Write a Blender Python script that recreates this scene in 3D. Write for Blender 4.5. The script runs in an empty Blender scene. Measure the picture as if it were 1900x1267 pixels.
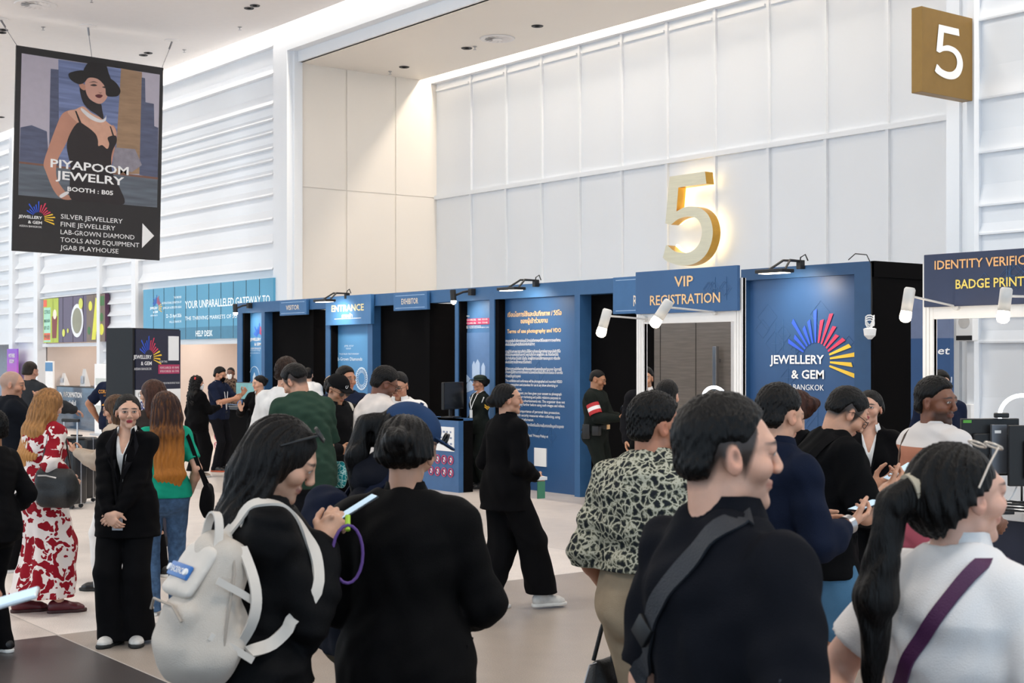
import bpy, bmesh, math, random
import numpy as np
from mathutils import Vector, Matrix
random.seed(4); np.random.seed(4)
SC = bpy.context.scene
COL = SC.collection
PI = math.pi
# ------------------------------------------------------------------ camera, world, lights, exposure
# world axes: X runs along the hall wall (towards the camera on the right), Y runs into the wall, Z up
F, HC = 2639.0, 1.85                       # focal length in pixels of the 1900 px frame, eye height
TH = math.atan(2036 / F); SN, CS = math.sin(TH), math.cos(TH)
cam = bpy.data.cameras.new('camera'); cam_o = bpy.data.objects.new('camera', cam); COL.objects.link(cam_o)
cam_o.location = (0, 0, HC); cam_o.rotation_euler = (PI/2, 0, math.atan2(SN, -CS) - PI/2)
cam.sensor_width = 36; cam.lens = F / 1900 * 36; cam.shift_y = 31.5 / 1900; cam.clip_end = 300
cam.dof.use_dof = True; cam.dof.focus_distance = 10.5; cam.dof.aperture_fstop = 9.0
SC.camera = cam_o
SC.view_settings.view_transform = 'Standard'; SC.view_settings.look = 'None'
SC.view_settings.gamma = 1; SC.view_settings.use_curve_mapping = False
SC.view_settings.exposure = 0.2
SC.cycles.use_denoising = True; SC.cycles.max_bounces = 6; SC.cycles.diffuse_bounces = 4
SC.cycles.glossy_bounces = 3; SC.cycles.sample_clamp_indirect = 6
wd = bpy.data.worlds.new('world'); SC.world = wd; wd.use_nodes = True
wd.node_tree.nodes['Background'].inputs[0].default_value = (0.63, 0.82, 1.0, 1)
wd.node_tree.nodes['Background'].inputs[1].default_value = 1.65

def area(name, loc, rot, sx, sy, power, color=(1, 1, 1), spread=PI):
    l = bpy.data.lights.new(name, 'AREA'); l.shape = 'RECTANGLE'; l.size = sx; l.size_y = sy
    l.energy = power; l.color = color; l.spread = spread
    o = bpy.data.objects.new(name, l); COL.objects.link(o); o.location = loc; o.rotation_euler = rot
    return o
def spot(name, loc, to, power, angle, blend=0.6, color=(1, .86, .68), r=0.03):
    l = bpy.data.lights.new(name, 'SPOT'); l.energy = power; l.spot_size = angle; l.spot_blend = blend
    l.color = color; l.shadow_soft_size = r
    o = bpy.data.objects.new(name, l); COL.objects.link(o); o.location = loc
    o.rotation_euler = (Vector(to) - Vector(loc)).to_track_quat('-Z', 'Y').to_euler()
    return o
WARM = (1, .86, .70)
# light coves above the slat wall, the recess wall and the right slat wall
area('cove_lamp', (-45, 13.45, 8.85), (math.radians(12), 0, 0), 40, .12, 1250, WARM)
area('cove_lamp', (-17, 13.45, 8.85), (math.radians(12), 0, 0), 15.5, .12, 430, WARM)
area('cove_lamp', (-3, 13.45, 8.85), (math.radians(12), 0, 0), 12, .12, 420, WARM)
area('cove_lamp', (-17, 16.86, 8.0), (math.radians(6), 0, 0), 15, .1, 300, WARM)
area('cove_lamp', (-24.45, 15.5, 8.0), (0, math.radians(10), 0), .12, 2.0, 6, WARM)
# rows of ceiling downlights, grouped into the bays they light
for _x in (-40, -30, -20, -10, 0):
    for _y in (-6, 2, 9):
        area('ceiling_lamp', (_x, _y, 8.2), (0, 0, 0), 1.6, 1.6, 175, (1, .93, .84))
area('recess_lamp', (-18, 15.2, 7.6), (0, 0, 0), 10, .5, 60, (1, .88, .74))

# ------------------------------------------------------------------ helpers
def ray(px):
    k = (px - 950) / F
    return (-CS + SN * k, SN + CS * k)
def on_plane(px, py, Y):                    # a pixel of the reference frame -> (X, Z) on the wall plane Y
    d = ray(px); D = Y / d[1]
    return d[0] * D, HC + (665 - py) / F * D
def at(px, D, z=0.0):                       # a pixel column and a distance -> a point at height z
    d = ray(px); return Vector((d[0] * D, d[1] * D, z))
def zat(py, D): return HC + (665 - py) / F * D
def lin(c):
    if isinstance(c, str):
        c = [int(c[i:i+2], 16) / 255 for i in (0, 2, 4)]
    return tuple(v / 12.92 if v <= .04045 else ((v + .055) / 1.055) ** 2.4 for v in c)
MATS = {}
def mat(name, color='808080', rough=.6, metal=0., emit=None, estr=0., var=.06, vscale=8., bump=0., bscale=60., spec=.5, stretch=None, sheen=0.):
    if name in MATS: return MATS[name]
    m = bpy.data.materials.new(name); m.use_nodes = True; MATS[name] = m
    nt = m.node_tree; N = nt.nodes; L = nt.links; b = N['Principled BSDF']
    c = lin(color)
    b.inputs['Roughness'].default_value = rough; b.inputs['Metallic'].default_value = metal
    b.inputs['Specular IOR Level'].default_value = spec
    if sheen: b.inputs['Sheen Weight'].default_value = sheen
    tc = N.new('ShaderNodeTexCoord'); nz = N.new('ShaderNodeTexNoise'); nz.inputs['Scale'].default_value = vscale; nz.inputs['Detail'].default_value = 4
    src = tc.outputs['Object']
    if stretch:
        mp = N.new('ShaderNodeMapping'); mp.inputs['Scale'].default_value = stretch; L.new(src, mp.inputs[0]); src = mp.outputs[0]
    L.new(src, nz.inputs['Vector'])
    rp = N.new('ShaderNodeValToRGB'); e = rp.color_ramp.elements
    e[0].position = .3; e[1].position = .7
    e[0].color = (*[v * (1 - var) for v in c], 1); e[1].color = (*[min(1, v * (1 + var)) for v in c], 1)
    L.new(nz.outputs['Fac'], rp.inputs[0]); L.new(rp.outputs[0], b.inputs['Base Color'])
    if bump:
        n2 = N.new('ShaderNodeTexNoise'); n2.inputs['Scale'].default_value = bscale; n2.inputs['Detail'].default_value = 3
        bp = N.new('ShaderNodeBump'); bp.inputs['Strength'].default_value = bump; bp.inputs['Distance'].default_value = .01
        L.new(src, n2.inputs['Vector']); L.new(n2.outputs['Fac'], bp.inputs['Height']); L.new(bp.outputs[0], b.inputs['Normal'])
    if emit is not None:
        b.inputs['Emission Color'].default_value = (*lin(emit), 1); b.inputs['Emission Strength'].default_value = estr
    return m
def tag(o, label=None, cat=None, group=None, kind=None):
    if label: o['label'] = label
    if cat: o['category'] = cat
    if group: o['group'] = group
    if kind: o['kind'] = kind
    return o
def empty(name, loc=(0, 0, 0), rz=0., label=None, cat=None, group=None):
    o = bpy.data.objects.new(name, None); o.empty_display_size = .1; COL.objects.link(o)
    o.location = loc; o.rotation_euler = (0, 0, rz)
    return tag(o, label, cat, group)
def link_mesh(name, verts, faces, m, parent=None, smooth=False, mi=None):
    me = bpy.data.meshes.new(name)
    me.from_pydata(verts, [], faces)
    for x in (m if isinstance(m, (list, tuple)) else [m]): me.materials.append(x)
    if mi is not None: me.polygons.foreach_set('material_index', mi)
    if smooth: me.polygons.foreach_set('use_smooth', [True] * len(me.polygons))
    o = bpy.data.objects.new(name, me); COL.objects.link(o)
    if parent is not None: o.parent = parent
    return o
class MB:                                    # collects shapes, builds ONE mesh object
    def __init__(s): s.v = []; s.f = []; s.mi = []; s.M = None; s.cur = 0
    def add(s, vs, fs):
        n = len(s.v)
        s.v += [tuple(s.M @ Vector(p)) if s.M is not None else tuple(p) for p in vs]
        s.f += [tuple(n + i for i in f) for f in fs]; s.mi += [s.cur] * len(fs)
        return s
    def box(s, x0, x1, y0, y1, z0, z1, bev=0.):
        if bev:
            bm = bmesh.new(); bmesh.ops.create_cube(bm, size=1)
            for v in bm.verts: v.co = Vector(((x0+x1)/2 + v.co.x*(x1-x0), (y0+y1)/2 + v.co.y*(y1-y0), (z0+z1)/2 + v.co.z*(z1-z0)))
            bmesh.ops.bevel(bm, geom=bm.edges[:], offset=bev, segments=2, affect='EDGES', profile=.5)
            bm.verts.index_update(); vs = [v.co.copy() for v in bm.verts]; fs = [[v.index for v in f.verts] for f in bm.faces]; bm.free()
            return s.add(vs, fs)
        return s.add([(x0,y0,z0),(x1,y0,z0),(x1,y1,z0),(x0,y1,z0),(x0,y0,z1),(x1,y0,z1),(x1,y1,z1),(x0,y1,z1)],
                     [(0,3,2,1),(4,5,6,7),(0,1,5,4),(1,2,6,5),(2,3,7,6),(3,0,4,7)])
    def prism(s, poly, y0, y1):              # polygon in (x, z), extruded along y from y0 (front) to y1
        n = len(poly)
        a = sum(poly[i][0]*poly[(i+1)%n][1] - poly[(i+1)%n][0]*poly[i][1] for i in range(n))
        if a < 0: poly = poly[::-1]
        vs = [(p[0], y0, p[1]) for p in poly] + [(p[0], y1, p[1]) for p in poly]
        return s.add(vs, [tuple(range(n)), tuple(range(2*n-1, n-1, -1))] + [(i, i+n, (i+1)%n+n, (i+1)%n) for i in range(n)])
    def extrude_x(s, prof, x0, x1):          # profile in (y, z), extruded along x
        n = len(prof)
        return s.add([(x0, p[0], p[1]) for p in prof] + [(x1, p[0], p[1]) for p in prof],
                     [(i, (i+1), (i+1)+n, i+n) for i in range(n-1)])
    def tube(s, pts, r, seg=8, cap=True, closed=False):
        pts = [Vector(p) for p in pts]; n = len(pts); rings = []; up = None
        for i, p in enumerate(pts):
            a = pts[(i-1) % n] if (closed or i > 0) else p; b = pts[(i+1) % n] if (closed or i < n-1) else p
            t = (b - a).normalized()
            if up is None: up = t.orthogonal().normalized()
            u = (up - t * up.dot(t)).normalized(); up = u; w = t.cross(u)
            rr = r[i] if isinstance(r, (list, tuple)) else r
            rings.append([p + (u * math.cos(2*PI*k/seg) + w * math.sin(2*PI*k/seg)) * rr for k in range(seg)])
        vs = [v for g in rings for v in g]; fs = []
        for i in range(n if closed else n-1):
            j = (i+1) % n
            fs += [(i*seg+k, i*seg+(k+1) % seg, j*seg+(k+1) % seg, j*seg+k) for k in range(seg)]
        if cap and not closed: fs += [tuple(range(seg-1, -1, -1)), tuple((n-1)*seg+k for k in range(seg))]
        return s.add(vs, fs)
    def strip(s, pts, w, t, up=(0, 0, 1)):   # flat band of width w (along 'up' vectors) and thickness t
        pts = [Vector(p) for p in pts]; n = len(pts); vs = []
        for i, p in enumerate(pts):
            d = (pts[min(i+1, n-1)] - pts[max(i-1, 0)]).normalized()
            u = Vector(up[i]) if isinstance(up, list) else Vector(up)
            u = (u - d * u.dot(d)).normalized(); q = d.cross(u)
            vs += [p + u*w/2 + q*t/2, p - u*w/2 + q*t/2, p - u*w/2 - q*t/2, p + u*w/2 - q*t/2]
        fs = [(3, 2, 1, 0), tuple(4*(n-1)+k for k in range(4))]
        for i in range(n-1): fs += [(i*4+k, i*4+(k+1) % 4, i*4+4+(k+1) % 4, i*4+4+k) for k in range(4)]
        return s.add(vs, fs)
    def lathe(s, prof, c=(0, 0, 0), seg=24, axis='z'):   # prof: (r, h)
        vs = []; n = len(prof)
        for r, h in prof:
            for k in range(seg):
                a = 2*PI*k/seg; p = (r*math.cos(a), r*math.sin(a), h)
                if axis == 'y': p = (p[0], p[2], p[1])
                vs.append((p[0]+c[0], p[1]+c[1], p[2]+c[2]))
        fs = [(i*seg+k, i*seg+(k+1) % seg, (i+1)*seg+(k+1) % seg, (i+1)*seg+k) for i in range(n-1) for k in range(seg)]
        fs += [tuple(range(seg-1, -1, -1)), tuple((n-1)*seg+k for k in range(seg))]
        return s.add(vs, fs)
    def build(s, name, m, parent=None, smooth=False):
        return link_mesh(name, s.v, s.f, m, parent, smooth, s.mi if s.cur or any(s.mi) else None)
def sharp(o, ang=40):
    me = o.data; me.polygons.foreach_set('use_smooth', [True]*len(me.polygons)); me.set_sharp_from_angle(angle=math.radians(ang)); return o

_TX = {}
def text_geo(s, res=2, bold=0.):
    k = (s, res, bold)
    if k in _TX: return _TX[k]
    cu = bpy.data.curves.new('t', 'FONT'); cu.body = s; cu.resolution_u = res; cu.offset = bold
    o = bpy.data.objects.new('t', cu); COL.objects.link(o)
    dg = bpy.context.evaluated_depsgraph_get(); dg.update()
    me = bpy.data.meshes.new_from_object(o.evaluated_get(dg))
    n = len(me.vertices); co = np.zeros(n*3); me.vertices.foreach_get('co', co); co = co.reshape(-1, 3)
    fs = [tuple(p.vertices) for p in me.polygons]
    bpy.data.objects.remove(o); bpy.data.curves.remove(cu); bpy.data.meshes.remove(me)
    _TX[k] = (co, fs); return co, fs
def letters(mb, s, x, z, y, cap, width=None, align='c', bold=.012, rot=0., res=2, slant=0.):
    """lettering in the plane y facing -Y: x is centre / left / right, z the baseline, cap the cap height"""
    co, fs = text_geo(s, res, bold)
    if len(co) == 0: return
    k = cap / .73
    x0, x1 = co[:, 0].min(), co[:, 0].max()
    kx = k if width is None else width / (x1 - x0)
    off = {'c': -(x0+x1)/2, 'l': -x0, 'r': -x1}[align]
    lx = (co[:, 0] + off) * kx; lz = co[:, 1] * k; lx = lx + slant * lz
    c, n = math.cos(rot), math.sin(rot)
    mb.add([(x + a*c - b*n, y, z + a*n + b*c) for a, b in zip(lx, lz)], fs)
def dup(root, loc=None, rz=None, **kw):
    r = root.copy(); COL.objects.link(r)
    for ch in root.children:
        c = ch.copy(); COL.objects.link(c); c.parent = r
        for g in ch.children:
            d = g.copy(); COL.objects.link(d); d.parent = c
    if loc is not None: r.location = loc
    if rz is not None: r.rotation_euler = (0, 0, rz)
    tag(r, **kw); return r
# ------------------------------------------------------------------ the setting
WHITE = mat('white_cladding', 'ecf0f5', .45, var=.015, vscale=.7)
CREAM = mat('cream_panel', 'efe9e1', .5, var=.015, vscale=.5)
CEIL = mat('ceiling_paint', 'eceaea', .8, var=.01)
def struct(o): o['kind'] = 'structure'; return o
# floor: large stone tiles; light to the left of X = -9.4, grey and dark to the right of it
fm = bpy.data.materials.new('terrazzo_floor'); fm.use_nodes = True
nt = fm.node_tree; N = nt.nodes; L = nt.links; bs = N['Principled BSDF']
bs.inputs['Roughness'].default_value = .33; bs.inputs['Specular IOR Level'].default_value = .35
tc = N.new('ShaderNodeTexCoord'); sp = N.new('ShaderNodeSeparateXYZ'); L.new(tc.outputs['Object'], sp.inputs[0])
def mth(op, a, b=None):
    n = N.new('ShaderNodeMath'); n.operation = op
    for i, v in enumerate((a, b)):
        if v is None: continue
        if isinstance(v, (int, float)): n.inputs[i].default_value = v
        else: L.new(v, n.inputs[i])
    return n.outputs[0]
def mixc(f, a, b):
    n = N.new('ShaderNodeMix'); n.data_type = 'RGBA'
    L.new(f, n.inputs[0])
    for i, v in ((6, a), (7, b)):
        if isinstance(v, str): n.inputs[i].default_value = (*lin(v), 1)
        else: L.new(v, n.inputs[i])
    return n.outputs[2]
X, Y = sp.outputs[0], sp.outputs[1]
right = mth('GREATER_THAN', X, -9.4); low = mth('LESS_THAN', Y, 3.4); mid = mth('LESS_THAN', Y, 8.8)
light = mixc(mid, 'd9cfc7', 'e8ded6'); light = mixc(low, light, 'd4cac2')
grey = mixc(low, 'a4988e', '4a4545')
base = mixc(right, light, grey)
n1 = N.new('ShaderNodeTexNoise'); n1.inputs['Scale'].default_value = 130; n1.inputs['Detail'].default_value = 2; L.new(tc.outputs['Object'], n1.inputs['Vector'])
n2 = N.new('ShaderNodeTexNoise'); n2.inputs['Scale'].default_value = 5; n2.inputs['Detail'].default_value = 6; L.new(tc.outputs['Object'], n2.inputs['Vector'])
speck = mth('MULTIPLY', mth('SUBTRACT', n1.outputs[0], .5), .9)
cloud = mth('MULTIPLY', mth('SUBTRACT', n2.outputs[0], .5), .25)
fac = mth('ADD', mth('ADD', speck, cloud), 1.)
vm = N.new('ShaderNodeVectorMath'); vm.operation = 'SCALE'; L.new(base, vm.inputs[0]); L.new(fac, vm.inputs['Scale'])
gx = mth('LESS_THAN', mth('ABSOLUTE', mth('SUBTRACT', mth('FRACT', mth('DIVIDE', mth('ADD', X, 9.4 + 200 * 5.4), 5.4)), 0)), .0022)
gy = mth('LESS_THAN', mth('FRACT', mth('DIVIDE', mth('ADD', Y, -3.4 + 540), 5.4)), .0022)
seam = mth('MAXIMUM', gx, gy)
L.new(mixc(seam, vm.outputs[0], 'b8b2ac'), bs.inputs['Base Color'])
struct(MB().box(-75, 14, -30, 22, -.12, 0).build('floor', fm))
# ceilings
struct(MB().box(-75, 10, -13, 13.28, 8.3, 8.5).build('ceiling', CEIL))
b = MB().box(-24.9, -8.9, 13.75, 16.62, 7.66, 7.8)
struct(b.build('ceiling', CREAM))
struct(MB().box(-75, 14, 13.28, 17.6, 9.0, 9.1).build('ceiling', WHITE))
# left slat wall: weather-boarded bays between flat pilasters
def slat_profile(zs, y=13.6, lip=.11, slope=.2):
    p = []
    for i in range(len(zs) - 1):
        a, c = zs[i], zs[i+1]                     # from top to bottom
        h = (a - c) * .42
        p += [(y, a), (y, c + h), (y - lip, c + .02), (y - lip, c), (y, c)]
    return p
ZA = [9.0, 8.05, 7.5, 6.9, 6.6, 6.34, 6.03, 5.79, 5.51, 5.1, 4.62, 4.15, 3.62]
ZB = ZA + [3.47]
w = MB()
w.extrude_x(slat_profile(ZA) + [(13.6, 3.46)], -31.9, -25.27)
w.extrude_x(slat_profile(ZB), -38.55, -32.15)
fine = [3.47 - .29*i for i in range(13)]; fine[-1] = 0
w.extrude_x(slat_profile(fine, lip=.09), -34.15, -32.15)
bay = [9 - .42*i for i in range(16)]
w.extrude_x(slat_profile(bay), -40.6, -38.85); w.extrude_x(slat_profile(bay[:-1] + [2.25]), -60, -40.9)
w.extrude_x(slat_profile([2.7, 2.3, 0.0]), -40.6, -38.85)
w.box(-31.9, -25.27, 13.55, 13.75, 2.16, 2.27); w.box(-38.55, -34.15, 13.55, 13.75, 2.16, 2.25)
w.box(-60, -25.27, 13.62, 13.7, 3.4, 9.0)
struct(w.build('wall_left', WHITE))
t = MB()
for x0, x1 in ((-32.15, -31.9), (-38.85, -38.55), (-40.9, -40.6), (-34.3, -34.12), (-52, -51.7)):
    t.box(x0, x1, 13.42, 13.66, 0, 8.95)
t2 = MB().box(-25.27, -24.7, 13.5, 13.75, 0, 9.0); t2.box(-24.9, -24.62, 13.62, 13.8, 0, 7.9)
struct(t.build('trim_left', WHITE)); struct(t2.build('trim_corner', WHITE))
# rooms behind the openings of the slat wall
r = MB().box(-42, -25, 16.4, 16.5, 0, 3.4); r.box(-31.95, -31.85, 13.7, 16.4, 0, 3.4); r.box(-25.3, -25.2, 13.7, 16.4, 0, 3.4)
r.box(-34.3, -34.2, 13.7, 16.4, 0, 3.4); r.box(-38.65, -38.55, 13.7, 16.4, 0, 3.4); r.box(-60, -25, 13.7, 16.5, 2.6, 2.7)
struct(r.build('wall_service', mat('service_wall', 'ddd0c8', .6, var=.01)))
struct(MB().box(-60, -40.9, 15.5, 15.6, 0, 2.7).build('wall_far', mat('service_wall_blue', 'b9c3d0', .6)))
area('service_lamp', (-29, 14.9, 2.58), (0, 0, 0), 5, .5, 55, (1, .9, .8))
area('service_lamp', (-36.4, 14.9, 2.58), (0, 0, 0), 3, .5, 38, (1, .9, .8))
# recess: lintel, side walls, back wall of framed panels with a transom
l = MB().box(-24.7, -8.9, 13.5, 13.7, 7.87, 9.0); l.box(-24.69, -8.9, 13.7, 13.8, 7.66, 9.0)
struct(l.build('wall_lintel', WHITE))
s = MB()
for y0, y1 in ((13.75, 14.83), (14.86, 16.0), (16.03, 17.1)):
    for z0, z1 in ((0, 5.215), (5.235, 9.0)):
        s.box(-24.95, -24.7, y0 + .004, y1, z0, z1)
s.box(-25.0, -24.72, 13.75, 17.1, 0, 9)
struct(s.build('wall_side', CREAM))
PX = [-24.73, -23.44, -22.26, -21.14, -20.03, -18.87, -17.71, -16.57, -15.40, -14.24, -13.09, -11.95, -10.8, -9.2]
bw = MB().box(-24.8, -8.9, 17.05, 17.2, 0, 9)
struct(bw.build('wall_back', WHITE))
tr = MB()
for x in PX: tr.box(x - .028, x + .028, 17.0, 17.06, 0, 7.62)
tr.box(-24.7, -9, 16.985, 17.06, 5.19, 5.27)
for a, c in zip(PX, PX[1:]): tr.box(a + .07, c - .07, 17.0, 17.06, 7.46, 7.5)
tr.box(-24.7, -9, 16.9, 17.06, 7.62, 7.68)
struct(tr.build('trim_panels', WHITE))
# right corner and right slat wall
rc = MB().box(-9.62, -9.45, 13.55, 17.1, 0, 9); rc.box(-9.45, -9.27, 13.6, 13.9, 0, 9); rc.box(-9.29, -9.2, 13.46, 13.9, 0, 9)
struct(rc.build('trim_right', WHITE))
rz = [9.0, 8.2, 7.5, 6.9, 6.2, 5.54, 4.68, 4.09, 3.51, 3.2, 2.75, 2.34, 2.02, 1.0, 0]
rw = MB().extrude_x(slat_profile(rz, lip=.055), -9.2, 12); rw.box(-9.2, 12, 13.65, 13.8, 0, 9)
struct(rw.build('wall_right', WHITE))
struct(MB().box(-42, -9, 17.2, 17.3, 0, 9).build('wall_rear', WHITE))
# hall doors in the back wall
OAK = mat('oak_veneer', 'c9a06c', .5, var=.12, vscale=3, stretch=(6, 6, .6))
GREYOAK = mat('grey_oak_veneer', '7b7672', .5, var=.16, vscale=2.2, stretch=(1, 1, 14))
STEEL = mat('brushed_steel', 'b8b8ba', .3, 1.)
def hall_door(x0, x1, z1, m, n, hx):
    d = struct(MB().box(x0, x1, 16.86, 16.98, 0, z1).build('door_%d' % n, m))
    g = MB()
    for k in range(1, 4): g.box(x0 + (x1-x0)*k/4 - .006, x0 + (x1-x0)*k/4 + .006, 16.852, 16.87, 0, z1)
    struct(g.build('door_groove', mat('door_groove', '4d4a48', .7), d))
    for x in hx: struct(MB().box(x - .04, x + .04, 16.72, 16.8, .8, 2.05, .01).box(x - .02, x + .02, 16.78, 16.87, 1.0, 1.04).box(x - .02, x + .02, 16.78, 16.87, 1.8, 1.84).build('door_handle', STEEL, d))
    f = MB().box(x0 - .12, x0, 16.8, 17.06, 0, z1 + .12).box(x1, x1 + .12, 16.8, 17.06, 0, z1 + .12).box(x0, x1, 16.8, 17.06, z1, z1 + .12)
    struct(f.build('door_frame', WHITE, d))
hall_door(-24.45, -22.4, 2.75, OAK, 1, (-24.0, -23.75))
hall_door(-19.4, -16.0, 2.75, GREYOAK, 2, (-18.28, -18.12, -16.3))
hall_door(-21.7, -19.9, 2.75, OAK, 3, (-20.9, -20.7))
# ------------------------------------------------------------------ ceiling fittings
BLACK = mat('black_plastic', '121214', .5, var=.1)
DARK = mat('dark_grey_metal', '2c2c2f', .5, .3)
def ceil_pt(px, py, z): D = (z - HC) * F / (665 - py); return at(px, D, z)
def vent(px, py, z, r, label):
    p = ceil_pt(px, py, z); o = empty('ceiling_vent', p, 0, label, 'vent')
    MB().lathe([(r*.74, -.012), (r, -.02), (r*1.04, -.004), (r*.74, .0)], seg=40).build('ring', CEIL, o)
    MB().lathe([(r*.75, -.004), (.01, -.004)], seg=32).build('throat', BLACK, o)
    v = MB()
    for k in range(16):
        a = 2*PI*k/16; c, n = math.cos(a), math.sin(a); c2, n2 = math.cos(a+.17), math.sin(a+.17)
        v.add([(c*r*.28, n*r*.28, -.012), (c*r*.74, n*r*.74, -.012), (c2*r*.74, n2*r*.74, -.035), (c2*r*.28, n2*r*.28, -.02)], [(0, 1, 2, 3)])
    v.build('vanes', CEIL, o); MB().lathe([(r*.3, -.02), (r*.3, -.03), (.01, -.035)], seg=24).build('hub', CEIL, o)
vent(66, 8, 8.3, .36, 'round white swirl vent in the main ceiling above the hanging poster')
vent(923, 71, 7.66, .31, 'round white swirl vent in the lower ceiling over the white panels')
def downlight(px, py, z, label, group=None, r=.075):
    o = empty('recessed_downlight', ceil_pt(px, py, z), 0, label, 'downlight', group)
    MB().lathe([(r*.5, -.006), (r*1.15, -.014), (r*1.25, -.003), (r*.5, 0)], seg=24).build('trim_ring', DARK, o)
    MB().lathe([(r, -.007), (.01, -.007)], seg=24).build('lamp_well', BLACK, o)
for px, py, lb in ((462, 15, 'front black downlight of the pair in the ceiling above the left cove'), (473, 10, 'rear black downlight of the pair in the ceiling above the left cove'),
                   (266, 102, 'front dark downlight of the pair right of the poster cables'), (275, 98, 'rear dark downlight of the pair right of the poster cables'),
                   (3, 60, 'front dark downlight of the pair left of the poster top'), (6, 55, 'rear dark downlight of the pair left of the poster top'),
                   (2, 217, 'dark downlight in the ceiling left of the poster middle')):
    downlight(px, py, 8.3, lb, 'recessed downlights in the main ceiling')
for px, py, lb in ((750, 124, 'black downlight of the lower ceiling nearest the cream side wall'), (866, 89, 'black downlight of the lower ceiling beside the swirl vent'), (997, 48, 'black downlight of the lower ceiling right of the swirl vent')):
    downlight(px, py, 7.66, lb, 'recessed downlights in the lower ceiling', .085)
def sprinkler(px, py, z, label):
    o = empty('sprinkler_head', ceil_pt(px, py, z), 0, label, 'sprinkler', 'sprinklers in the ceilings')
    MB().lathe([(.04, 0), (.04, -.012), (.018, -.02), (.014, -.03), (.018, -.032)], seg=12).build('body', STEEL, o)
    MB().lathe([(.03, -.06), (.03, -.066), (.006, -.068)], seg=12).build('deflector', STEEL, o); MB().tube([(.012, 0, -.03), (.016, 0, -.06)], .004, 6).tube([(-.012, 0, -.03), (-.016, 0, -.06)], .004, 6).build('yoke', STEEL, o)
for px, py, z, lb in ((170, -2, 8.3, 'sprinkler head at the top edge above the hanging poster'), (80, 50, 8.3, 'sprinkler head left of the middle poster cable'), (445, 50, 8.3, 'sprinkler head near the left cove edge'),
                      (342, 92, 8.3, 'sprinkler head right of the right poster cable'), (881, 86, 7.66, 'sprinkler head beside the swirl vent in the lower ceiling'), (724, 132, 7.66, 'sprinkler head near the cream side wall')):
    sprinkler(px, py, z, lb)
# ------------------------------------------------------------------ lettering and emblem helpers
GOLD = mat('gold_lettering', 'f0c48c', .4, var=.02); INKW = mat('white_lettering', 'f4f4f4', .5, var=.01)
BLUE = mat('blue_print', '2f5c8e', .45, var=.06, vscale=1.2); NAVY = mat('navy_print', '252c48', .5, var=.05)
BLUEFRAME = mat('blue_frame', '33608e', .55, var=.05); SKYPRINT = mat('sky_blue_print', '4b86b8', .45, var=.05, vscale=1)
RAYB = mat('ray_blue', '2f57d0', .5, var=.02); RAYR = mat('ray_red', 'd63a5c', .5, var=.02); RAYY = mat('ray_yellow', 'f5c93c', .5, var=.02)
NIGHT = mat('black_drape', '070607', .95, var=.1, spec=.1)
PALE = mat('pale_line', '456a97', .5)
def emblem(x, z, y, s, parent, M=None, ink=None):
    """fan of fifteen rays beside three lines of lettering; s = width of the emblem, x, z = centre of the fan"""
    m = MB(); m.M = M
    for k in range(15):
        a = math.radians(151 - k * 12)
        m.cur = 0 if k < 6 else (1 if k < 11 else 2)
        r0, r1 = .175*s, (.37 if k % 2 else .41)*s
        if k in (2, 5, 7): r1 = .5*s
        if k > 10: r1 = (.45 if k % 2 else .5)*s
        c, n = math.cos(a), math.sin(a); w0, w1 = .009*s, .021*s
        m.add([(x + c*r0 - n*w0, y, z + n*r0 + c*w0), (x + c*r0 + n*w0, y, z + n*r0 - c*w0), (x + c*r1 + n*w1, y, z + n*r1 - c*w1), (x + c*(r1 - .02*s) - n*w1, y, z + n*(r1 - .02*s) + c*w1)], [(0, 1, 2, 3)])
    m.build('emblem_rays', [RAYB, RAYR, RAYY], parent)
    t = MB(); t.M = M; xr = x + .1*s
    letters(t, 'JEWELLERY', xr, z - .03*s, y, .087*s, .69*s, 'r', .02)
    letters(t, '& GEM', xr, z - .175*s, y, .087*s, .41*s, 'r', .02)
    letters(t, 'ASEAN BANGKOK', xr, z - .288*s, y, .058*s, .66*s, 'r', .0)
    t.build('emblem_lettering', ink or INKW, parent)
def sign_panel(name, x0, x1, z0, z1, y0, y1, m, label, cat='sign', group=None):
    o = empty(name, ((x0+x1)/2, y0, z0), 0, label, cat, group)
    return o, Matrix.Translation((-(x0+x1)/2, -y0, -z0))
def flat(mbs, o, M, name, m, fn):
    t = MB(); t.M = M; fn(t); return t.build(name, m, o)
def pxr(px0, px1, py0, py1, Y):             # pixel rectangle -> x0, x1, z0, z1 on the plane Y (heights read at its left edge)
    x0, z1 = on_plane(px0, py0, Y); x1, _ = on_plane(px1, py0, Y); z0 = on_plane(px0, py1, Y)[1]
    return x0, x1, z0, z1
# ------------------------------------------------------------------ the blue entrance screen and its booths (plane Y = 12.3)
YB = 12.3
def LT(t, s, px0, px1, py, cap, Y, bold=.012, off=0.):   # lettering between two pixel columns of the frame, baseline row py at its centre
    x0, x1 = on_plane(px0, 0, Y)[0], on_plane(px1, 0, Y)[0]
    pc = (px0 + px1) / 2; D = Y / ray(pc)[1]
    letters(t, s, (x0 + x1)/2, zat(py, D), Y - off, cap * D / F, x1 - x0, 'c', bold)
ZT = 2.89
def bx(px): return on_plane(px, 0, YB)[0]
scr = empty('entrance_screen', (bx(760), YB, 0), 0, 'long blue framed entrance screen with black openings under the white panels', 'exhibition screen')
SM = Matrix.Translation((-bx(760), -YB, 0))
def spart(name, m, fn): t = MB(); t.M = SM; fn(t); return t.build(name, m, scr)
spart('header', BLUEFRAME, lambda t: t.box(bx(440), bx(1180), YB, YB + .2, 2.7, ZT))
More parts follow.
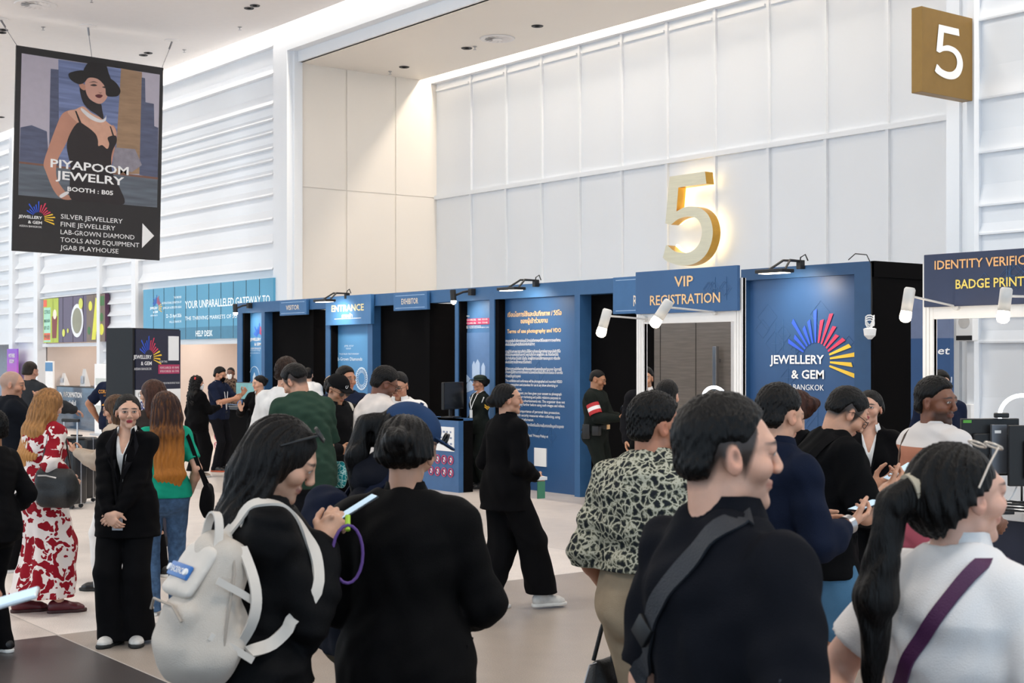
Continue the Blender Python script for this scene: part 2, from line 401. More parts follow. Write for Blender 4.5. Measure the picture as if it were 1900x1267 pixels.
for a, c in ((440, 449), (485, 491), (604, 612), (682, 691), (844, 850), (908, 917), (1066, 1076)):
    spart('post', BLUEFRAME, lambda t: t.box(bx(a), bx(c), YB, YB + .2, 0, 2.7))
def panel_part(a, c, m, z1=2.7): return spart('printed_panel', m, lambda t: t.box(bx(a), bx(c), YB + .14, YB + .2, 0, z1))
TERMS = mat('terms_print', '2c5482', .4, var=.1, vscale=.9)
panel_part(449, 485, SKYPRINT); panel_part(612, 682, SKYPRINT, 2.5); panel_part(850, 908, mat('safety_print', '44709f', .45, var=.06)); panel_part(917, 1066, TERMS)
for a, c in ((491, 568), (691, 783)):
    spart('black_drape', NIGHT, lambda t: t.box(bx(a), bx(c), YB + .16, YB + .2, 0, 2.7))
    spart('black_side', NIGHT, lambda t: t.box(bx(c), bx(c + 9), YB + .05, YB + 1.3, 0, 2.7))
spart('black_drape', NIGHT, lambda t: t.box(bx(1076), bx(1186), YB + .2, YB + .26, 0, 2.7))
for a, c, z_ in ((448, 452, 2.7), (849, 853, 2.7), (916, 923, 2.7), (612, 614, 2.5)): spart('black_side', NIGHT, lambda t: t.box(bx(a), bx(c), YB + .02, YB + .14, 0, z_))
# print on the screen panels
emblem(on_plane(469, 0, YB)[0], zat(630, 26.4), YB + .135, .62, scr, SM)
def terms(t):
    Y = YB + .135
    for s, a, c, y, h in (('เงื่อนไขการใช้และบันทึกภาพ / วีดีโอ', 942, 1042, 586, 8.5), ('ของผู้เข้าร่วมงาน', 966, 1016, 599, 8.5), ('Terms of use photography and VDO', 941, 1041, 617, 7.5)):
        LT(t, s, a, c, y, h, Y, .02)
spart('gold_lettering', GOLD, terms)
def terms2(t):
    Y = YB + .135
    rows = [(634, 102, 'งานแสดงสินค้าเพื่อการประชุมนี้ มีการบันทึกภาพและวีดีโอบรรยากาศตลอดทั้งงาน'), (641, 54, 'เพื่อใช้เป็นข้อมูลสำหรับสื่อประชาสัมพันธ์ต่างๆ'),
            (654, 102, 'การเข้าร่วมงานหมายรวมถึงท่านได้ให้ความยินยอมในการถ่ายภาพและบันทึกวีดีโอ'), (660, 98, 'เพื่อใช้ในงานแสดงสินค้าและการโฆษณาในสื่อต่างๆ ของผู้จัดงาน เช่น สื่อโซเชียลมีเดีย'), (667, 101, 'สื่อสิ่งพิมพ์และเว็บไซต์ เป็นต้น โดยผู้จัดงานจะไม่มีการขออนุญาต หรือแจ้ง'), (674, 48, 'เพิ่มเติมใดๆ ก่อนใช้ภาพและวีดีโอดังกล่าว'),
            (687, 104, 'ผู้จัดงานตระหนักถึงความสำคัญของการคุ้มครองข้อมูลส่วนบุคคล โดยการใช้'), (693, 106, 'งานและปฏิบัติตามมาตรการรักษาความมั่นคงปลอดภัยเมื่อมีการเก็บรวบรวม ใช้ และ/หรือ'), (700, 28, 'เปิดเผยข้อมูลส่วนบุคคล'),
            (709.5, 105, 'This exhibition and conference will be photographed and recorded VIDEO'), (716.5, 97, 'of the atmosphere and attendees for use in any show advertising or'), (724, 30, 'advertisement.'),
            (732, 104, 'By attending the event, you have given your consent to photograph'), (739, 102, 'and video during our marketing and public relations purposes in'), (746.5, 110, 'social media, media advertisements etc. The organiser does not'), (753.5, 110, 'need to ask for any further before using such images and videos.'),
            (766, 101, 'We realize the importance of personal data protection.'), (773.5, 101, 'We comply with security measures when collecting, using'), (780, 52, 'or disclosing personal information.'),
            (791, 108, 'ศึกษาข้อมูลเพิ่มเติม ตามรายละเอียดในนโยบายคุ้มครองข้อมูลส่วนบุคคล'), (797.5, 41, 'ของผู้จัดงานได้ที่ เว็บไซต์'), (809.5, 79, "More details: Informa Markets' Privacy Policy at")]
    for y, w, s in rows: LT(t, s, 938, 938 + w, y, 5.2, Y, .008)
spart('white_lettering', INKW, terms2)
spart('white_square', INKW, lambda t: t.box(on_plane(978, 0, YB)[0], on_plane(1000, 0, YB)[0], YB + .125, YB + .14, zat(866, 19.75), zat(832, 19.75)))
def deco(t, px0, px1, z0, z1, Y, n):
    x0, x1 = on_plane(px0, 0, Y)[0], on_plane(px1, 0, Y)[0]; rr = random.Random(n)
    for _ in range(n):
        r = min(rr.choice((.07, .11, .15)), (z1 - z0)*.3); x, z = rr.uniform(x0 + r, x1 - r), rr.uniform(z0 + r*1.6, z1 - r*1.6)
        t.tube([(x, Y, z + r), (x + r, Y, z), (x, Y, z - r), (x - r, Y, z)], .0016, 4, closed=True)
        if rr.random() < .5: t.tube([(x, Y, z + r*1.6), (x, Y, z - r*1.6)], .0022, 4).tube([(x - r*.4, Y, z), (x + r*.4, Y, z)], .0022, 4)
spart('diamond_pattern', PALE, lambda t: (deco(t, 925, 1060, .4, 2.5, YB + .137, 14), deco(t, 853, 905, 1.9, 2.5, YB + .137, 4)))
def safety(t):
    Y = YB + .135
    LT(t, 'For safety matter.', 853, 883, 632, 4.5, Y); LT(t, 'Kindly ask for your cooperation', 853, 907, 640, 4.5, Y); LT(t, 'on checking before entering.', 853, 902, 648, 4.5, Y)
    LT(t, 'เพื่อความปลอดภัย โปรดให้ความร่วมมือในการ', 853, 897, 655, 3.5, Y, 0); LT(t, 'ตรวจค้นกระเป๋าและสัมภาระก่อนเข้างาน', 853, 904, 661, 3.5, Y, 0)
spart('pink_lettering', mat('pink_lettering', 'e8c0b8', .5), safety)
spart('notice_area', mat('notice_area', '5c7fae', .45), lambda t: t.box(on_plane(851, 0, YB)[0], on_plane(907, 0, YB)[0], YB + .13, YB + .139, .55, zat(617, 21)))
def hours(t):
    Y = YB + .125
    LT(t, 'MON.-FRI. 22-24 APRIL 2026', 855, 883, 595, 3.2, Y, .0); LT(t, 'SATURDAY 25 APRIL 2026', 856, 883, 601, 3.2, Y, 0); LT(t, '10.00 - 18.00 HRS.', 887, 905, 594, 3.2, Y, 0); LT(t, '10.00 - 17.00 HRS.', 887, 905, 600, 3.2, Y, 0); LT(t, 'SHOW TIMES', 855, 871, 588, 3, Y, 0)
    LT(t, 'ขอสงวนสิทธิ์สำหรับผู้เข้าชมงานอายุ', 854, 892, 606, 2.4, Y, 0); LT(t, 'REGISTRATION SERVICE WILL BE CLOSED 30 MINUTES BEFORE CLOSING', 854, 907, 609, 2.4, Y, 0)
spart('hours_lettering', INKW, hours)
spart('hours_band', mat('rose_band', 'b2345f', .5), lambda t: t.box(on_plane(853, 0, YB)[0], on_plane(907, 0, YB)[0], YB + .13, YB + .138, zat(602, 21), zat(590.5, 21)))
def machine(t):                              # the walk-through scanner drawn on the safety notice
    Y = YB + .125
    for a, c, y0, y1 in ((876, 882, 702, 677), (882, 890, 702, 674), (893, 900, 704, 680), (858, 872, 712, 702), (866, 878, 728, 712), (858, 866, 724, 714)):
        x0, x1, z0, z1 = pxr(a, c, y0, y1, Y); z0, z1 = min(z0, z1), max(z0, z1); t.prism([(x0, z0), (x1, z0 + .04), (x1, z1), ((x0+x1)/2, z1 + .06), (x0, z1)], Y, Y + .01)
spart('scanner_drawing', mat('pale_blue_drawing', 'b9cde8', .5, var=.05), machine)
def labgrown(t):
    Y = YB + .135
    LT(t, 'JEWEL GROUP', 639, 656, 643, 3, Y, 0); LT(t, 'GROUP', 642, 651, 648, 3, Y, 0); LT(t, 'THE JEWELER CRAFTSMANSHIP', 629, 666, 658, 3, Y, 0); LT(t, 'Lab-Grown Diamonds', 622, 672, 669, 6.5, Y, .01)
    cx, cz = on_plane(658, 0, YB)[0], zat(702, 24)
    for k in range(24):                      # facets of a cut gemstone
        a = k*PI/12; r = .19
        t.tube([(cx + r*math.cos(a), Y, cz + r*math.sin(a)), (cx + r*math.cos(a + .9), Y, cz + r*math.sin(a + .9))], .006, 4)
        t.tube([(cx + .1*math.cos(a), Y, cz + .1*math.sin(a)), (cx + r*math.cos(a + .26), Y, cz + r*math.sin(a + .26))], .005, 4)
    x0, x1 = on_plane(617, 0, YB)[0], on_plane(632, 0, YB)[0]
    t.box(x0, x1, Y - .005, Y, zat(705, 24), zat(688, 24))
    Q = YB + .135; LT(t, 'All visitors must present a badge', 451, 483, 651, 3, Q, 0); LT(t, 'and an official identity document to', 451, 482, 656, 3, Q, 0); LT(t, 'pass enter the hall.', 451, 466, 661, 3, Q, 0)
    c0, c1 = on_plane(460, 0, YB)[0], zat(700, 26.3)
    t.tube([(c0 + .2*math.cos(a*PI/8), Q, c1 + .2*math.sin(a*PI/8)) for a in range(16)], .006, 4, closed=True); t.prism([(c0 - .04, c1 - .2), (c0 + .05, c1 - .2), (c0 + .06, c1), (c0, c1 + .09), (c0 - .06, c1)], Q - .004, Q)
    t.box(on_plane(473, 0, YB)[0], on_plane(481, 0, YB)[0], Q - .004, Q, zat(703, 26.2), zat(689, 26.2))
spart('panel_print', mat('pale_print', 'd6e6f5', .5), labgrown)
# hanging and fascia signs of the screen
def fascia(px0, px1, py0, py1, Y, label, text, cap=9., base=.64, m=None, th=.06):
    x0, x1, z0, z1 = pxr(px0, px1, py0, py1, Y); o, M = sign_panel('fascia_sign', x0, x1, z0, z1, Y, Y + th, BLUE, label)
    t = MB(); t.M = M; t.box(x0, x1, Y, Y + th, z0, z1, .006); t.build('board', m or mat('fascia_print', '356698', .45, var=.05), o)
    t = MB(); t.M = M; letters(t, text, (x0+x1)/2, z1 - (z1-z0)*base, Y - .004, cap*(z1-z0)/30, (x1-x0)*.5, 'c', .01); t.build('lettering', mat('cream_lettering', 'f2e3cf', .5), o)
    t = MB(); t.M = M
    for zz in (z0 + .04, z1 - .04): t.box(x0 + .06, x1 - .06, Y - .003, Y, zz - .004, zz + .004)
    t.build('rule_lines', mat('pale_rule', 'a9c7e6', .5), o); return o, M
fascia(519, 568, 558, 586, YB - .07, 'blue hanging sign reading VISITOR above the first black opening', 'VISITOR', 9.5)
fascia(730, 792, 545, 577, YB - .07, 'blue hanging sign reading EXHIBITOR above the second black opening', 'EXHIBITOR', 10)
x0, x1, z0, z1 = pxr(604, 688, 551, 604, YB - .08)
o, M = sign_panel('fascia_sign', x0, x1, z0, z1, YB - .08, 0, BLUE, 'large blue sign reading ENTRANCE under a black floodlight')
flat(o, o, M, 'board', mat('entrance_print', '3f74a8', .4, var=.05), lambda t: t.box(x0, x1, YB - .08, YB - .01, z0, z1, .006))
flat(o, o, M, 'lettering', mat('yellow_lettering', 'fdeeb0', .45, var=.02), lambda t: LT(t, 'ENTRANCE', 615, 675, 577, 12.5, YB - .085, .02))
flat(o, o, M, 'thai_lettering', INKW, lambda t: LT(t, 'ทางเข้า', 634, 654, 589, 7, YB - .085, .02))
flat(o, o, M, 'rule_lines', INKW, lambda t: t.box(x0 + .3, x1 - .3, YB - .084, YB - .08, z0 + .1, z0 + .108))
fascia(1137, 1300, 515, 583, YB - .07, 'blue hanging sign mostly hidden behind the VIP registration sign', 'REGISTRATION', 9, .8)
# floodlights and spot heads clamped to the screen
def floodlight(px, py, Y, label, power, aim):
    x, z = on_plane(px, py, Y); o = empty('floodlight', (x, Y, z), 0, label, 'floodlight')
    MB().box(-.2, .2, -.5, -.3, -.09, -.05, .008).build('lamp_head', BLACK, o)
    MB().box(-.17, .17, -.47, -.33, -.096, -.089).build('lamp_glass', mat('flood_glow', 'fff0d8', .4, emit='fff0d8', estr=6), o)
    MB().tube([(-.12, -.36, -.05), (-.05, -.2, .06), (0, .02, .06)], .014, 6).tube([(.12, -.36, -.05), (.05, -.2, .06), (0, .02, .06)], .014, 6).build('bracket', BLACK, o)
    MB().tube([(0, .02, .0), (0, .03, .1), (.06, .04, .13), (.09, .05, .06)], .008, 6).box(-.03, .03, -.01, .07, -.03, .07, .006).build('clamp', BLACK, o)
    l = spot('flood_lamp', (x, Y - .42, z - .13), aim, power, math.radians(120), 1.0, (1, .88, .72), .06); return o
# rows: anchor pixel, plane, label, watts, aim point
for px, py, lb, pw in ((641, 551, 'black floodlight clamped above the ENTRANCE sign', 45), (991, 528, 'black floodlight clamped above the terms of use panel', 45), (1482, 494, 'black floodlight clamped above the big emblem panel', 45)):
    x, z = on_plane(px, py, YB); floodlight(px, py, YB - .08, lb, pw, (x, YB + .1, z - .5))
def spot_head(px, py, Y, label, group):
    x, z = on_plane(px, py, Y); o = empty('spotlight', (x, Y, z), 0, label, 'spotlight', group)
    MB().box(-.04, .04, -.08, .02, -.04, .06, .008).tube([(0, -.02, .03), (-.1, -.12, .01), (-.2, -.2, -.04)], .018, 8).build('arm', BLACK, o)
    MB().tube([(-.22, -.22, .04), (-.2, -.22, -.12)], .045, 12).build('lamp_head', BLACK, o)
    MB().lathe([(.01, -.17), (.035, -.15), (.042, -.12), (.01, -.12)], (-.2, -.22, 0), 12).build('bulb', mat('bulb_glow', 'fff3dc', .4, emit='fff0d6', estr=30), o)
    spot('spot_lamp', (x - .12, Y - .25, z - .15), (x, Y + .2, z - .55), 14, math.radians(110), 1.0, (1, .9, .76), .04)
spot_head(466, 568, YB - .005, 'small black spotlight on the narrow emblem panel left of VISITOR', 'clamp spotlights'); spot_head(879, 543, YB - .005, 'small black spotlight above the safety notice panel', 'clamp spotlights')
# ------------------------------------------------------------------ emblem panel with its black side
x0, x1 = bx(1375), bx(1620)
o = empty('emblem_booth', ((x0+x1)/2, YB, 0), 0, 'blue booth panel with the big jewellery emblem and a black side', 'booth wall')
M = Matrix.Translation((-(x0+x1)/2, -YB, 0)); zb = 2.89
flat(o, o, M, 'frame', mat('dark_blue_frame', '234a73', .5, var=.05), lambda t: t.box(x0, x1 - .03, YB, YB + .1, 2.76, zb).box(x1 - .25, x1 - .03, YB, YB + .1, 0, 2.76).box(x0, x0 + .08, YB, YB + .1, 0, 2.76))
flat(o, o, M, 'printed_panel', mat('emblem_print', '2b4f7d', .42, var=.07, vscale=1), lambda t: t.box(x0 + .08, x1 - .25, YB + .07, YB + .1, 0, 2.76))
flat(o, o, M, 'side_panel', NIGHT, lambda t: t.box(x1 - .05, x1, YB + .02, YB + 1.6, 0, zb).box(x1 - .02, x1 + .015, YB, YB + 1.6, 2.72, zb).box(x1 - .03, x1 + .01, YB, YB + .07, 0, zb))
flat(o, o, M, 'diamond_pattern', PALE, lambda t: deco(t, 1400, 1590, .8, 2.6, YB + .067, 16))
D0 = 15.75; emblem(on_plane(1507, 0, YB)[0], zat(669, D0), YB + .06, 1.15, o, M)
cb = empty('cable_bundle', (x1 + .02, YB - .05, zat(605, 15.1)), 0, 'white coiled cable tied to the corner of the emblem booth', 'cable')
MB().tube([(.05*math.cos(a), -.03 + .02*math.sin(2*a), .06*math.sin(a) + .004*a) for a in [k*.5 for k in range(40)]], .007, 6).build('coil', INKW, cb)
MB().tube([(0, 0, .04), (.01, -.01, .3), (0, -.01, .66), (-.05, -.02, .76), (-.2, -.02, .78), (-.3, -.01, .72)], .006, 6).build('lead', BLACK, cb); MB().lathe([(.02, -.14), (.06, -.1), (.07, -.03), (.05, -.02)], (0, -.03, 0), 14).build('plug', INKW, cb)
# ------------------------------------------------------------------ registration booths of white aluminium posts
ALU = mat('white_aluminium', 'eeeae6', .4, .1, var=.02); YV = 10.0
def frame_booth(name, pl, pr, label, top, signz, Y=YV, depth=2.0):
    xl, xr = on_plane(pl, 0, Y)[0], on_plane(pr, 0, Y)[0]
    o = empty(name, ((xl+xr)/2, Y, 0), 0, label, 'booth'); M = Matrix.Translation((-(xl+xr)/2, -Y, 0))
    for x in (xl, xr - .1):
        flat(o, o, M, 'post', ALU, lambda t: [t.box(x + dx, x + dx + .03, Y, Y + .06, 0, top) for dx in (0, .035, .07)] + [t.box(x, x + .1, Y + .02, Y + .05, 0, top)])
    flat(o, o, M, 'rail', ALU, lambda t: t.box(xl + .1, xr - .1, Y + .004, Y + .056, signz - .1, signz))
    return o, M, xl, xr
# VIP
sx0, sx1, sz0, sz1 = pxr(1179, 1368, 505, 583, YV - .05)
vb, M, xl, xr = frame_booth('registration_booth', 1181, 1376, 'white framed booth holding up the VIP registration sign', 2.62, sz0)
o, M = sign_panel('fascia_sign', sx0, sx1, sz0, sz1, YV - .05, 0, BLUE, 'blue sign with gold letters reading VIP REGISTRATION')
flat(o, o, M, 'board', mat('vip_print', '2f5a8a', .45, var=.08, vscale=1), lambda t: t.box(sx0, sx1, YV - .05, YV - .01, sz0, sz1, .005))
flat(o, o, M, 'lettering', GOLD, lambda t: (LT(t, 'VIP', 1251, 1286, 531, 20, YV - .055, .014), LT(t, 'REGISTRATION', 1206, 1336, 563.5, 19, YV - .055, .014)))
flat(o, o, M, 'diamond_pattern', PALE, lambda t: deco(t, 1300, 1366, sz0 + .1, sz1 - .1, YV - .053, 6))
# identity verification
ix0, ix1, iz0, iz1 = pxr(1714, 1985, 473, 570, YV - .05)
ib, M, xl, xr = frame_booth('registration_booth', 1712, 1996, 'white framed booth holding up the identity verification sign', 2.66, iz0)
o, M = sign_panel('fascia_sign', ix0, ix1, iz0, iz1, YV - .05, 0, NAVY, 'navy sign with gold letters reading IDENTITY VERIFICATION BADGE PRINTING')
flat(o, o, M, 'board', mat('identity_print', '283250', .45, var=.06), lambda t: t.box(ix0, ix1, YV - .05, YV - .01, iz0, iz1, .005))
flat(o, o, M, 'lettering', mat('orange_gold_lettering', 'f0b576', .45), lambda t: LT(t, 'IDENTITY VERIFICATION', 1734, 1975, 493, 17.5, YV - .055, .014))
flat(o, o, M, 'badge_lettering', mat('yellow_gold_lettering', 'f3d667', .45), lambda t: LT(t, 'BADGE PRINTING', 1773, 1938, 532, 18, YV - .055, .014))
flat(o, o, M, 'diamond_pattern', PALE, lambda t: deco(t, 1800, 1980, iz0 + .05, iz1 - .05, YV - .053, 8))
# white tube lamps on arms in front of the signs
TUBE = mat('lamp_white', 'd6d3cf', .4, var=.01); HOT = mat('lamp_glow', 'fff2dc', .3, emit='ffeccb', estr=14)
def tube_lamp(px, py, D, anchor, label, lean, L_=.2):
    p = at(px, D, zat(py, D)); o = empty('arm_lamp', p, 0, label, 'lamp', 'white arm lamps in front of the signs')
    d = Vector((.611*lean, .792*lean, 1)).normalized()
    a = Vector(anchor) - p; e = d * (L_*.75)
    MB().tube([d*.02, d*(L_*.93), d*L_], [.045, .045, .035], 16).build('lamp_tube', TUBE, o, True)
    m = MB(); m.tube([d*-.07, d*-.062, d*-.045, d*-.015, d*.02], [.012, .032, .045, .047, .042], 16); m.build('bulb', HOT, o, True)
    MB().tube([e, e + Vector((0, 0, -.02)) + a*.05, a], .009, 8).tube([a + Vector((0, -.03, 0)), a + Vector((0, .05, 0))], .03, 10).build('arm', TUBE, o)
    l = bpy.data.lights.new('tube_lamp', 'POINT'); l.energy = 5; l.color = (1, .86, .68); l.shadow_soft_size = .05
    lo = bpy.data.objects.new('tube_lamp', l); COL.objects.link(lo); lo.location = p - d*.2
xr1, zr1 = on_plane(1328, 579, YV); xr2, zr2 = on_plane(1776, 569, YV)
tube_lamp(1117, 612, 13.2, (sx0 + .1, YV, sz0 - .05), 'white arm lamp reaching over the black doorway left of the VIP sign', .28)
tube_lamp(1219, 594, 12.2, (xr1, YV, zr1), 'white arm lamp glowing in front of the VIP registration letters', .65)
tube_lamp(1681, 582, 11.3, (xr2, YV, zr2), 'white arm lamp in front of the black side left of the identity sign', .16, .21)
tube_lamp(1862, 582, 10.3, (on_plane(1950, 0, YV)[0], YV, zr2 + .05), 'white arm lamp glowing in front of the BADGE PRINTING letters', .12, .19)
# counters
def counter(name, xa, xb, ya, yb, h, label, top=INKW, body=None):
    o = empty(name, ((xa+xb)/2, (ya+yb)/2, 0), 0, label, 'counter'); w, d = (xb-xa)/2, (yb-ya)/2
    MB().box(-w, w, -d, d, h - .07, h, .006).build('counter_top', top, o); MB().box(-w + .04, w - .04, -d + .05, d - .02, 0, h - .07).build('counter_body', body or mat('dark_counter_print', '1c2136', .5, var=.1, vscale=4), o); return o
counter('registration_counter', -10.2, -8.9, 9.2, 9.9, .77, 'white topped counter inside the VIP registration booth')
counter('registration_counter', -6.95, -4.6, 8.95, 9.65, .77, 'white topped counter carrying the black monitors under the identity sign')
o = empty('side_panel', (-7.86, 9.86, 0), 0, 'low white panel of the identity booth behind the woman with crossed arms', 'panel')
MB().box(-.72, .34, -.02, .02, .02, 1.0).box(-.74, .36, -.03, .03, .0, .04).box(-.74, .36, -.03, .03, .98, 1.02).build('panel_sheet', ALU, o); MB().box(.31, .36, -.04, .04, 0, 1.02).build('corner_post', ALU, o); MB().box(-.74, -.69, -.04, .04, 0, 1.02).build('corner_post', ALU, o)
# backlit numeral on the recess wall and the projecting numeral box
FIVE = [(.70, 1.0), (.72, .865), (.30, .865), (.27, .60), (.36, .63), (.46, .64), (.62, .61), (.75, .52), (.81, .38), (.80, .24), (.72, .10), (.58, .015), (.40, -.01), (.22, .02), (.06, .10), (.11, .235), (.24, .16), (.40, .13), (.53, .155), (.62, .23), (.655, .34), (.63, .44), (.55, .51), (.42, .53), (.29, .51), (.18, .46), (.10, .48), (.165, 1.0)]
def curve_poly(p, n=4):                      # rounds the bowl of the numeral
    out = []; N_ = len(p)
    for i in range(N_):
        a, c = Vector(p[i]), Vector(p[(i+1) % N_]); pa, pc = Vector(p[i-1]), Vector(p[(i+2) % N_])
        sm = (4 <= i <= 13) or (15 <= i <= 24)
        for k in range(n if sm else 1):
            t = k / n
            q = a + (c-a)*t if not sm else .5*((2*a) + (c - pa)*t + (2*pa - 5*a + 4*c - pc)*t*t + (3*a - pa - 3*c + pc)*t**3)
            out.append((q.x, q.y))
    return out
F5 = curve_poly(FIVE)
BRASS = mat('brushed_brass', 'e4dfc6', .4, .2, var=.05, vscale=3, stretch=(1, 1, 12)); GOLDSIDE = mat('gold_edge', 'c79a45', .35, .8)
cx, cz = on_plane(1230, 495, 16.8); hh = 1.5; wd_ = 1.55
o = empty('wall_numeral', (cx, 16.8, cz), 0, 'large brass numeral 5 glowing from behind on the white panels', 'numeral')
n5 = MB(); n5.prism([(p[0]*wd_, p[1]*hh) for p in F5], -.09, .09); n5.mi = [0, 0] + [1]*(len(n5.mi) - 2); n5.build('numeral_body', [BRASS, GOLDSIDE], o)
e5 = MB(); e5.prism([(.02 + (p[0] - .45)*.93*wd_ + .45*wd_, .04 + p[1]*hh*.95) for p in F5], .095, .11); e5.build('glow_strip', mat('halo_light', 'ffe6b0', .5, emit='ffe6b8', estr=2.2), o)
bxx = -9.22; Ds = 14.95; zt5, zb5 = zat(10, Ds), zat(169, Ds)
o = empty('projecting_sign', (bxx, 13.46, zb5), 0, 'projecting bronze box sign with a white numeral 5 at the right slat wall', 'sign')
ob = mat('bronze_face', '8a6b35', .42, .35, var=.05)
MB().box(-.13, 0, -.9, 0.0, 0, zt5 - zb5, .004).build('sign_box', ob, o)
nm = MB(); hz = (zt5 - zb5); nm.add([(.006, -.72 + p[0]*.66, hz*.21 + p[1]*hz*.62) for p in F5], [tuple(range(len(F5)))]); nm.build('numeral', INKW, o)
# ------------------------------------------------------------------ hanging poster
PXc, PD0 = -26.9, 26.72
ptl = at(22, 26.72); ptr = at(296, 28.52)
wP = 2.94; hP = 3.87
o = empty('hanging_poster', (PXc, 8.88, zat(468, 26.72) + .03), 0, 'large black framed poster of a woman in a hat hanging from the ceiling', 'poster')
o.rotation_euler = (0, math.radians(1.2), PI/2)
P = lambda x, y: ((x - 62) / (866 - 62) * wP, (1205 - y) / (1205 - 45) * hP)   # drawing units -> metres
def pdraw(name, m, polys, lift):
    t = MB()
    for q in polys: t.prism([(u*wP, v*hP) for u, v in q], -.02 - lift, -.0199 - lift + .001)
    return t.build(name, m, o)
MB().box(0, wP, -.02, .02, 0, hP).build('banner', mat('poster_black', '242224', .6, var=.04), o)
# u, v are fractions of the poster width and height
R_ = lambda a, b, c, d: [(a, c), (b, c), (b, d), (a, d)]
def spl(pts, n=5):
    out = []; m_ = len(pts)
    for i in range(m_):
        p0, p1, p2, p3 = [Vector(pts[(i+k) % m_]) for k in (-1, 0, 1, 2)]
        for k in range(n):
            t = k/n; q = .5*((2*p1) + (p2-p0)*t + (2*p0-5*p1+4*p2-p3)*t*t + (3*p1-p0-3*p2+p3)*t**3); out.append((q.x, q.y))
    return out
def Q(*a):                                   # drawing units of the print -> fractions of the poster
    out = []
    for x, y in zip(a[::2], a[1::2]):
        xl, xr = 62 - .0275*(y - 12), 890 - .023*(y - 142); u = (x - xl)/(xr - xl); yt = 12 + 130*u; out.append((u, 1 - (y - yt)/(1163 - 77*u)))
    return out
PM = lambda n, c, **k: mat('poster_' + n, c, .6, var=k.pop('var', .06), **k)
pdraw('sky_print', PM('sky', 'b3adbb', var=.03), [Q(90, 58, 868, 180, 850, 930, 66, 860)], .001)
pdraw('tower_print', PM('tower', '6f7ca4', var=.35, vscale=1.4, stretch=(.5, 1, 9)), [Q(287, 92, 640, 145, 640, 740, 287, 700)], .002)
pdraw('tower_print', PM('tower_dark', '555b74', var=.2, vscale=2, stretch=(1, 1, 6)), [Q(245, 145, 288, 150, 287, 700, 232, 690, 240, 300)], .0024)
pdraw('tower_print', PM('tower_dark'  , '555b74'), [Q(80, 478, 140, 465, 222, 500, 232, 690, 72, 675)], .003)
pdraw('tower_print', PM('tower_sand', '9a7d63', var=.16, vscale=2, stretch=(1, 1, 5)), [Q(640, 143, 762, 165, 762, 740, 600, 740)], .0028)
pdraw('tower_print', PM('tower_dark', '555b74'), [Q(760, 195, 780, 200, 782, 335, 832, 345, 834, 470, 858, 480, 854, 768, 745, 745)], .0034)
pdraw('boat_print', PM('boat', '8a8590', var=.15), [Q(600, 590, 720, 600, 760, 690, 700, 730, 590, 700)], .0036)
pdraw('water_print', PM('water', '5d6570', var=.3, vscale=1.6, stretch=(.6, 1, 7)), [Q(72, 680, 854, 768, 850, 930, 66, 860)], .004)
pdraw('rail_print', PM('rail', '7a5648'), [Q(72, 670, 855, 760, 855, 772, 72, 681)], .0048)
PSK = PM('skin', 'b98672', var=.12, vscale=1.5)
pdraw('arm_print', PSK, [spl(Q(330, 385, 375, 380, 402, 420, 385, 470, 350, 520, 315, 590, 280, 660, 270, 720, 280, 780, 320, 840, 355, 882, 300, 880, 255, 830, 215, 730, 203, 680, 230, 590, 270, 480, 300, 410))], .0056)
pdraw('arm_print', PSK, [spl(Q(585, 470, 612, 500, 607, 560, 592, 640, 580, 695, 570, 640))], .0056)
pdraw('chest_print', PM('skin_light', 'cfa08a'), [spl(Q(335, 390, 380, 374, 425, 358, 470, 395, 530, 425, 565, 452, 600, 480, 608, 520, 575, 535, 562, 598, 505, 588, 480, 540, 430, 490, 390, 450))], .0064)
DR = PM('dress', '231d20', var=.1)
pdraw('dress_print', DR, [spl(Q(392, 450, 440, 470, 490, 512, 505, 550, 507, 581, 530, 577, 558, 598, 569, 570, 560, 537, 580, 525, 608, 525, 612, 560, 590, 605, 580, 660, 590, 740, 630, 820, 652, 910, 500, 900, 357, 886, 345, 800, 350, 700, 330, 590, 345, 520))], .0072)
pdraw('strap_print', DR, [Q(376, 382, 385, 384, 414, 455, 402, 458)], .0075)
pdraw('strap_print', DR, [Q(572, 468, 580, 472, 598, 524, 588, 524)], .0075)
pdraw('neck_print', DR, [spl(Q(405, 250, 434, 262, 455, 312, 495, 338, 523, 345, 530, 380, 538, 420, 530, 430, 500, 405, 455, 375, 425, 340, 410, 295))], .008)
pdraw('face_print', PM('face', 'c8998a', var=.1, vscale=1.2), [spl(Q(438, 210, 490, 190, 548, 232, 564, 268, 560, 300, 546, 325, 520, 343, 490, 336, 455, 310, 437, 268))], .0088)
pdraw('ear_print', PSK, [spl(Q(400, 236, 415, 226, 434, 240, 432, 266, 412, 258))], .0092)
pdraw('lips_print', PM('lips', '5a2128'), [spl(Q(490, 296, 510, 289, 533, 296, 520, 310, 502, 308))], .0096)
EYE = PM('eye', '3a2a2a')
for e_ in (Q(462, 238, 484, 231, 502, 240, 483, 244), Q(530, 248, 548, 244, 563, 252, 546, 255), Q(508, 276, 520, 281, 530, 278, 520, 284), Q(455, 224, 482, 216, 506, 225, 482, 221)): pdraw('feature_print', EYE, [spl(e_)], .0096)
HT = PM('hat', '1b181a', var=.2, vscale=1.5)
pdraw('hat_print', HT, [spl(Q(342, 185, 350, 167, 400, 155, 440, 156, 500, 165, 560, 190, 610, 225, 635, 268, 620, 298, 578, 303, 552, 292, 545, 245, 505, 203, 455, 196, 430, 222, 400, 232, 360, 212))], .0104)
pdraw('crown_print', HT, [spl(Q(430, 165, 440, 125, 462, 107, 500, 112, 548, 118, 566, 165, 577, 210, 520, 188))], .0108)
SLV = PM('silver', 'd9d7d9')
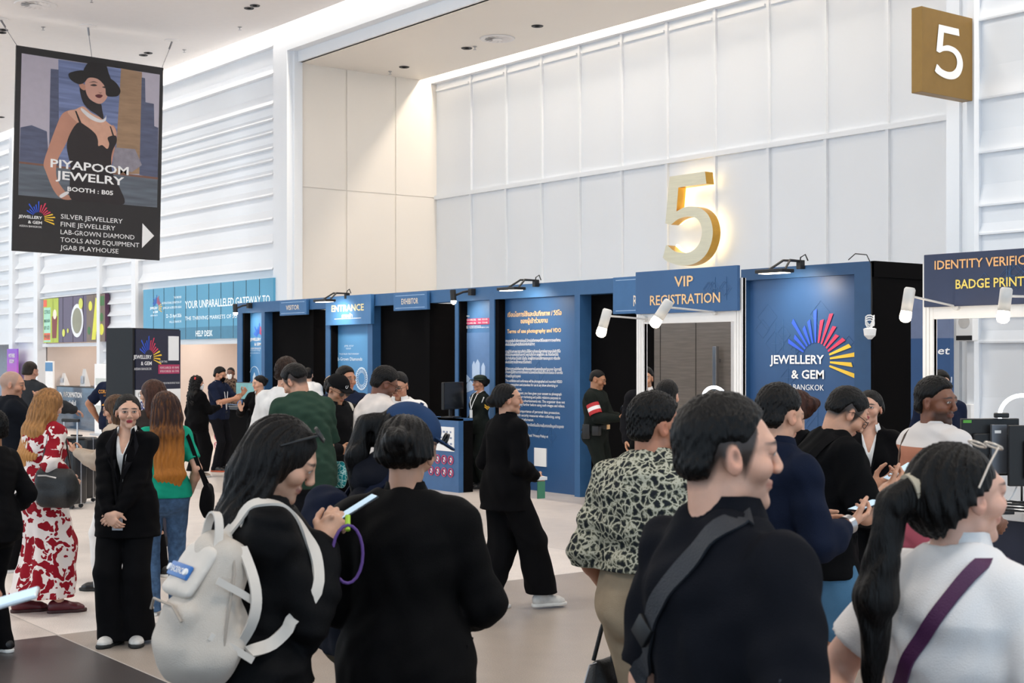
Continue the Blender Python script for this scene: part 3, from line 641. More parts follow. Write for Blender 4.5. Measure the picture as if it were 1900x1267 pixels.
pdraw('necklace_print', SLV, [spl(Q(415, 368, 470, 408, 520, 433, 545, 424, 551, 408, 549, 438, 515, 449, 460, 428, 413, 384))], .0112)
pdraw('bracelet_print', SLV, [spl(Q(288, 862, 325, 840, 340, 848, 300, 875))], .0112)
def ptxt(t, s, u0, u1, v, capv, al='w', bold=.01):
    if al == 'w': letters(t, s, (u0+u1)/2*wP, v*hP, -.033, capv*hP, (u1-u0)*wP, 'c', bold)
    else: letters(t, s, u0*wP, v*hP, -.033, capv*hP, (u1-u0)*wP, 'l', bold)
t = MB()
ptxt(t, 'PIYAPOOM', .235, .765, .425, .042, bold=.02); ptxt(t, 'JEWELRY', .27, .735, .37, .042, bold=.02); ptxt(t, 'BOOTH : B05', .35, .66, .315, .022, bold=.02)
for i, (s_, w_) in enumerate((('SILVER JEWELLERY', .42), ('FINE JEWELLERY', .37), ('LAB-GROWN DIAMOND', .505), ('TOOLS AND EQUIPMENT', .54), ('JGAB PLAYHOUSE', .395))):
    ptxt(t, s_, .31, .31 + w_, .175 - .0385*i, .024, 'l', .0)
t.build('lettering', INKW, o)
pdraw('arrow_print', INKW, [[(.87, .058), (.87, .185), (.955, .125)]], .012)
emblem(.165*wP, .168*hP, -.033, .22*wP, o)
pm_ = Matrix.Translation(o.location) @ o.rotation_euler.to_matrix().to_4x4()
for name, a, c in (('first', (22, 86, 26.72), (0, 35)), ('mid', (163, 107, 27.6), (163, 48)), ('last', (295, 127, 28.5), (320, 75))):
    q = empty('hanging_cable', ceil_pt(c[0], c[1], 8.3), 0, {'first': 'thin steel cable from the ceiling to the left corner of the hanging poster', 'mid': 'thin steel cable from the ceiling to the middle of the hanging poster', 'last': 'thin steel cable from the ceiling to the right corner of the hanging poster'}[name], 'cable', 'cables of the hanging poster')
    e = pm_ @ Vector(({'first': .03, 'mid': wP*.5, 'last': wP - .03}[name], 0, hP - .02)) - q.location
    MB().tube([(0, 0, -.02), e], .008, 6).tube([e*.05, e*.3], .02, 6).build('wire', mat('cable_grey', '8a8a8e', .4, .8), q)
    MB().lathe([(.16, 0), (.16, -.015), (.03, -.03)], seg=20).build('ceiling_plate', CEIL, q)
# ------------------------------------------------------------------ screens, counters and stands along the slat wall
def led_wall(px0, px1, py0, py1, Y, label, color, n):
    x0, x1, _, _ = pxr(px0, px1, py0, py1, Y); z0, z1 = 2.27, 3.45
    o, M = sign_panel('video_wall', x0, x1, z0, z1, Y, 0, BLUE, label, 'screen')
    flat(o, o, M, 'screen', mat(color + '_screen', color, .35, emit=color, estr=.18, var=.12, vscale=.8), lambda t: t.box(x0, x1, Y, Y + .1, z0, z1))
    flat(o, o, M, 'tile_joints', DARK, lambda t: [t.box(x0 + (x1-x0)*k/n - .008, x0 + (x1-x0)*k/n + .008, Y - .004, Y, z0, z1) for k in range(1, n)])
    return o, M, x0, x1, z0, z1
YW = 13.45
o, M, x0, x1, z0, z1 = led_wall(266, 507, 540, 632, YW, 'long blue video wall above the help desk opening', '4a8fb0', 11)
glow = mat('screen_white', 'f2fafd', .5, emit='f2fafd', estr=.25)
def helpdesk(t):
    w = x1 - x0
    letters(t, 'YOUR UNPARALLELED GATEWAY TO', x0 + w*.67, z0 + .68, YW - .006, .17, w*.62, 'c', .012); letters(t, 'THE THRIVING MARKETS OF SOUTHEAST ASIA', x0 + w*.65, z0 + .42, YW - .006, .085, w*.58, 'c', 0)
    letters(t, 'HELP DESK', x0 + w*.51, z0 + .06, YW - .006, .13, w*.13, 'c', .01)
    for i, s in enumerate(('THE PREMIER', 'INTERNATIONAL EXHIBITION OF', 'JEWELLERY & GEMS FOR ASEAN')): letters(t, s, x0 + w*.33, z0 + .92 - i*.11, YW - .006, .05, None, 'r', 0)
    letters(t, '22 - 25 April 2026', x0 + w*.33, z0 + .5, YW - .006, .08, None, 'r', .01); letters(t, 'HALL 5-7, BANGKOK', x0 + w*.33, z0 + .38, YW - .006, .05, None, 'r', 0)
flat(o, o, M, 'screen_lettering', glow, helpdesk); emblem(x0 + (x1-x0)*.12, z0 + .73, YW - .006, .62, o, M, glow)
flat(o, o, M, 'dark_band', mat('screen_band', '3b6f8a', .5, emit='3b6f8a', estr=.4), lambda t: t.box(x0, x1, YW - .003, YW, z0, z0 + .26))
o, M, x0, x1, z0, z1 = led_wall(81, 195, 555, 636, YW, 'colourful video wall showing a food menu above the information opening', '4b2b45', 6)
def mcol(name, c): return mat('menu_' + name, c, .5, emit=c, estr=.22, var=.1, vscale=3)
w = x1 - x0
U = lambda a, b, c, d: [(x0 + w*a, z0 + 1.18*c), (x0 + w*b, z0 + 1.18*c), (x0 + w*b, z0 + 1.18*d), (x0 + w*a, z0 + 1.18*d)]
def disc(cx, cz, r, sx=1., n=28): return [(cx + r*sx*math.cos(2*PI*k/n), cz + r*math.sin(2*PI*k/n)) for k in range(n)]
def mflat(name, m, polys, lift): flat(o, o, M, name, m, lambda t: [t.prism(p, YW - lift, YW - lift + .002) for p in polys])
mflat('drink_advert', mcol('lime', 'a8b83a'), [U(0, .26, 0, 1)], .004); mflat('drink_advert', mcol('mint', '9fd0b8'), [U(.01, .125, .02, .8)], .006); mflat('drink_advert', mcol('orange', 'd8603a'), [U(0, .06, .82, .98), U(.01, .12, .06, .22)], .007)
mflat('cup_picture', mcol('tea', '7a2f24'), [[(x0 + w*.155, z0 + .12), (x0 + w*.225, z0 + .12), (x0 + w*.245, z0 + .7), (x0 + w*.15, z0 + .7)]], .008); mflat('cup_picture', mcol('cream', 'e9d8c8'), [disc(x0 + w*.2, z0 + .75, .13)], .009)
mflat('plate_picture', mcol('plate', 'd9dde2'), [disc(x0 + w*.57, z0 + .55, .43)], .006); mflat('plate_picture', mcol('noodles', '8b8a76'), [disc(x0 + w*.57, z0 + .55, .33)], .008); mflat('plate_picture', mcol('lemon', 'c9cf5a'), [disc(x0 + w*.63, z0 + .98, .14), disc(x0 + w*.35, z0 + .25, .1), disc(x0 + w*.42, z0 + .3, .06)], .009)
mflat('dessert_picture', mcol('brown', '6f5f52'), [U(.72, 1, 0, 1)], .004); mflat('dessert_picture', mcol('banana', 'cfcf3e'), [[(x0 + w*.8, z0 + .05), (x0 + w*.86, z0 + .05), (x0 + w*.92, z0 + 1.0), (x0 + w*.86, z0 + 1.1)], disc(x0 + w*.78, z0 + .9, .12), disc(x0 + w*.95, z0 + .3, .14)], .007); mflat('dessert_picture', mcol('leaf', '3d6b35'), [disc(x0 + w*.76, z0 + .28, .1), disc(x0 + w*.95, z0 + .6, .11), U(.93, .99, .75, .95)], .008)
flat(o, o, M, 'menu_lettering', mat('menu_ink', '1d4a3a', .5, emit='1d4a3a', estr=.3), lambda t: [letters(t, s, x0 + w*.065, z0 + 1.18*v, YW - .009, .1, w*.1, 'c', .01) for s, v in (('CITRUS', .66), ('MANIA', .46), ('BUY 1 GET 1', .3), ('FREE!', .1))])
# information counter and stands
def boxthing(name, label, cat, px0, px1, Y, z1, depth, m, group=None):
    x0, x1 = on_plane(px0, 0, Y)[0], on_plane(px1, 0, Y)[0]; o = empty(name, ((x0+x1)/2, Y, 0), 0, label, cat, group); return o, (x1-x0)/2
o, hw = boxthing('information_counter', 'slate blue counter lettered INFORMATION below the menu screen', 'counter', 105, 178, 13.7, 1.09, .9, None)
MB().box(-hw, hw, 0, .9, 0, 1.09).build('counter_front', mat('slate_gloss', '42566c', .12, var=.25, vscale=2, stretch=(1, 1, 5)), o); MB().box(hw, hw + .04, 0, .9, 0, 1.09).box(-hw, hw + .04, -.01, .9, 1.09, 1.11).build('counter_edge', BLACK, o)
t = MB(); letters(t, 'INFORMATION', -hw*.62, .83, -.005, .14, 1.3, 'l', .02); letters(t, 'ประชาสัมพันธ์', -hw*.62, .62, -.005, .12, .9, 'l', .01); t.prism(disc(-hw*.8, .78, .17), -.006, -.003); t.build('lettering', INKW, o)
t = MB(); letters(t, 'i', -hw*.8, .69, -.009, .19, None, 'c', .03); t.build('info_mark', mat('slate_ink', '42566c', .4), o)
for px, h, m, lb in ((112, .34, INKW, 'small white leaflet stand on the left of the information counter'), (150, .46, INKW, 'tall white tent card in the middle of the information counter'), (176, .4, mat('card_blue', '8aa6d6', .5), 'blue and white tent card on the right end of the information counter')):
    x = on_plane(px, 0, 14.0)[0]; c = empty('tent_card', (x, 14.1, 1.112), 0, lb, 'leaflet stand', 'stands on the information counter'); MB().add([(-.18, -.06, 0), (.18, -.06, 0), (.1, 0, h), (-.1, 0, h), (-.18, .1, 0), (.18, .1, 0)], [(0, 1, 2, 3), (5, 4, 3, 2), (0, 3, 4), (1, 5, 2)]).build('card', m, c)
    MB().prism([(-.1, .08), (.1, .08), (.08, h*.6), (-.08, h*.6)], -.075, -.06).build('card_print', mat('card_print', 'c3cddb', .5), c)
def banner(px, Y, w, h, label, m, cat='stand', body=INKW, texts=()):
    x = on_plane(px, 0, Y)[0]; o = empty('banner_stand', (x, Y, 0), 0, label, cat); MB().box(-w/2, w/2, 0, .05, .04, h, .006).build('banner_panel', body, o); MB().box(-w/2, w/2, -.12, .15, 0, .04).build('foot', STEEL, o)
    t = MB()
    for a, b_, c, d in m: t.box(-w/2*a, w/2*b_, -.006, 0, h*c, h*d)
    if m: t.build('banner_print', texts[0] if texts else SKYPRINT, o)
    return o
banner(91, 13.3, .55, 1.78, 'white banner stand with a blue top left of the information counter', [(.98, .98, .85, .98)]); banner(187, 13.0, .8, 1.72, 'pale grey notice board right of the information counter', [(.8, .8, .7, .8), (.8, .8, .5, .62), (.8, .8, .2, .42)], texts=(mat('notice_grey', 'c3c8c4', .5),))
pm = bpy.data.materials.new('pink_violet_print'); pm.use_nodes = True; nt = pm.node_tree; N = nt.nodes; L = nt.links
tc = N.new('ShaderNodeTexCoord'); sp2 = N.new('ShaderNodeSeparateXYZ'); rp = N.new('ShaderNodeValToRGB'); L.new(tc.outputs['Generated'], sp2.inputs[0]); L.new(sp2.outputs[2], rp.inputs[0]); L.new(rp.outputs[0], N['Principled BSDF'].inputs['Base Color'])
rp.color_ramp.elements[0].color = (*lin('f0559a'), 1); rp.color_ramp.elements[1].color = (*lin('8f5bd0'), 1)
o = empty('room_sign', (on_plane(22, 0, 13.3)[0], 13.3, 0), 0, 'pink and violet standing sign reading MOTHERS ROOM', 'sign'); MB().box(-.42, .42, 0, .05, .05, 2.12, .006).build('sign_board', pm, o); MB().box(-.4, .4, -.15, .2, 0, .05).build('foot', STEEL, o)
t = MB(); letters(t, 'MOTHERS', 0, 1.88, -.006, .11, .52, 'c', .02); letters(t, 'ROOM', 0, 1.72, -.006, .11, .36, 'c', .02); t.build('lettering', INKW, o)
# podiums in front of the screen
def podium(px0, px1, Y, label, notice=True, h=1.02):
    x0, x1 = on_plane(px0, 0, Y)[0], on_plane(px1, 0, Y)[0]; o = empty('podium', ((x0+x1)/2, Y, 0), 0, label, 'counter'); w = (x1-x0)/2
    MB().box(-w, w, 0, .08, 0, h).box(-w, w, 0, .24, h - .03, h).build('podium_front', mat('podium_print', '3a6392', .45, var=.06), o); MB().box(-w + .01, w + .005, .08, .24, 0, h - .03).build('podium_body', NIGHT, o)
    MB().box(w - .75, w - .1, -.012, 0, h*.55, h*.88).build('notice_sheet', INKW, o)
    t = MB(); t2 = MB(); rr = random.Random(3)
    for r_ in range(3):
        for k in range(7): zz = h*(.8 - .08*r_); a = w - .7 + k*.085; t2.box(a, a + rr.uniform(.03, .06), -.016, -.012, zz, zz + .025)
    t2.build('notice_print', mat('notice_ink', '7e8aa8', .5), o)
    for r_ in range(2):
        for k in range(4):
            cx, cz = w - .66 + k*.16, h*(.43 - .17*r_)
            t.tube([(cx + .06*math.cos(a*PI/8), -.008, cz + .06*math.sin(a*PI/8)) for a in range(16)], .007, 4, closed=True); t.tube([(cx - .042, -.008, cz + .042), (cx + .042, -.008, cz - .042)], .006, 4)
    t.build('prohibition_icons', mat('icon_red', 'd0486a', .5), o)
    t = MB()
    for r_ in range(2):
        for k in range(4): cx, cz = w - .66 + k*.16, h*(.43 - .17*r_); t.prism([(cx - .025, cz - .03), (cx + .025, cz - .03), (cx + .015, cz + .035), (cx - .015, cz + .035)], -.006, -.002)
    t.build('icon_shapes', INKW, o); return o, x0, x1, w
podium(404, 432, 11.55, 'blue podium by the emblem panel near the masked visitors'); po, pa, pb, _ = podium(728, 851, 11.38, 'blue podium with prohibition icons beside the uniformed woman')
def monitor(loc, rz, label, w=.5, h=.3, scr=None, back=False):
    o = empty('monitor', loc, rz, label, 'monitor')
    MB().box(-w/2, w/2, 0, .045, .12, .12 + h, .008).build('housing', BLACK, o); MB().box(-.03, .03, .045, .07, .03, .25).box(-.12, .12, -.05, .15, 0, .02, .005).build('stand', DARK, o)
    MB().box(-w/2 + .012, w/2 - .012, -.003, 0, .135, .11 + h).build('screen', scr or mat('dark_screen', '1a1d22', .2), o); return o
monitor((pb - .28, 11.5, 1.02), 2.0, 'black monitor on the podium beside the safety notice', .55, .38)
monitor(at(456, 24.4, 1.02), .1, 'monitor showing a pale green picture behind the masked visitors', .62, .3, mat('picture_screen', '5b8a8a', .3, emit='6a9a9a', estr=.35, var=.5, vscale=3))
o = empty('display_table', at(458, 24.7), 0, 'small dark table under the pale green monitor', 'table'); MB().box(-.5, .5, -.3, .4, .97, 1.02).build('table_top', DARK, o); MB().box(-.45, .45, -.2, .3, 0, .97).build('table_body', NIGHT, o)
# self registration board, turned away from the camera
a = at(248, 13.5); c = at(333, 14.2); d = c - a; ang = math.atan2(d.y, d.x); Wt = d.length
o = empty('self_registration_board', a, ang, 'tall board reading SELF REGISTRATION behind the woman in the black suit', 'board'); Ht = 2.14
MB().box(-.02, Wt, 0, .3, 0, Ht).build('board_body', BLACK, o); MB().box(.02, Wt, -.012, 0, 1.55, Ht - .01).box(.02, Wt, -.012, 0, .1, 1.17).build('navy_print', mat('board_navy', '23253a', .5), o); MB().box(.02, Wt, -.012, 0, 1.17, 1.55).build('white_print', INKW, o)
t = MB(); letters(t, 'SELF REGISTRATION', Wt*.53, 1.36, -.016, .085, Wt*.84, 'c', .015); t.build('blue_lettering', mat('lettering_blue', '2b3a8c', .5), o)
t = MB(); letters(t, 'จุดลงทะเบียนด้วยตนเอง', Wt*.62, 1.25, -.016, .055, Wt*.62, 'c', .005); t.build('thai_lettering', BLACK, o)
emblem(Wt*.3, 1.86, -.014, .42, o); MB().box(Wt*.72, Wt*.95, -.018, -.012, 1.83, 2.07).build('white_square', INKW, o); MB().box(Wt*.5, Wt*.97, -.016, -.012, 1.7, 1.79).build('rose_band', mat('rose_band'), o)
t = MB(); letters(t, 'SHOW TIMES', Wt*.52, 1.81, -.016, .02, .13, 'l', 0); letters(t, 'MON-FRI 22-24 APRIL 2026   10.00 - 18.00 HRS', Wt*.735, 1.75, -.02, .022, Wt*.42, 'c', 0); letters(t, 'SATURDAY 25 APRIL 2026   10.00 - 17.00 HRS', Wt*.735, 1.715, -.02, .022, Wt*.42, 'c', 0); letters(t, 'REGISTRATION SERVICE WILL BE CLOSED 30 MINUTES BEFORE THE END', Wt*.6, 1.6, -.016, .018, Wt*.74, 'c', 0); letters(t, 'Scan the code, fill in your details', Wt*.5, 1.08, -.016, .03, Wt*.8, 'c', 0); letters(t, 'and print the badge of', Wt*.5, 1.02, -.016, .03, Wt*.6, 'c', 0); t.build('small_lettering', INKW, o)
# sign seen through the identity booth, wall fittings
x0, x1 = on_plane(1729, 0, 11.9)[0], on_plane(1763, 0, 11.9)[0]
o, M = sign_panel('event_banner', x0 - .25, x1, 0, 2.2, 11.9, 0, BLUE, 'dark blue banner seen through the identity booth beside the emblem booth'); flat(o, o, M, 'banner_panel', mat('night_blue_print', '1e4676', .5, var=.15, vscale=1.2), lambda t: t.box(x0 - .25, x1, 11.9, 11.96, 0, 2.05)); flat(o, o, M, 'dusk_print', mat('dusk_print', '63708f', .5, var=.1), lambda t: t.box(x0 - .25, x1, 11.9, 11.96, 2.05, 2.46)); flat(o, o, M, 'lettering', INKW, lambda t: (letters(t, 'Jet', (x0+x1)/2, zat(657, 13.8), 11.895, .08, .2, 'c', .01, slant=.2), letters(t, 'travel', (x0+x1)/2 + .03, zat(710, 13.8), 11.895, .06, .2, 'c', 0)))
x, z = on_plane(1793, 609, 13.4); o = empty('wall_speaker', (x, 13.46, z), 0, 'small white speaker box on the corner post seen through the identity booth', 'speaker'); MB().box(-.11, .11, -.1, 0, -.14, .2, .012).build('housing', INKW, o); MB().lathe([(.07, -.105), (.07, -.1)], (0, 0, .07), 20, 'y').build('grille', mat('grille_grey', 'cfccc8', .6), o); MB().box(-.1, .1, -.104, -.1, -.13, -.08).build('control_strip', DARK, o)
x, z = on_plane(1793, 770, 13.4); o = tag(MB().box(x - .06, x + .06, 13.4, 13.46, z - .06, z + .12, .008).build('wall_switch', INKW), 'white switch box on the corner post below the wall speaker', 'switch')
# ------------------------------------------------------------------ figures: smooth distance fields turned into single surfaces
V3 = lambda *a: np.array(a[0] if len(a) == 1 else a, dtype=float)
def nrm(v): v = np.asarray(v, float); n = np.linalg.norm(v); return v / n if n > 1e-9 else v
def rot(ax, deg):
    a = math.radians(deg); c, s = math.cos(a), math.sin(a)
    return {'x': np.array([[1,0,0],[0,c,-s],[0,s,c]]), 'y': np.array([[c,0,s],[0,1,0],[-s,0,c]]), 'z': np.array([[c,-s,0],[s,c,0],[0,0,1]])}[ax]
def axis_grid(lo, hi, h, fine=()):
    out = [lo]; x = lo
    while x < hi:
        st = h
        for a, b, hf in fine:
            if a - h <= x <= b: st = min(st, hf)
        x += st; out.append(x)
    return np.array(out, np.float32)
class Field:
    def __init__(s, lo, hi, h, fine=()):      # fine: list of (lo3, hi3, h)
        s.ax = [axis_grid(lo[i], hi[i], h, [(f[0][i], f[1][i], f[2]) for f in fine]) for i in range(3)]
        s.d = np.full([len(a) for a in s.ax], 1., np.float32)
    def _sub(s, lo, hi):
        sl = []
        for i in range(3):
            a = max(0, int(np.searchsorted(s.ax[i], lo[i])) - 1); b = min(len(s.ax[i]), int(np.searchsorted(s.ax[i], hi[i])) + 1)
            if b <= a: return None
            sl.append(slice(a, b))
        return tuple(sl)
    def _apply(s, sl, p, k, op):
        D = s.d[sl]
        if op == '-':
            a, b = -D, p
            h = np.maximum(k - np.abs(a - b), 0) / max(k, 1e-6); s.d[sl] = -(np.minimum(a, b) - h*h*k*.25)
        else:
            h = np.maximum(k - np.abs(D - p), 0) / max(k, 1e-6); s.d[sl] = np.minimum(D, p) - h*h*k*.25
    def ec(s, a, b, ra, rb=None, k=.02, u=(1, 0, 0), op='+', grow=0.):
        rb = ra if rb is None else rb
        ra = V3(ra) if np.ndim(ra) else V3(ra, ra); rb = V3(rb) if np.ndim(rb) else V3(rb, rb)
        ra = ra + grow; rb = rb + grow
        a = V3(a); b = V3(b); m = max(ra.max(), rb.max()) + k + .012
        sl = s._sub(np.minimum(a, b) - m, np.maximum(a, b) + m)
        if sl is None: return s
        X, Y, Z = s.ax[0][sl[0]][:, None, None], s.ax[1][sl[1]][None, :, None], s.ax[2][sl[2]][None, None, :]
        w = b - a; Ln = np.linalg.norm(w)
        if Ln < 1e-6: w = V3(0, 0, 1); Ln = 1e-6
        else: w = w / Ln
        u = nrm(V3(u) - w * np.dot(u, w))
        if np.linalg.norm(u) < .5: u = nrm(np.cross(w, V3(.3, 1, .2)))
        v = np.cross(w, u); a = a.astype(np.float32)
        px, py, pz = X - a[0], Y - a[1], Z - a[2]
        f = lambda e: px*np.float32(e[0]) + py*np.float32(e[1]) + pz*np.float32(e[2])
        q = f(w); t = np.clip(q / Ln, 0, 1).astype(np.float32); cz = q - t*np.float32(Ln)
        rx = ra[0] + (rb[0] - ra[0])*t; ry = ra[1] + (rb[1] - ra[1])*t; rz = np.minimum(rx, ry)
        cx = f(u) / rx; cy = f(v) / ry; cz = cz / rz
        k0 = np.sqrt(cx*cx + cy*cy + cz*cz); k1 = np.sqrt((cx/rx)**2 + (cy/ry)**2 + (cz/rz)**2) + 1e-5
        s._apply(sl, (k0*(k0 - 1)/k1).astype(np.float32), k, op); return s
    def el(s, c, r, R=None, k=.02, op='+'):
        R = np.eye(3) if R is None else R; r = V3(r); c = V3(c); m = r.max() + k + .012
        sl = s._sub(c - m, c + m)
        if sl is None: return s
        X, Y, Z = s.ax[0][sl[0]][:, None, None] - np.float32(c[0]), s.ax[1][sl[1]][None, :, None] - np.float32(c[1]), s.ax[2][sl[2]][None, None, :] - np.float32(c[2])
        k0 = 0; k1 = 0
        for i in range(3):
            q = (X*np.float32(R[0, i]) + Y*np.float32(R[1, i]) + Z*np.float32(R[2, i])) / np.float32(r[i]); k0 = k0 + q*q; k1 = k1 + (q/np.float32(r[i]))**2
        k0 = np.sqrt(k0); k1 = np.sqrt(k1) + 1e-5
        s._apply(sl, (k0*(k0 - 1)/k1).astype(np.float32), k, op); return s
    def chain(s, pts, rs, k=.02, **kw):
        for i in range(len(pts) - 1): s.ec(pts[i], pts[i+1], rs[i], rs[i+1], k, **kw)
        return s
    def cut(s, p, n):                         # removes what lies on the +n side of the plane
        n = nrm(n); X, Y, Z = s.ax[0][:, None, None], s.ax[1][None, :, None], s.ax[2][None, None, :]
        s.d = np.maximum(s.d, ((X - p[0])*n[0] + (Y - p[1])*n[1] + (Z - p[2])*n[2]).astype(np.float32)); return s
    def local(s, R, c):
        X, Y, Z = s.ax[0][:, None, None] - np.float32(c[0]), s.ax[1][None, :, None] - np.float32(c[1]), s.ax[2][None, None, :] - np.float32(c[2])
        return [X*np.float32(R[0, i]) + Y*np.float32(R[1, i]) + Z*np.float32(R[2, i]) for i in range(3)]
    def folds(s, amp, seed, sc=1., st=(1, 1, 1)):
        r = np.random.RandomState(seed); X, Y, Z = s.ax[0][:, None, None], s.ax[1][None, :, None], s.ax[2][None, None, :]
        wv = np.zeros_like(s.d)
        for i in range(3):
            kx, ky, kz = r.normal(0, 1, 3)*V3(st); n = math.sqrt(kx*kx + ky*ky + kz*kz); fq = (38, 58, 90)[i]*sc; kx, ky, kz = kx/n*fq, ky/n*fq, kz/n*fq
            wv += np.sin(X*np.float32(kx) + Y*np.float32(ky) + Z*np.float32(kz) + np.float32(r.rand()*6) + 1.6*np.sin(Z*np.float32(17*sc) + X*np.float32(11) + np.float32(i)))*np.float32((1, .7, .45)[i])
        s.d += wv*np.float32(amp*.5); return s
    def mesh(s):
        d = s.d; S = d < 0; nx, ny, nz = d.shape
        c = np.zeros((nx-1, ny-1, nz-1), np.int8)
        for i in (0, 1):
            for j in (0, 1):
                for k in (0, 1): c += S[i:nx-1+i, j:ny-1+j, k:nz-1+k]
        I = np.argwhere((c > 0) & (c < 8))
        if len(I) == 0: return np.zeros((0, 3)), np.zeros((0, 4), int)
        val = {}
        for i in (0, 1):
            for j in (0, 1):
                for k in (0, 1): val[i, j, k] = d[I[:, 0]+i, I[:, 1]+j, I[:, 2]+k]
        acc = np.zeros((len(I), 3)); n = np.zeros(len(I))
        for A in val:
            for axx in range(3):
                if A[axx]: continue
                B = list(A); B[axx] = 1; B = tuple(B); a, b = val[A], val[B]; m = (a < 0) != (b < 0)
                t = np.where(m, a / np.where(m, a - b, 1), 0); p = np.zeros((len(I), 3)); p[:] = A; p[:, axx] = t
                acc += p*m[:, None]; n += m
        acc /= n[:, None]
        P = np.stack([s.ax[i][I[:, i]] + acc[:, i]*(s.ax[i][I[:, i]+1] - s.ax[i][I[:, i]]) for i in range(3)], 1)
        ids = np.full((nx-1, ny-1, nz-1), -1, np.int32); ids[I[:, 0], I[:, 1], I[:, 2]] = np.arange(len(I))
        fs = []
        E = np.argwhere(S[:-1, 1:-1, 1:-1] != S[1:, 1:-1, 1:-1]); 
        def quads(E, off, o2, o3, flip):
            i, j, k = E[:, 0]+off[0], E[:, 1]+off[1], E[:, 2]+off[2]
            q = np.stack([ids[i-o2[0]-o3[0], j-o2[1]-o3[1], k-o2[2]-o3[2]], ids[i-o3[0], j-o3[1], k-o3[2]], ids[i, j, k], ids[i-o2[0], j-o2[1], k-o2[2]]], 1)
            ins = S[i, j, k] ^ flip; q[~ins] = q[~ins][:, ::-1]; fs.append(q)
        quads(E, (0, 1, 1), (0, 1, 0), (0, 0, 1), False)
        E = np.argwhere(S[1:-1, :-1, 1:-1] != S[1:-1, 1:, 1:-1]); quads(E, (1, 0, 1), (1, 0, 0), (0, 0, 1), True)
        E = np.argwhere(S[1:-1, 1:-1, :-1] != S[1:-1, 1:-1, 1:]); quads(E, (1, 1, 0), (1, 0, 0), (0, 1, 0), False)
        return P, np.concatenate(fs)
def np_mesh(name, P, Q, m, parent, col=None):
    me = bpy.data.meshes.new(name); me.vertices.add(len(P)); me.vertices.foreach_set('co', P.astype(np.float32).ravel())
    me.loops.add(len(Q)*4); me.loops.foreach_set('vertex_index', Q.astype(np.int32).ravel()); me.polygons.add(len(Q))
    me.polygons.foreach_set('loop_start', np.arange(0, len(Q)*4, 4, dtype=np.int32)); me.polygons.foreach_set('use_smooth', np.ones(len(Q), bool))
    me.materials.append(m); me.update(calc_edges=True); me.validate()
    if col is not None:
        a = me.color_attributes.new('tone', 'FLOAT_COLOR', 'POINT'); a.data.foreach_set('color', np.concatenate([col, np.ones((len(col), 1))], 1).astype(np.float32).ravel())
    o = bpy.data.objects.new(name, me); COL.objects.link(o)
    if parent is not None: o.parent = parent
    return o
def skin_mat():
    if 'skin' in MATS: return MATS['skin']
    m = bpy.data.materials.new('skin'); m.use_nodes = True; MATS['skin'] = m; N = m.node_tree.nodes; L = m.node_tree.links; b = N['Principled BSDF']
    a = N.new('ShaderNodeAttribute'); a.attribute_name = 'tone'; nz = N.new('ShaderNodeTexNoise'); nz.inputs['Scale'].default_value = 45; nz.inputs['Detail'].default_value = 4
    tc = N.new('ShaderNodeTexCoord'); L.new(tc.outputs['Object'], nz.inputs['Vector']); mp = N.new('ShaderNodeMapRange'); mp.inputs[3].default_value = .9; mp.inputs[4].default_value = 1.1; L.new(nz.outputs[0], mp.inputs[0])
    v = N.new('ShaderNodeVectorMath'); v.operation = 'SCALE'; L.new(a.outputs['Color'], v.inputs[0]); L.new(mp.outputs[0], v.inputs['Scale']); L.new(v.outputs[0], b.inputs['Base Color'])
    b.inputs['Roughness'].default_value = .48; b.inputs['Subsurface Weight'].default_value = .12; b.inputs['Subsurface Radius'].default_value = (.012, .005, .003); b.inputs['Subsurface Scale'].default_value = 1.0
    bp = N.new('ShaderNodeBump'); bp.inputs['Strength'].default_value = .12; bp.inputs['Distance'].default_value = .003; n2 = N.new('ShaderNodeTexNoise'); n2.inputs['Scale'].default_value = 420; L.new(tc.outputs['Object'], n2.inputs['Vector']); L.new(n2.outputs[0], bp.inputs['Height']); L.new(bp.outputs[0], b.inputs['Normal'])
    return m
def hair_mat(c, c2=None, z0=1.2, z1=1.5):
    nm = 'hair_' + c + (c2 or '')
    if nm in MATS: return MATS[nm]
    m = mat(nm, c, .46, var=.5, vscale=70, bump=.6, bscale=170, stretch=(1, 1, .12), spec=.2)
    if c2:
        N = m.node_tree.nodes; L = m.node_tree.links; tc = N.new('ShaderNodeTexCoord'); sp = N.new('ShaderNodeSeparateXYZ'); L.new(tc.outputs['Object'], sp.inputs[0]); mr = N.new('ShaderNodeMapRange'); L.new(sp.outputs[2], mr.inputs[0]); mr.inputs[1].default_value = z0; mr.inputs[2].default_value = z1
        b = N['Principled BSDF']; src = b.inputs['Base Color'].links[0].from_socket; nz = N.new('ShaderNodeTexNoise'); nz.inputs['Scale'].default_value = 60; mp = N.new('ShaderNodeMapping'); mp.inputs['Scale'].default_value = (1, 1, .1); L.new(tc.outputs['Object'], mp.inputs[0]); L.new(mp.outputs[0], nz.inputs['Vector'])
        ad = N.new('ShaderNodeMath'); ad.operation = 'ADD'; L.new(mr.outputs[0], ad.inputs[0]); sb = N.new('ShaderNodeMath'); sb.operation = 'MULTIPLY_ADD'; L.new(nz.outputs[0], sb.inputs[0]); sb.inputs[1].default_value = 1.2; sb.inputs[2].default_value = -.6; L.new(sb.outputs[0], ad.inputs[1])
        mx = N.new('ShaderNodeMix'); mx.data_type = 'RGBA'; mx.clamp_factor = True; L.new(ad.outputs[0], mx.inputs[0]); mx.inputs[6].default_value = (*lin(c2), 1); L.new(src, mx.inputs[7]); L.new(mx.outputs[2], b.inputs['Base Color'])
    return m
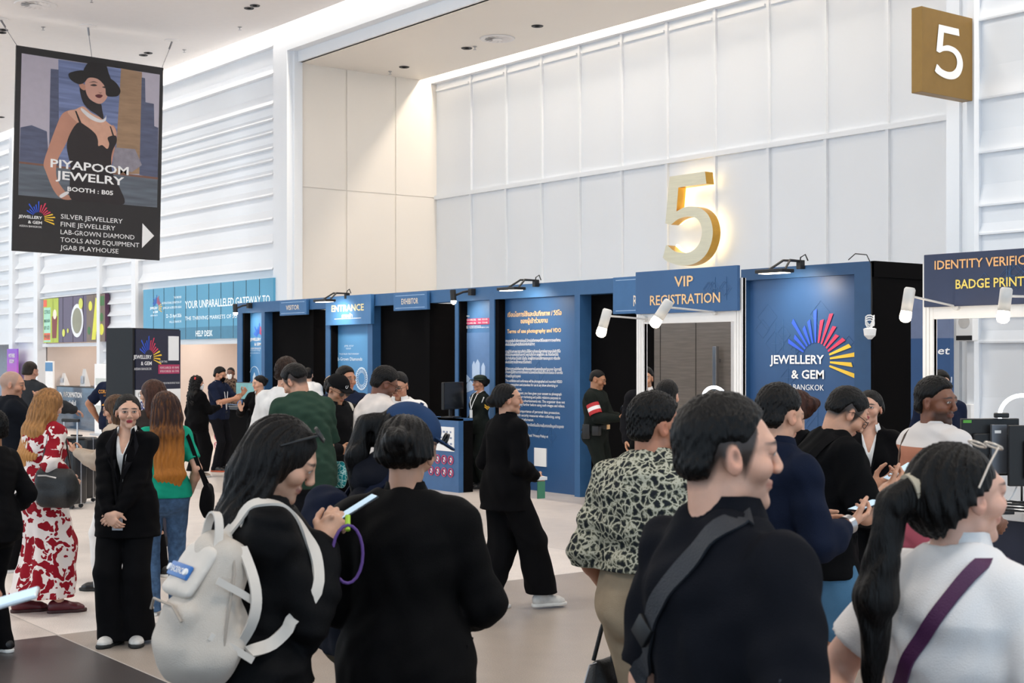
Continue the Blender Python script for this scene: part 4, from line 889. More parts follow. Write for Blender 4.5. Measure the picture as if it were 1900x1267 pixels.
def cloth(c, rough=.85, **kw): return mat('cloth_' + c, c, rough, var=kw.pop('var', .12), vscale=kw.pop('vscale', 9), bump=kw.pop('bump', .35), bscale=kw.pop('bscale', 420), spec=kw.pop('spec', .1), sheen=kw.pop('sheen', .0), **kw)

SKIN = {'light': 'dcae94', 'fair': 'e0b59c', 'mid': 'c4906f', 'tan': 'b07c5c', 'brown': '7d5038', 'deep': '6a4430'}
class Person:
    def __init__(s, label, px, D, face, H=1.7, sex='m', g=1., skin='light', res=None, lean=0., twist=0., side=0., head=(0, 0), fade=None, fk=.96, tilt=0., L=None, R=None,
                 feet=((-.1, 0, 0), (.1, 0, 0)), limb=1., z=0., belly=0., lips=None, brows='241a16', stubble=0., spread=.0, at_xy=None, shoulder=1.):
        s.k = H / 1.7; s.sex = sex; s.g = g; s.limb = limb; s.belly = belly; s.shw = shoulder; s.D = D
        s.skinc = V3(lin(SKIN.get(skin, skin))); s.lipc = V3(lin(lips)) if lips else s.skinc*V3(.82, .55, .55); s.browc = V3(lin(brows)); s.stub = stubble; s.fade = fade; s.fk = fk
        loc = at(px, D, z) if at_xy is None else Vector((*at_xy, z))
        s.root = empty('person', loc, math.atan2(SN, -CS) - PI/2 - math.radians(face), label, 'person')
        s.res = res or (.0075 if D < 6.5 else .0095 if D < 12 else .014); s.hf = .0036 if D < 6.5 else .0046 if D < 12 else .0072
        k = s.k; f = sex == 'f'
        # spine: three rigid spans
        s.fr = []; o = V3(0, 0, .92)
        for z0, fl, ft in ((.92, .3, 0), (.99, .7, .5), (1.2, 1, 1)):
            if s.fr: o = s.fr[-1][1] + s.fr[-1][2] @ V3(0, 0, z0 - s.fr[-1][0])
            s.fr.append((z0, o, rot('z', -twist*ft) @ rot('x', -lean*fl) @ rot('y', side*fl)))
        s.Rc = s.fr[2][2]; s.Rp = s.fr[0][2]
        s.nb = s.tp(0, -.012, 1.45)
        s.Rh = rot('z', -head[0]) @ rot('x', -head[1]) @ rot('y', tilt); up = nrm(s.Rc[:, 2]*.6 + s.Rh[:, 2]*.4)
        s.hc = s.nb + up*.085 + s.Rh @ V3(0, .012, .05)
        sx = (.145 if f else .170)*s.shw
        s.sh = {'L': s.tp(-sx, -.005, 1.372), 'R': s.tp(sx, -.005, 1.372)}
        s.el = {}; s.wr = {}; s.hd = {}; s.hs = {}
        for q, spec in (('L', L), ('R', R)):
            sg = -1 if q == 'L' else 1; spec = dict(spec or {}); S = s.sh[q]
            W = V3(spec['w']) if 'w' in spec else S + s.Rp @ V3(sg*.055, .05, -.50)
            e, W = s.ik(S, W, .285, .25, V3(spec.get('pole', (sg*.45, -.8, -.5)))); s.el[q], s.wr[q] = e, W
            d = nrm(spec.get('d', W - e)); n = V3(spec.get('n', (-sg, .15, 0))); n = nrm(n - d*np.dot(n, d)); s.hd[q] = (d, n, spec.get('curl', .45), spec.get('thumb', .3)); s.hs[q] = spec.get('show', True)
        hx = .092
        s.hip = {'L': s.fr[0][1] + V3(-hx, 0, -.02), 'R': s.fr[0][1] + V3(hx, 0, -.02)}; s.kn = {}; s.an = {}; s.ft = {}
        for q, ft in (('L', feet[0]), ('R', feet[1])):
            A = V3(ft[0], ft[1], (ft[3] if len(ft) > 3 else 0) + .085); s.kn[q], s.an[q] = s.ik(s.hip[q], A, .425, .42, V3(math.sin(math.radians(ft[2]))*.6, 1, 0)); s.ft[q] = ft
        g = s.g; b = s.belly
        P_ = [(.86, .15, .10), (.93, .168, .118), (1.0, .158, .112), (1.09, .143, .104), (1.22, .154, .112), (1.32, .166, .118), (1.40, .118, .082)] if not f else [(.86, .158, .105), (.93, .172, .122), (1.0, .157, .112), (1.09, .124, .094), (1.22, .134, .102), (1.32, .146, .106), (1.40, .1, .074)]
        bel = {.93: .5, 1.0: .9, 1.09: 1., 1.22: .5}
        s.tor = [(s.tp(0, (.045*b*bel.get(z_, 0)) - (.008 if z_ > 1.2 else 0), z_), V3(rx*g*(1 + .25*b*bel.get(z_, 0)), ry*g*(1 + .5*b*bel.get(z_, 0)))) for z_, rx, ry in P_]
        pts = list(s.sh.values()) + list(s.el.values()) + list(s.wr.values()) + list(s.an.values()) + [s.hc, s.nb, s.hip['L'], s.hip['R']] + [p for p, _ in s.tor] + [s.wr[q] + s.hd[q][0]*.13 for q in 'LR']
        s.lo = np.min(pts, 0) - .24; s.hi = np.max(pts, 0) + .2; s.lo[2] = min(s.lo[2], -.02)
        s.geo = {}; s.bvh = {}
    def tp(s, x, y, z):
        i = 0 if z < .99 else 1 if z < 1.2 else 2
        z0, o, R = s.fr[i]; return o + R @ V3(x, y, z - z0)
    def ik(s, S, W, a, b, pole):
        v = W - S; L = np.linalg.norm(v)
        if L > (a + b)*.995: W = S + v/L*(a + b)*.995; v = W - S; L = (a + b)*.995
        n = v/L; c = (a*a + L*L - b*b)/(2*L); h = math.sqrt(max(0, a*a - c*c)); p = nrm(pole - n*np.dot(pole, n)); return S + n*c + p*h, W
    def H(s, *p): return s.hc + s.Rh @ V3(*p)
    def out(s, name, fld, m, parent=None, col=None):
        P, Q = fld.mesh(); c = col(P) if col is not None else None; s.geo[name] = (P, Q)
        return np_mesh(name, P*s.k, Q, m, parent or s.root, c)
    # ---------------- body
    def torso(s, F_, off=0., lo=0, hi=7, k=.035, hx_=0.):
        for i in range(lo, hi - 1): F_.ec(s.tor[i][0], s.tor[i+1][0], s.tor[i][1] + hx_*(i < 3), s.tor[i+1][1] + hx_*(i < 2), k, u=s.Rc[:, 0], grow=off)
        for q in 'LR':
            sg = -1 if q == 'L' else 1
            F_.ec(s.nb + s.Rc @ V3(sg*.035, -.014, -.022), s.sh[q] + s.Rc @ V3(-sg*.03, -.002, -.005), .042 + off*.6, .041 + off*.6, .03)
            F_.el(s.sh[q], V3(.05, .052, .055)*(1 if s.sex == 'm' else .86)*s.g**.5 + off, None, .03)
            if s.sex == 'f' and hi > 5: F_.el(s.tp(sg*.068, .075*s.g, 1.265), V3(.062, .055, .06)*s.g + off*.8, None, .03)
            if lo == 0: F_.el(s.fr[0][1] + s.Rp @ V3(sg*.078, -.055*s.g, -.025), V3(.09, .085, .1)*s.g + off*.6 + hx_, None, .03)
    def arm(s, F_, q, off=0., to=1., k=.02, flare=0.):
        m = s.limb*(1 if s.sex == 'm' else .86); S, E_, W = s.sh[q], s.el[q], s.wr[q]
        if to <= .5:
            F_.ec(S, S + (E_ - S)*to*2, .05*m + off, .041*m + off + flare, k); return
        F_.ec(S, E_, .05*m + off, .040*m + off, k); t = (to - .5)*2
        F_.ec(E_, E_ + (W - E_)*min(t, .35), .040*m + off, .042*m + off, k)
        if t > .35: F_.ec(E_ + (W - E_)*.35, E_ + (W - E_)*t, .042*m + off, .0275*m + off*.8 + flare, k)
    def leg(s, F_, q, off=0., k=.025):
        m = s.limb*(1 if s.sex == 'm' else .95); h, n, a = s.hip[q], s.kn[q], s.an[q]
        F_.ec(h, n, .088*m + off, .054*m + off, k); c = n + (a - n)*.3 + V3(0, -.014, 0); F_.ec(n, c, .052*m + off, .054*m + off, k); F_.ec(c, a, .054*m + off, .036*m + off, k)
    def hand(s, F_, q):
        d, n, curl, th = s.hd[q]; W = s.wr[q]; e = np.cross(d, n)*(1 if q == 'R' else -1); m = 1. if s.sex == 'm' else .9
        F_.ec(W - d*.02, W + d*.03*m, (.027*m, .02*m), (.034*m, .017*m), .012, u=e); F_.ec(W + d*.025*m, W + d*.082*m, (.034*m, .016*m), (.039*m, .0125*m), .012, u=e)
        for j, (so, ln, bd) in enumerate(((.030, .072, .084), (.0105, .080, .088), (-.0095, .074, .085), (-.029, .058, .077))):
            p = W + (d*bd + e*so)*m; a = 0; c = curl[j] if isinstance(curl, (list, tuple)) else curl*(1 + .08*j)
            for i, (fr_, r0, r1) in enumerate(((.45, .0088, .0084), (.31, .0084, .0078), (.24, .0078, .0066))):
                a += c*(.75, 1.05, .7)[i]; dd = nrm(d*math.cos(a) + n*math.sin(a) + e*so*1.2*(1 if i == 0 else .3)); p2 = p + dd*ln*fr_*m; F_.ec(p, p2, r0*m, r1*m, .004 if i else .006); p = p2
        b = W + (d*.022 + e*.024 + n*.004)*m; t1 = b + nrm(d*.62 + e*(.75 - th*.5) + n*(.2 + th))*.048*m; t2 = t1 + nrm(d*.85 + e*(.32 - th*.5) + n*(.25 + th*.8))*.034*m; t3 = t2 + nrm(d*.9 + e*(.1 - th*.4) + n*(.2 + th*.5))*.027*m
        F_.ec(b, t1, .0155*m, .0115*m, .014); F_.ec(t1, t2, .0112*m, .0098*m, .006); F_.ec(t2, t3, .0098*m, .0075*m, .005)
    def body(s, legs=True):
        fine = [(s.hc - V3(.1, .12, .13), s.hc + V3(.1, .13, .12), s.hf)]
        for q in 'LR':
            if s.hs[q]: c = s.wr[q] + s.hd[q][0]*.08; fine.append((c - .095, c + .095, s.hf*1.1))
        F_ = Field(s.lo, s.hi, s.res, fine); H, R = s.H, s.Rh; f = s.sex == 'f'
        s.torso(F_, -.012)
        for q in 'LR':
            s.arm(F_, q, 0); s.leg(F_, q, -.004) if legs else None
            a = s.an[q]; y = math.radians(s.ft[q][2]); d = V3(math.sin(y), math.cos(y), 0)
            F_.ec(a, a + d*.02 - V3(0, 0, .03), .035, .035, .02); F_.ec(a + d*.0 - V3(0, 0, .05), a + d*.14 - V3(0, 0, .062), (.033, .03), (.036, .02), .02, u=np.cross(d, V3(0, 0, 1)))
        # head
        F_.ec(s.nb - s.Rc[:, 2]*.05, H(0, -.02, -.045), (.066, .062) if not f else (.056, .054), (.056, .06) if not f else (.047, .052), .03, u=R[:, 0])
        F_.el(H(0, -.012, .03), (.0755, .095, .085), R, .02); F_.ec(H(0, .022, .012), H(0, .046, -.068), (.063, .069), (.034 if not f else .03, .038), .022, u=R[:, 0])
        F_.ec(H(-.032, .022, -.064), H(.032, .022, -.064), .0225 if not f else .018, None, .025); F_.el(H(0, .071, -.094), (.02, .017, .016), R, .018)
        for sg in (-1, 1):
            F_.el(H(sg*.041, .056, -.022), (.027, .028, .026), R, .02); F_.el(H(sg*.032, .098, .008), (.018, .014, .012), R, .014, '-')
            F_.el(H(sg*.031, .0785, .0075), (.0145, .0125, .0115), R, .004); F_.ec(H(sg*.017, .0905, .0135), H(sg*.044, .083, .012), .0035, None, .005)
            F_.el(H(sg*.0115, .0985, -.0275), (.0085, .01, .0075), R, .006)
            Re = R @ rot('z', sg*-22) @ rot('x', 8); F_.el(H(sg*.0775, -.004, -.004), (.0085, .019, .031), Re, .008); F_.el(H(sg*.086, .003, .002), (.006, .010, .016), Re, .005, '-')
        F_.ec(H(-.036, .079, .027), H(.036, .079, .027), .0125, None, .018); F_.ec(H(0, .09, .014), H(0, .1045, -.02), .0085, .0115, .012)
        F_.ec(H(-.017, .0835, -.0515), H(.017, .0835, -.0515), (.0055, .007), None, .007, u=R[:, 2]); F_.ec(H(-.014, .082, -.0615), H(.014, .082, -.0615), (.0062, .0078), None, .007, u=R[:, 2]); F_.ec(H(-.02, .0925, -.0565), H(.02, .0925, -.0565), .002, None, .004, op='-')
        for q in 'LR': s.hand(F_, q)
        return s.out('body', F_, skin_mat(), None, s.tint)
    def tint(s, P):
        Lc = (P - s.hc) @ s.Rh; x, y, z = np.abs(Lc[:, 0]), Lc[:, 1], Lc[:, 2]; hd = (np.abs(z) < .13) & (x < .1) & (np.abs(y) < .14)
        c = np.tile(s.skinc, (len(P), 1))
        def mixin(m, col):
            m = np.clip(m, 0, 1)[:, None]*hd[:, None]; c[:] = c*(1 - m) + V3(col)*m
        sm = lambda v, a, b: np.clip((v - a)/(b - a), 0, 1)
        mixin(.35*np.exp(-((x - .04)/.022)**2 - ((z + .02)/.022)**2)*(y > .04), s.skinc*V3(1.02, .72, .68)); mixin(.4*sm(x, .072, .085), s.skinc*V3(1, .7, .65))
        if s.fade: mixin(s.fk*sm(z - np.interp(y, [-.12, -.05, -.03, .012, .025, .036, .06], [-.08, -.065, -.03, -.03, -.05, -.02, .06]), 0, .035)*(y < .05)*(1 - sm(x, .077, .082)), lin(s.fade))
        if s.stub: mixin(s.stub*sm(-z, .03, .05)*sm(y, .0, .03)*(1 - .0*x), s.browc*1.5)
        mixin(.92*np.clip(1.9 - ((x - .031)/.019)**2 - ((z - .031 + .18*np.maximum(x - .035, 0))/.0042)**2, 0, 1)*(y > .06), s.browc)
        lp = 1.5 - (x/.0225)**2 - ((z + .0565)/.0115)**2; mixin(lp*(y > .075), s.lipc); mixin((1.3 - (x/.021)**2 - ((z + .0567)/.002)**2)*.7*(y > .07), s.lipc*.35)
        mixin((1.25 - ((x - .031)/.0158)**2 - ((z - .0088)/.0070)**2)*2*(y > .06), (.05, .035, .03)); mixin((1.1 - ((x - .031)/.0138)**2 - ((z - .0074)/.0056)**2)*3*(y > .06), (.62, .58, .55)); mixin((1.2 - ((x - .031)/.0058)**2 - ((z - .0080)/.0058)**2)*3*(y > .06)*(np.abs(z - .0074) < .0062), (.02, .012, .01))
        return c
    # ---------------- hair
    def hair(s, style='short', c='100d0d', c2=None, vol=1., length=.4, side=0., cut=.0, z0=1.2, z1=1.5):
        R, H = s.Rh, s.H; lo, hi = s.hc - V3(.16, .2, .17), s.hc + V3(.16, .17, .18)
        if style in ('long', 'pony', 'curly'): lo = lo - V3(.06, .16, length + .05); hi = hi + V3(.06, .05, 0)
        F_ = Field(lo, hi, s.hf*1.15 if style in ('short', 'bun', 'slick') else s.hf*1.4); v = .011*vol
        x, y, z = F_.local(R, s.hc)
        if style in ('short', 'slick'):
            F_.el(H(0, -.012, .036 + v*.4), (.0745 + v*.75, .094 + v, .083 + v*1.25), R); F_.ec(H(-.026, -.052, -.03), H(.026, -.052, -.03), .05, None, .03)
            ln = np.interp(y, [-.12, -.05, -.03, .012, .025, .034, .06, .088], [-.068 + cut, -.055 + cut, .004 + cut, .016, .014, .034, .07, .082]).astype(np.float32)
            F_.d += np.float32(.011 + v*.55)*np.clip(1 - (z - ln)/np.where(y < .03, np.float32(.035), np.float32(.02)), 0, 1)**2; F_.d = np.maximum(F_.d, (ln - z)*np.float32(.75)); am, fq = (.0026*vol, 330) if style == 'short' else (.002, 200)
            F_.d += np.float32(am)*(np.sin(x*fq + 3*np.sin(y*120))*np.sin(y*fq*.8 + 2*np.sin(z*90)) + .6*np.sin(z*fq*.7 + x*150)*np.sin((x + y)*fq*.9)).astype(np.float32)
            if cut > .02: pass
        else:
            if style in ('bun', 'pony'): F_.el(H(0, -.023, .031), (.0775 + v*.8, .098 + v*.75, .087 + v*.8), R)
            else: F_.el(H(0, -.016, .033), (.0795 + v*.9, .099 + v*.8, .088 + v), R)
            F_.ec(H(-.025, -.045, -.022), H(.025, -.045, -.022), (.066 if style != 'bun' else .057) + v*.5, None, .04)
            if style == 'bun': F_.el(H(0, -.122, .03 + side), (.05, .04, .046), R, .01); F_.el(H(.008, -.138, .034 + side), (.034, .034, .032), R, .0)
            if style == 'pony':
                a = H(0, -.10, .03); F_.ec(a, H(0, -.135, .02), .024, .03, .02); b = a + R @ V3(0, -.07, -.03); e = b + V3(side, -.035, -length*.5); F_.chain([b, e, e + V3(side*.4, .0, -length*.5)], [.034*vol, .04*vol, .02], .03)
            if style in ('long', 'curly'):
                B = s.Rc; w = .085*vol
                F_.chain([H(0, -.04, .02), H(0, -.06, -.08), s.nb + B @ V3(side*.3, -.085, -.06), s.nb + B @ V3(side, -.105, -length*.75), s.nb + B @ V3(side*1.2, -.1, -length)], [(w, .07), (w*1.1, .065), (w*1.25, .05), (w*1.15, .036), (w*.7, .02)], .04, u=B[:, 0])
                for sg in (-1, 1): F_.chain([H(sg*.07, -.015, .02), H(sg*.078, -.01, -.09), s.nb + B @ V3(sg*.1, -.03, -.05)], [.028, .03*vol, .022], .03)
            F_.el(H(0, .12, -.022), (.0665, .088, .106), R, .01, '-')
            if style in ('bun', 'pony'):
                ln = np.interp(y, [-.12, -.07, -.03, .0, .03, .045], [-.066, -.058, -.012, .012, .02, .04]).astype(np.float32)
                keep = (ln - z)*np.float32(.75)
                if style == 'bun': F_.d += np.where(np.abs(z - .03 - side) < .05, np.float32(0), np.float32(.03)*np.clip(1 - (z - ln)/np.float32(.055), 0, 1)**2)
                if style == 'bun': F_.d = np.maximum(F_.d, keep)
                else: F_.d = np.where(y > -.075, np.maximum(F_.d, keep), F_.d)
            am = .003 if style != 'curly' else .012; fq = 150 if style != 'curly' else 75
            if style == 'curly': F_.d += np.float32(am)*(np.sin(x*fq + 2*np.sin(z*40))*np.sin(z*fq*.8 + 2*np.sin(y*50))).astype(np.float32)
            else:
                an = np.arctan2(x, -y + .02); F_.d += np.float32(am)*np.clip((.06 - y)*14, 0, 1)*(np.sin(an*26 + 2.5*np.sin(z*25)) + .5*np.sin(an*57 + z*30)).astype(np.float32)
        return s.out('hair', F_, hair_mat(c, c2, z0*s.k, z1*s.k))
    # ---------------- clothes
    def top(s, m, off=.016, hem=.85, sleeve=1., flare=.0, collar=0., fold=.006, seed=1, vneck=None, sf=.0, name='top', soff=None, boxy=0., hip_=.008, neck=.02):
        fine = (); F_ = Field(s.lo - .05, s.hi + .05, s.res*.95, fine); s.torso(F_, off, hx_=hip_)
        if boxy: F_.ec(s.tor[2][0], s.tor[5][0], s.tor[2][1]*V3(.9, .95) + boxy, s.tor[5][1]*V3(.93, .95) + off, .03, u=s.Rc[:, 0])
        z = hem; p0 = s.tor[1][0]; pe = V3(p0[0], p0[1] - .0, z - .1); r = s.tor[1][1]*V3(1.0, 1.05) + off + hip_
        F_.ec(s.tor[2][0], pe, s.tor[2][1] + off + boxy*.6, r + flare + boxy*.4, .03, u=s.Rp[:, 0])
        for q in 'LR':
            to = sleeve[0 if q == 'L' else 1] if isinstance(sleeve, (tuple, list)) else sleeve
            if to: s.arm(F_, q, off*1.05 if soff is None else soff, to, .03, sf)
        if fold: F_.folds(fold, seed)
        F_.cut((0, 0, z), (0, 0, -1))
        for q in 'LR':
            to = sleeve[0 if q == 'L' else 1] if isinstance(sleeve, (tuple, list)) else sleeve
            if to <= .5:
                d = nrm(s.el[q] - s.sh[q]); e = s.sh[q] + (s.el[q] - s.sh[q])*to*2; X, Y, Z = F_.local(np.eye(3), e); ax_ = X*np.float32(d[0]) + Y*np.float32(d[1]) + Z*np.float32(d[2]); rr = np.sqrt(np.maximum(X*X + Y*Y + Z*Z - ax_*ax_, 0)); msk = (rr < .095) & (ax_ < .14); F_.d = np.where(msk, np.maximum(F_.d, ax_.astype(np.float32)), F_.d)
        U = s.Rc
        if False:
            F_.ec(s.nb - U[:, 2]*.015, s.nb + nrm(U[:, 2] + s.Rh[:, 2])*(collar) + U @ V3(0, .005, 0), .077, .066, .012)
            F_.ec(s.nb + U[:, 2]*.01, s.nb + U[:, 2]*.14, .056, .05, .004, op='-', u=U[:, 0]); F_.ec(s.nb + U @ V3(0, .09, .10), s.nb + U @ V3(0, .085, -.005), (.042, .05), (.012, .05), .004, op='-', u=U[:, 0])
        else: F_.ec(s.nb + U @ V3(0, .02, neck), s.nb + U @ V3(0, .03, .15), (.078, .074), (.09, .09), .012, op='-', u=U[:, 0])
        if collar: s.collar_h = collar
        if vneck: F_.ec(s.tp(0, .17, vneck), s.nb + U @ V3(0, .13, .02), (.006, .13), (.062, .13), .006, op='-', u=U[:, 0])
        o = s.out(name, F_, m)
        if collar: s.collar(m, collar, o, off, 40 if vneck else 22)
        return o
    def collar(s, m, h, par, off, gap=22):
        ax_ = nrm(s.Rc[:, 2]*.75 + s.Rh[:, 2]*.25); f_ = 1 if s.sex == 'm' else .88
        def g(t):
            n = 30; vs = []
            for i in range(n + 1):
                a = math.radians(gap + (360 - 2*gap)*i/n); sx, cy = math.sin(a), math.cos(a); tip = max(0, 1 - min(i, n - i)/5)
                for r, z in ((.070, -.012), (.066, h + .004), (.069, h + .008), (.084 + .012*tip, -.006 - .03*tip), (.08 + .012*tip, -.008 - .03*tip)):
                    vs.append(s.nb + s.Rc @ V3(r*f_*sx, .012 + (r - .004)*f_*cy + .012*max(0, cy), 0) + ax_*(z + .012 - .014*max(0, cy)))
            fs = [(i*5 + k, i*5 + k + 1, i*5 + 6 + k, i*5 + 5 + k) for i in range(n) for k in range(4)]; t.add(vs, fs)
        return s.mesh('collar', m, g, par)
    def sf(s, x, z, off=.02, sg=-1):          # a point on the clothed torso, back (-1) or front (1)
        zz = [.86, .93, 1.0, 1.09, 1.22, 1.32, 1.40]; rx = np.interp(z, zz, [r[0] for _, r in s.tor]) + off; ry = np.interp(z, zz, [r[1] for _, r in s.tor]) + off
        return s.tp(x, -.008 + sg*ry*math.sqrt(max(.12, 1 - (x/rx)**2)), z)
    def pants(s, m, off=.011, hem=.03, flare=0., knee=0., fold=.004, seed=2, top=1.0, name='trousers', skirt=None):
        F_ = Field(V3(s.lo[0], s.lo[1], -.02) - .04, V3(s.hi[0], s.hi[1], 1.12) + .04, s.res)
        for i in range(0, 3): F_.ec(s.tor[i][0], s.tor[i+1][0], s.tor[i][1], s.tor[i+1][1], .03, u=s.Rp[:, 0], grow=off)
        for q in 'LR': F_.el(s.fr[0][1] + s.Rp @ V3((-1 if q == 'L' else 1)*.078, -.055*s.g, -.03), V3(.09, .085, .1)*s.g + off*.7, None, .03)
        if skirt:
            a = s.tor[1][0]; mid = (s.kn['L'] + s.kn['R'])/2; e = V3(*( (s.an['L'] + s.an['R'])[:2]/2 ), hem - .12)
            F_.chain([a, mid*V3(.5, .7, 1), e], [s.tor[1][1] + off, V3(skirt[0], skirt[0]*.8), V3(skirt[1], skirt[1]*.82)], .05, u=(1, 0, 0))
            X, Y, Z = F_.local(np.eye(3), (e[0], e[1], 0)); an = np.arctan2(Y, X); F_.d += (np.float32(.012)*np.sin(an*9 + 1.3*np.sin(an*2))*np.clip((.85 - Z)/.6, 0, 1)).astype(np.float32)
        else:
            l = s.limb*(1 if s.sex == 'm' else .95)
            for q in 'LR':
                h, n, a = s.hip[q], s.kn[q], s.an[q]; e = a + nrm(a - n)*.09
                F_.ec(h, n, .092*l + off, .06*l + off + knee, .03); F_.ec(n, e, .06*l + off + knee, .046*l + off + flare, .02)
        if fold: F_.folds(fold, seed, .8, (1.4, 1.4, .5))
        F_.cut((0, 0, hem), (0, 0, -1)); F_.cut(s.tp(0, 0, top), s.Rp[:, 2])
        return s.out(name, F_, m)
    def shoes(s, m, sole='e8e6e2', k=1., low=False, heel=0.):
        for q in 'LR':
            a = s.an[q]; ft = s.ft[q]; y = math.radians(ft[2]); d = V3(math.sin(y), math.cos(y), 0); e = V3(math.cos(y), -math.sin(y), 0); p = V3(a[0], a[1], a[2] - .085); up = V3(0, 0, 1)
            def foot(z0, z1, grow, th):
                F_ = Field(p - .22, p + V3(.22, .26, .2), .006 if s.D < 13 else .009)
                if th: F_.chain([p - d*.045 + up*.05, p + d*.04 + up*.05, p + d*.13 + up*.035, p + d*.165 + up*.03], [(.037*k, .045), (.04*k, .042), (.046*k, .034), (.036*k, .026)], .02, u=e); F_.ec(p + d*-.02 + up*.06, p + d*.0 + up*(.06 if low else .1), .042, .044, .02)
                else: F_.chain([p - d*.048 + up*.02, p + d*.04 + up*.02, p + d*.13 + up*.02, p + d*.17 + up*.02], [(.04*k, .06), (.041*k, .06), (.049*k, .06), (.038*k, .05)], .02, u=e)
                F_.cut(p + up*z0, -up); F_.cut(p + up*z1, up)
                if th: F_.ec(p + up*.1, p + up*.2, .037, .05, .004, op='-')
                return F_
            o = s.out('shoe', foot(.02, .13, 0, True), m); s.out('sole', foot(0.0, .026, 0, False), mat('sole_' + sole, sole, .6, var=.04), o)
    def mesh(s, name, m, fn, parent=None, smooth=True):
        t = MB(); fn(t); t.v = [tuple(c*s.k for c in v) for v in t.v]; o = t.build(name, m, parent or s.root, smooth)
        return sharp(o, 45) if smooth else o
    def ring(s, name, m, c, axis, r, th, w):   # band around a limb
        axis = nrm(axis); u = nrm(np.cross(axis, V3(.3, .5, .8))); v = np.cross(axis, u)
        return s.mesh(name, m, lambda t: t.strip([c + (u*math.cos(a*PI/12) + v*math.sin(a*PI/12))*r for a in range(25)], w, th, tuple(axis)))
    def glasses(s, m, z=.006, y=.104, dark=None, up=0.):
        def g(t):
            for sg in (-1, 1):
                t.tube([s.H(sg*.034 + .022*math.copysign(abs(math.cos(a*PI/10))**.7, math.cos(a*PI/10)), y - .006*abs(math.cos(a*PI/10)), z + .0175*math.copysign(abs(math.sin(a*PI/10))**.7, math.sin(a*PI/10))) for a in range(20)], .0016, 5, closed=True)
                t.tube([s.H(sg*.056, y - .006, z + .006), s.H(sg*.078, .06, z + .008), s.H(sg*.083, .0, z + .008), s.H(sg*.08, -.02, z - .006)], .0018, 5)
            t.tube([s.H(-.012, y, z + .004), s.H(0, y + .006, z + .007), s.H(.012, y, z + .004)], .0016, 5)
        o = s.mesh('glasses', m, g)
        if dark:
            def l(t):
                for sg in (-1, 1): t.add([s.H(sg*.034 + .021*math.cos(a*PI/8), y - .003, z + .016*math.sin(a*PI/8)) for a in range(16)], [tuple(range(16))])
            s.mesh('lenses', dark, l, o, False)
        return o
    def lanyard(s, m, badge, drop=.3, y=.15):
        a = [s.nb + s.Rc @ V3(sg*.07, -.01, .035) for sg in (-1, 1)]; e = s.tp(0, y, 1.4 - drop)
        o = s.mesh('lanyard', m, lambda t: [t.strip([a[i], s.nb + s.Rc @ V3((i*2-1)*.062, .095, -.03), s.tp((i*2-1)*.045, y - .01, 1.3), e], .016, .003, tuple(s.Rc[:, 0])) for i in (0, 1)])
        s.mesh('badge', badge, lambda t: t.box(e[0] - .035, e[0] + .035, e[1] - .004, e[1] + .006, e[2] - .13, e[2] - .01), o); return o
    def drape(s, pts, on, off=.006, n=6, near=.09):   # lays a strap path on a garment; returns points and width directions
        from mathutils.bvhtree import BVHTree
        if on not in s.bvh: s.bvh[on] = BVHTree.FromPolygons([tuple(map(float, p)) for p in s.geo[on][0]], [tuple(map(int, q)) for q in s.geo[on][1]])
        pts = [V3(p) for p in pts]; out = []; m = len(pts)
        for i in range(m - 1):
            a, b, c, d = pts[max(i-1, 0)], pts[i], pts[i+1], pts[min(i+2, m-1)]
            for k in range(n + (i == m - 2)): t = k/n; out.append(.5*((2*b) + (c - a)*t + (2*a - 5*b + 4*c - d)*t*t + (3*b - a - 3*c + d)*t**3))
        P, N_ = [], []
        for p in out:
            loc, nn, _, dist = s.bvh[on].find_nearest(Vector(p)); inside = (Vector(p) - loc).dot(nn) < 0
            if inside or dist < near: P.append(V3(loc) + V3(nn)*off)
            else: P.append(p)
            N_.append(V3(nn))
        for _ in range(2): P = [P[0]] + [(P[i-1] + P[i]*2 + P[i+1])/4 for i in range(1, len(P) - 1)] + [P[-1]]; N_ = [N_[0]] + [nrm(N_[i-1] + N_[i]*2 + N_[i+1]) for i in range(1, len(N_) - 1)] + [N_[-1]]
        return P, [tuple(np.cross(P[min(i+1, len(P)-1)] - P[max(i-1, 0)], N_[i])) for i in range(len(P))]
    def strap(s, t, pts, on, w, th=.006, off=.007, **kw):
        P, U = s.drape(pts, on, off, **kw); t.strip(P, w, th, U)
    def mask(s, m):
        F_ = Field(s.hc - .12, s.hc + .13, s.hf*1.2); F_.ec(s.H(0, .062, -.03), s.H(0, .06, -.085), (.055, .052), (.04, .04), .02, u=s.Rh[:, 0]); F_.cut(s.H(0, .05, -.012), s.Rh[:, 2]); F_.cut(s.H(0, .035, 0), -s.Rh[:, 1]); return s.out('face_mask', F_, m)
    def world(s, p): return s.root.matrix_basis @ Vector(tuple(V3(p)*s.k)) if False else Matrix.Translation(s.root.location) @ s.root.rotation_euler.to_matrix().to_4x4() @ Vector(tuple(V3(p)*s.k))
    def rotm(s): return np.array(s.root.rotation_euler.to_matrix())
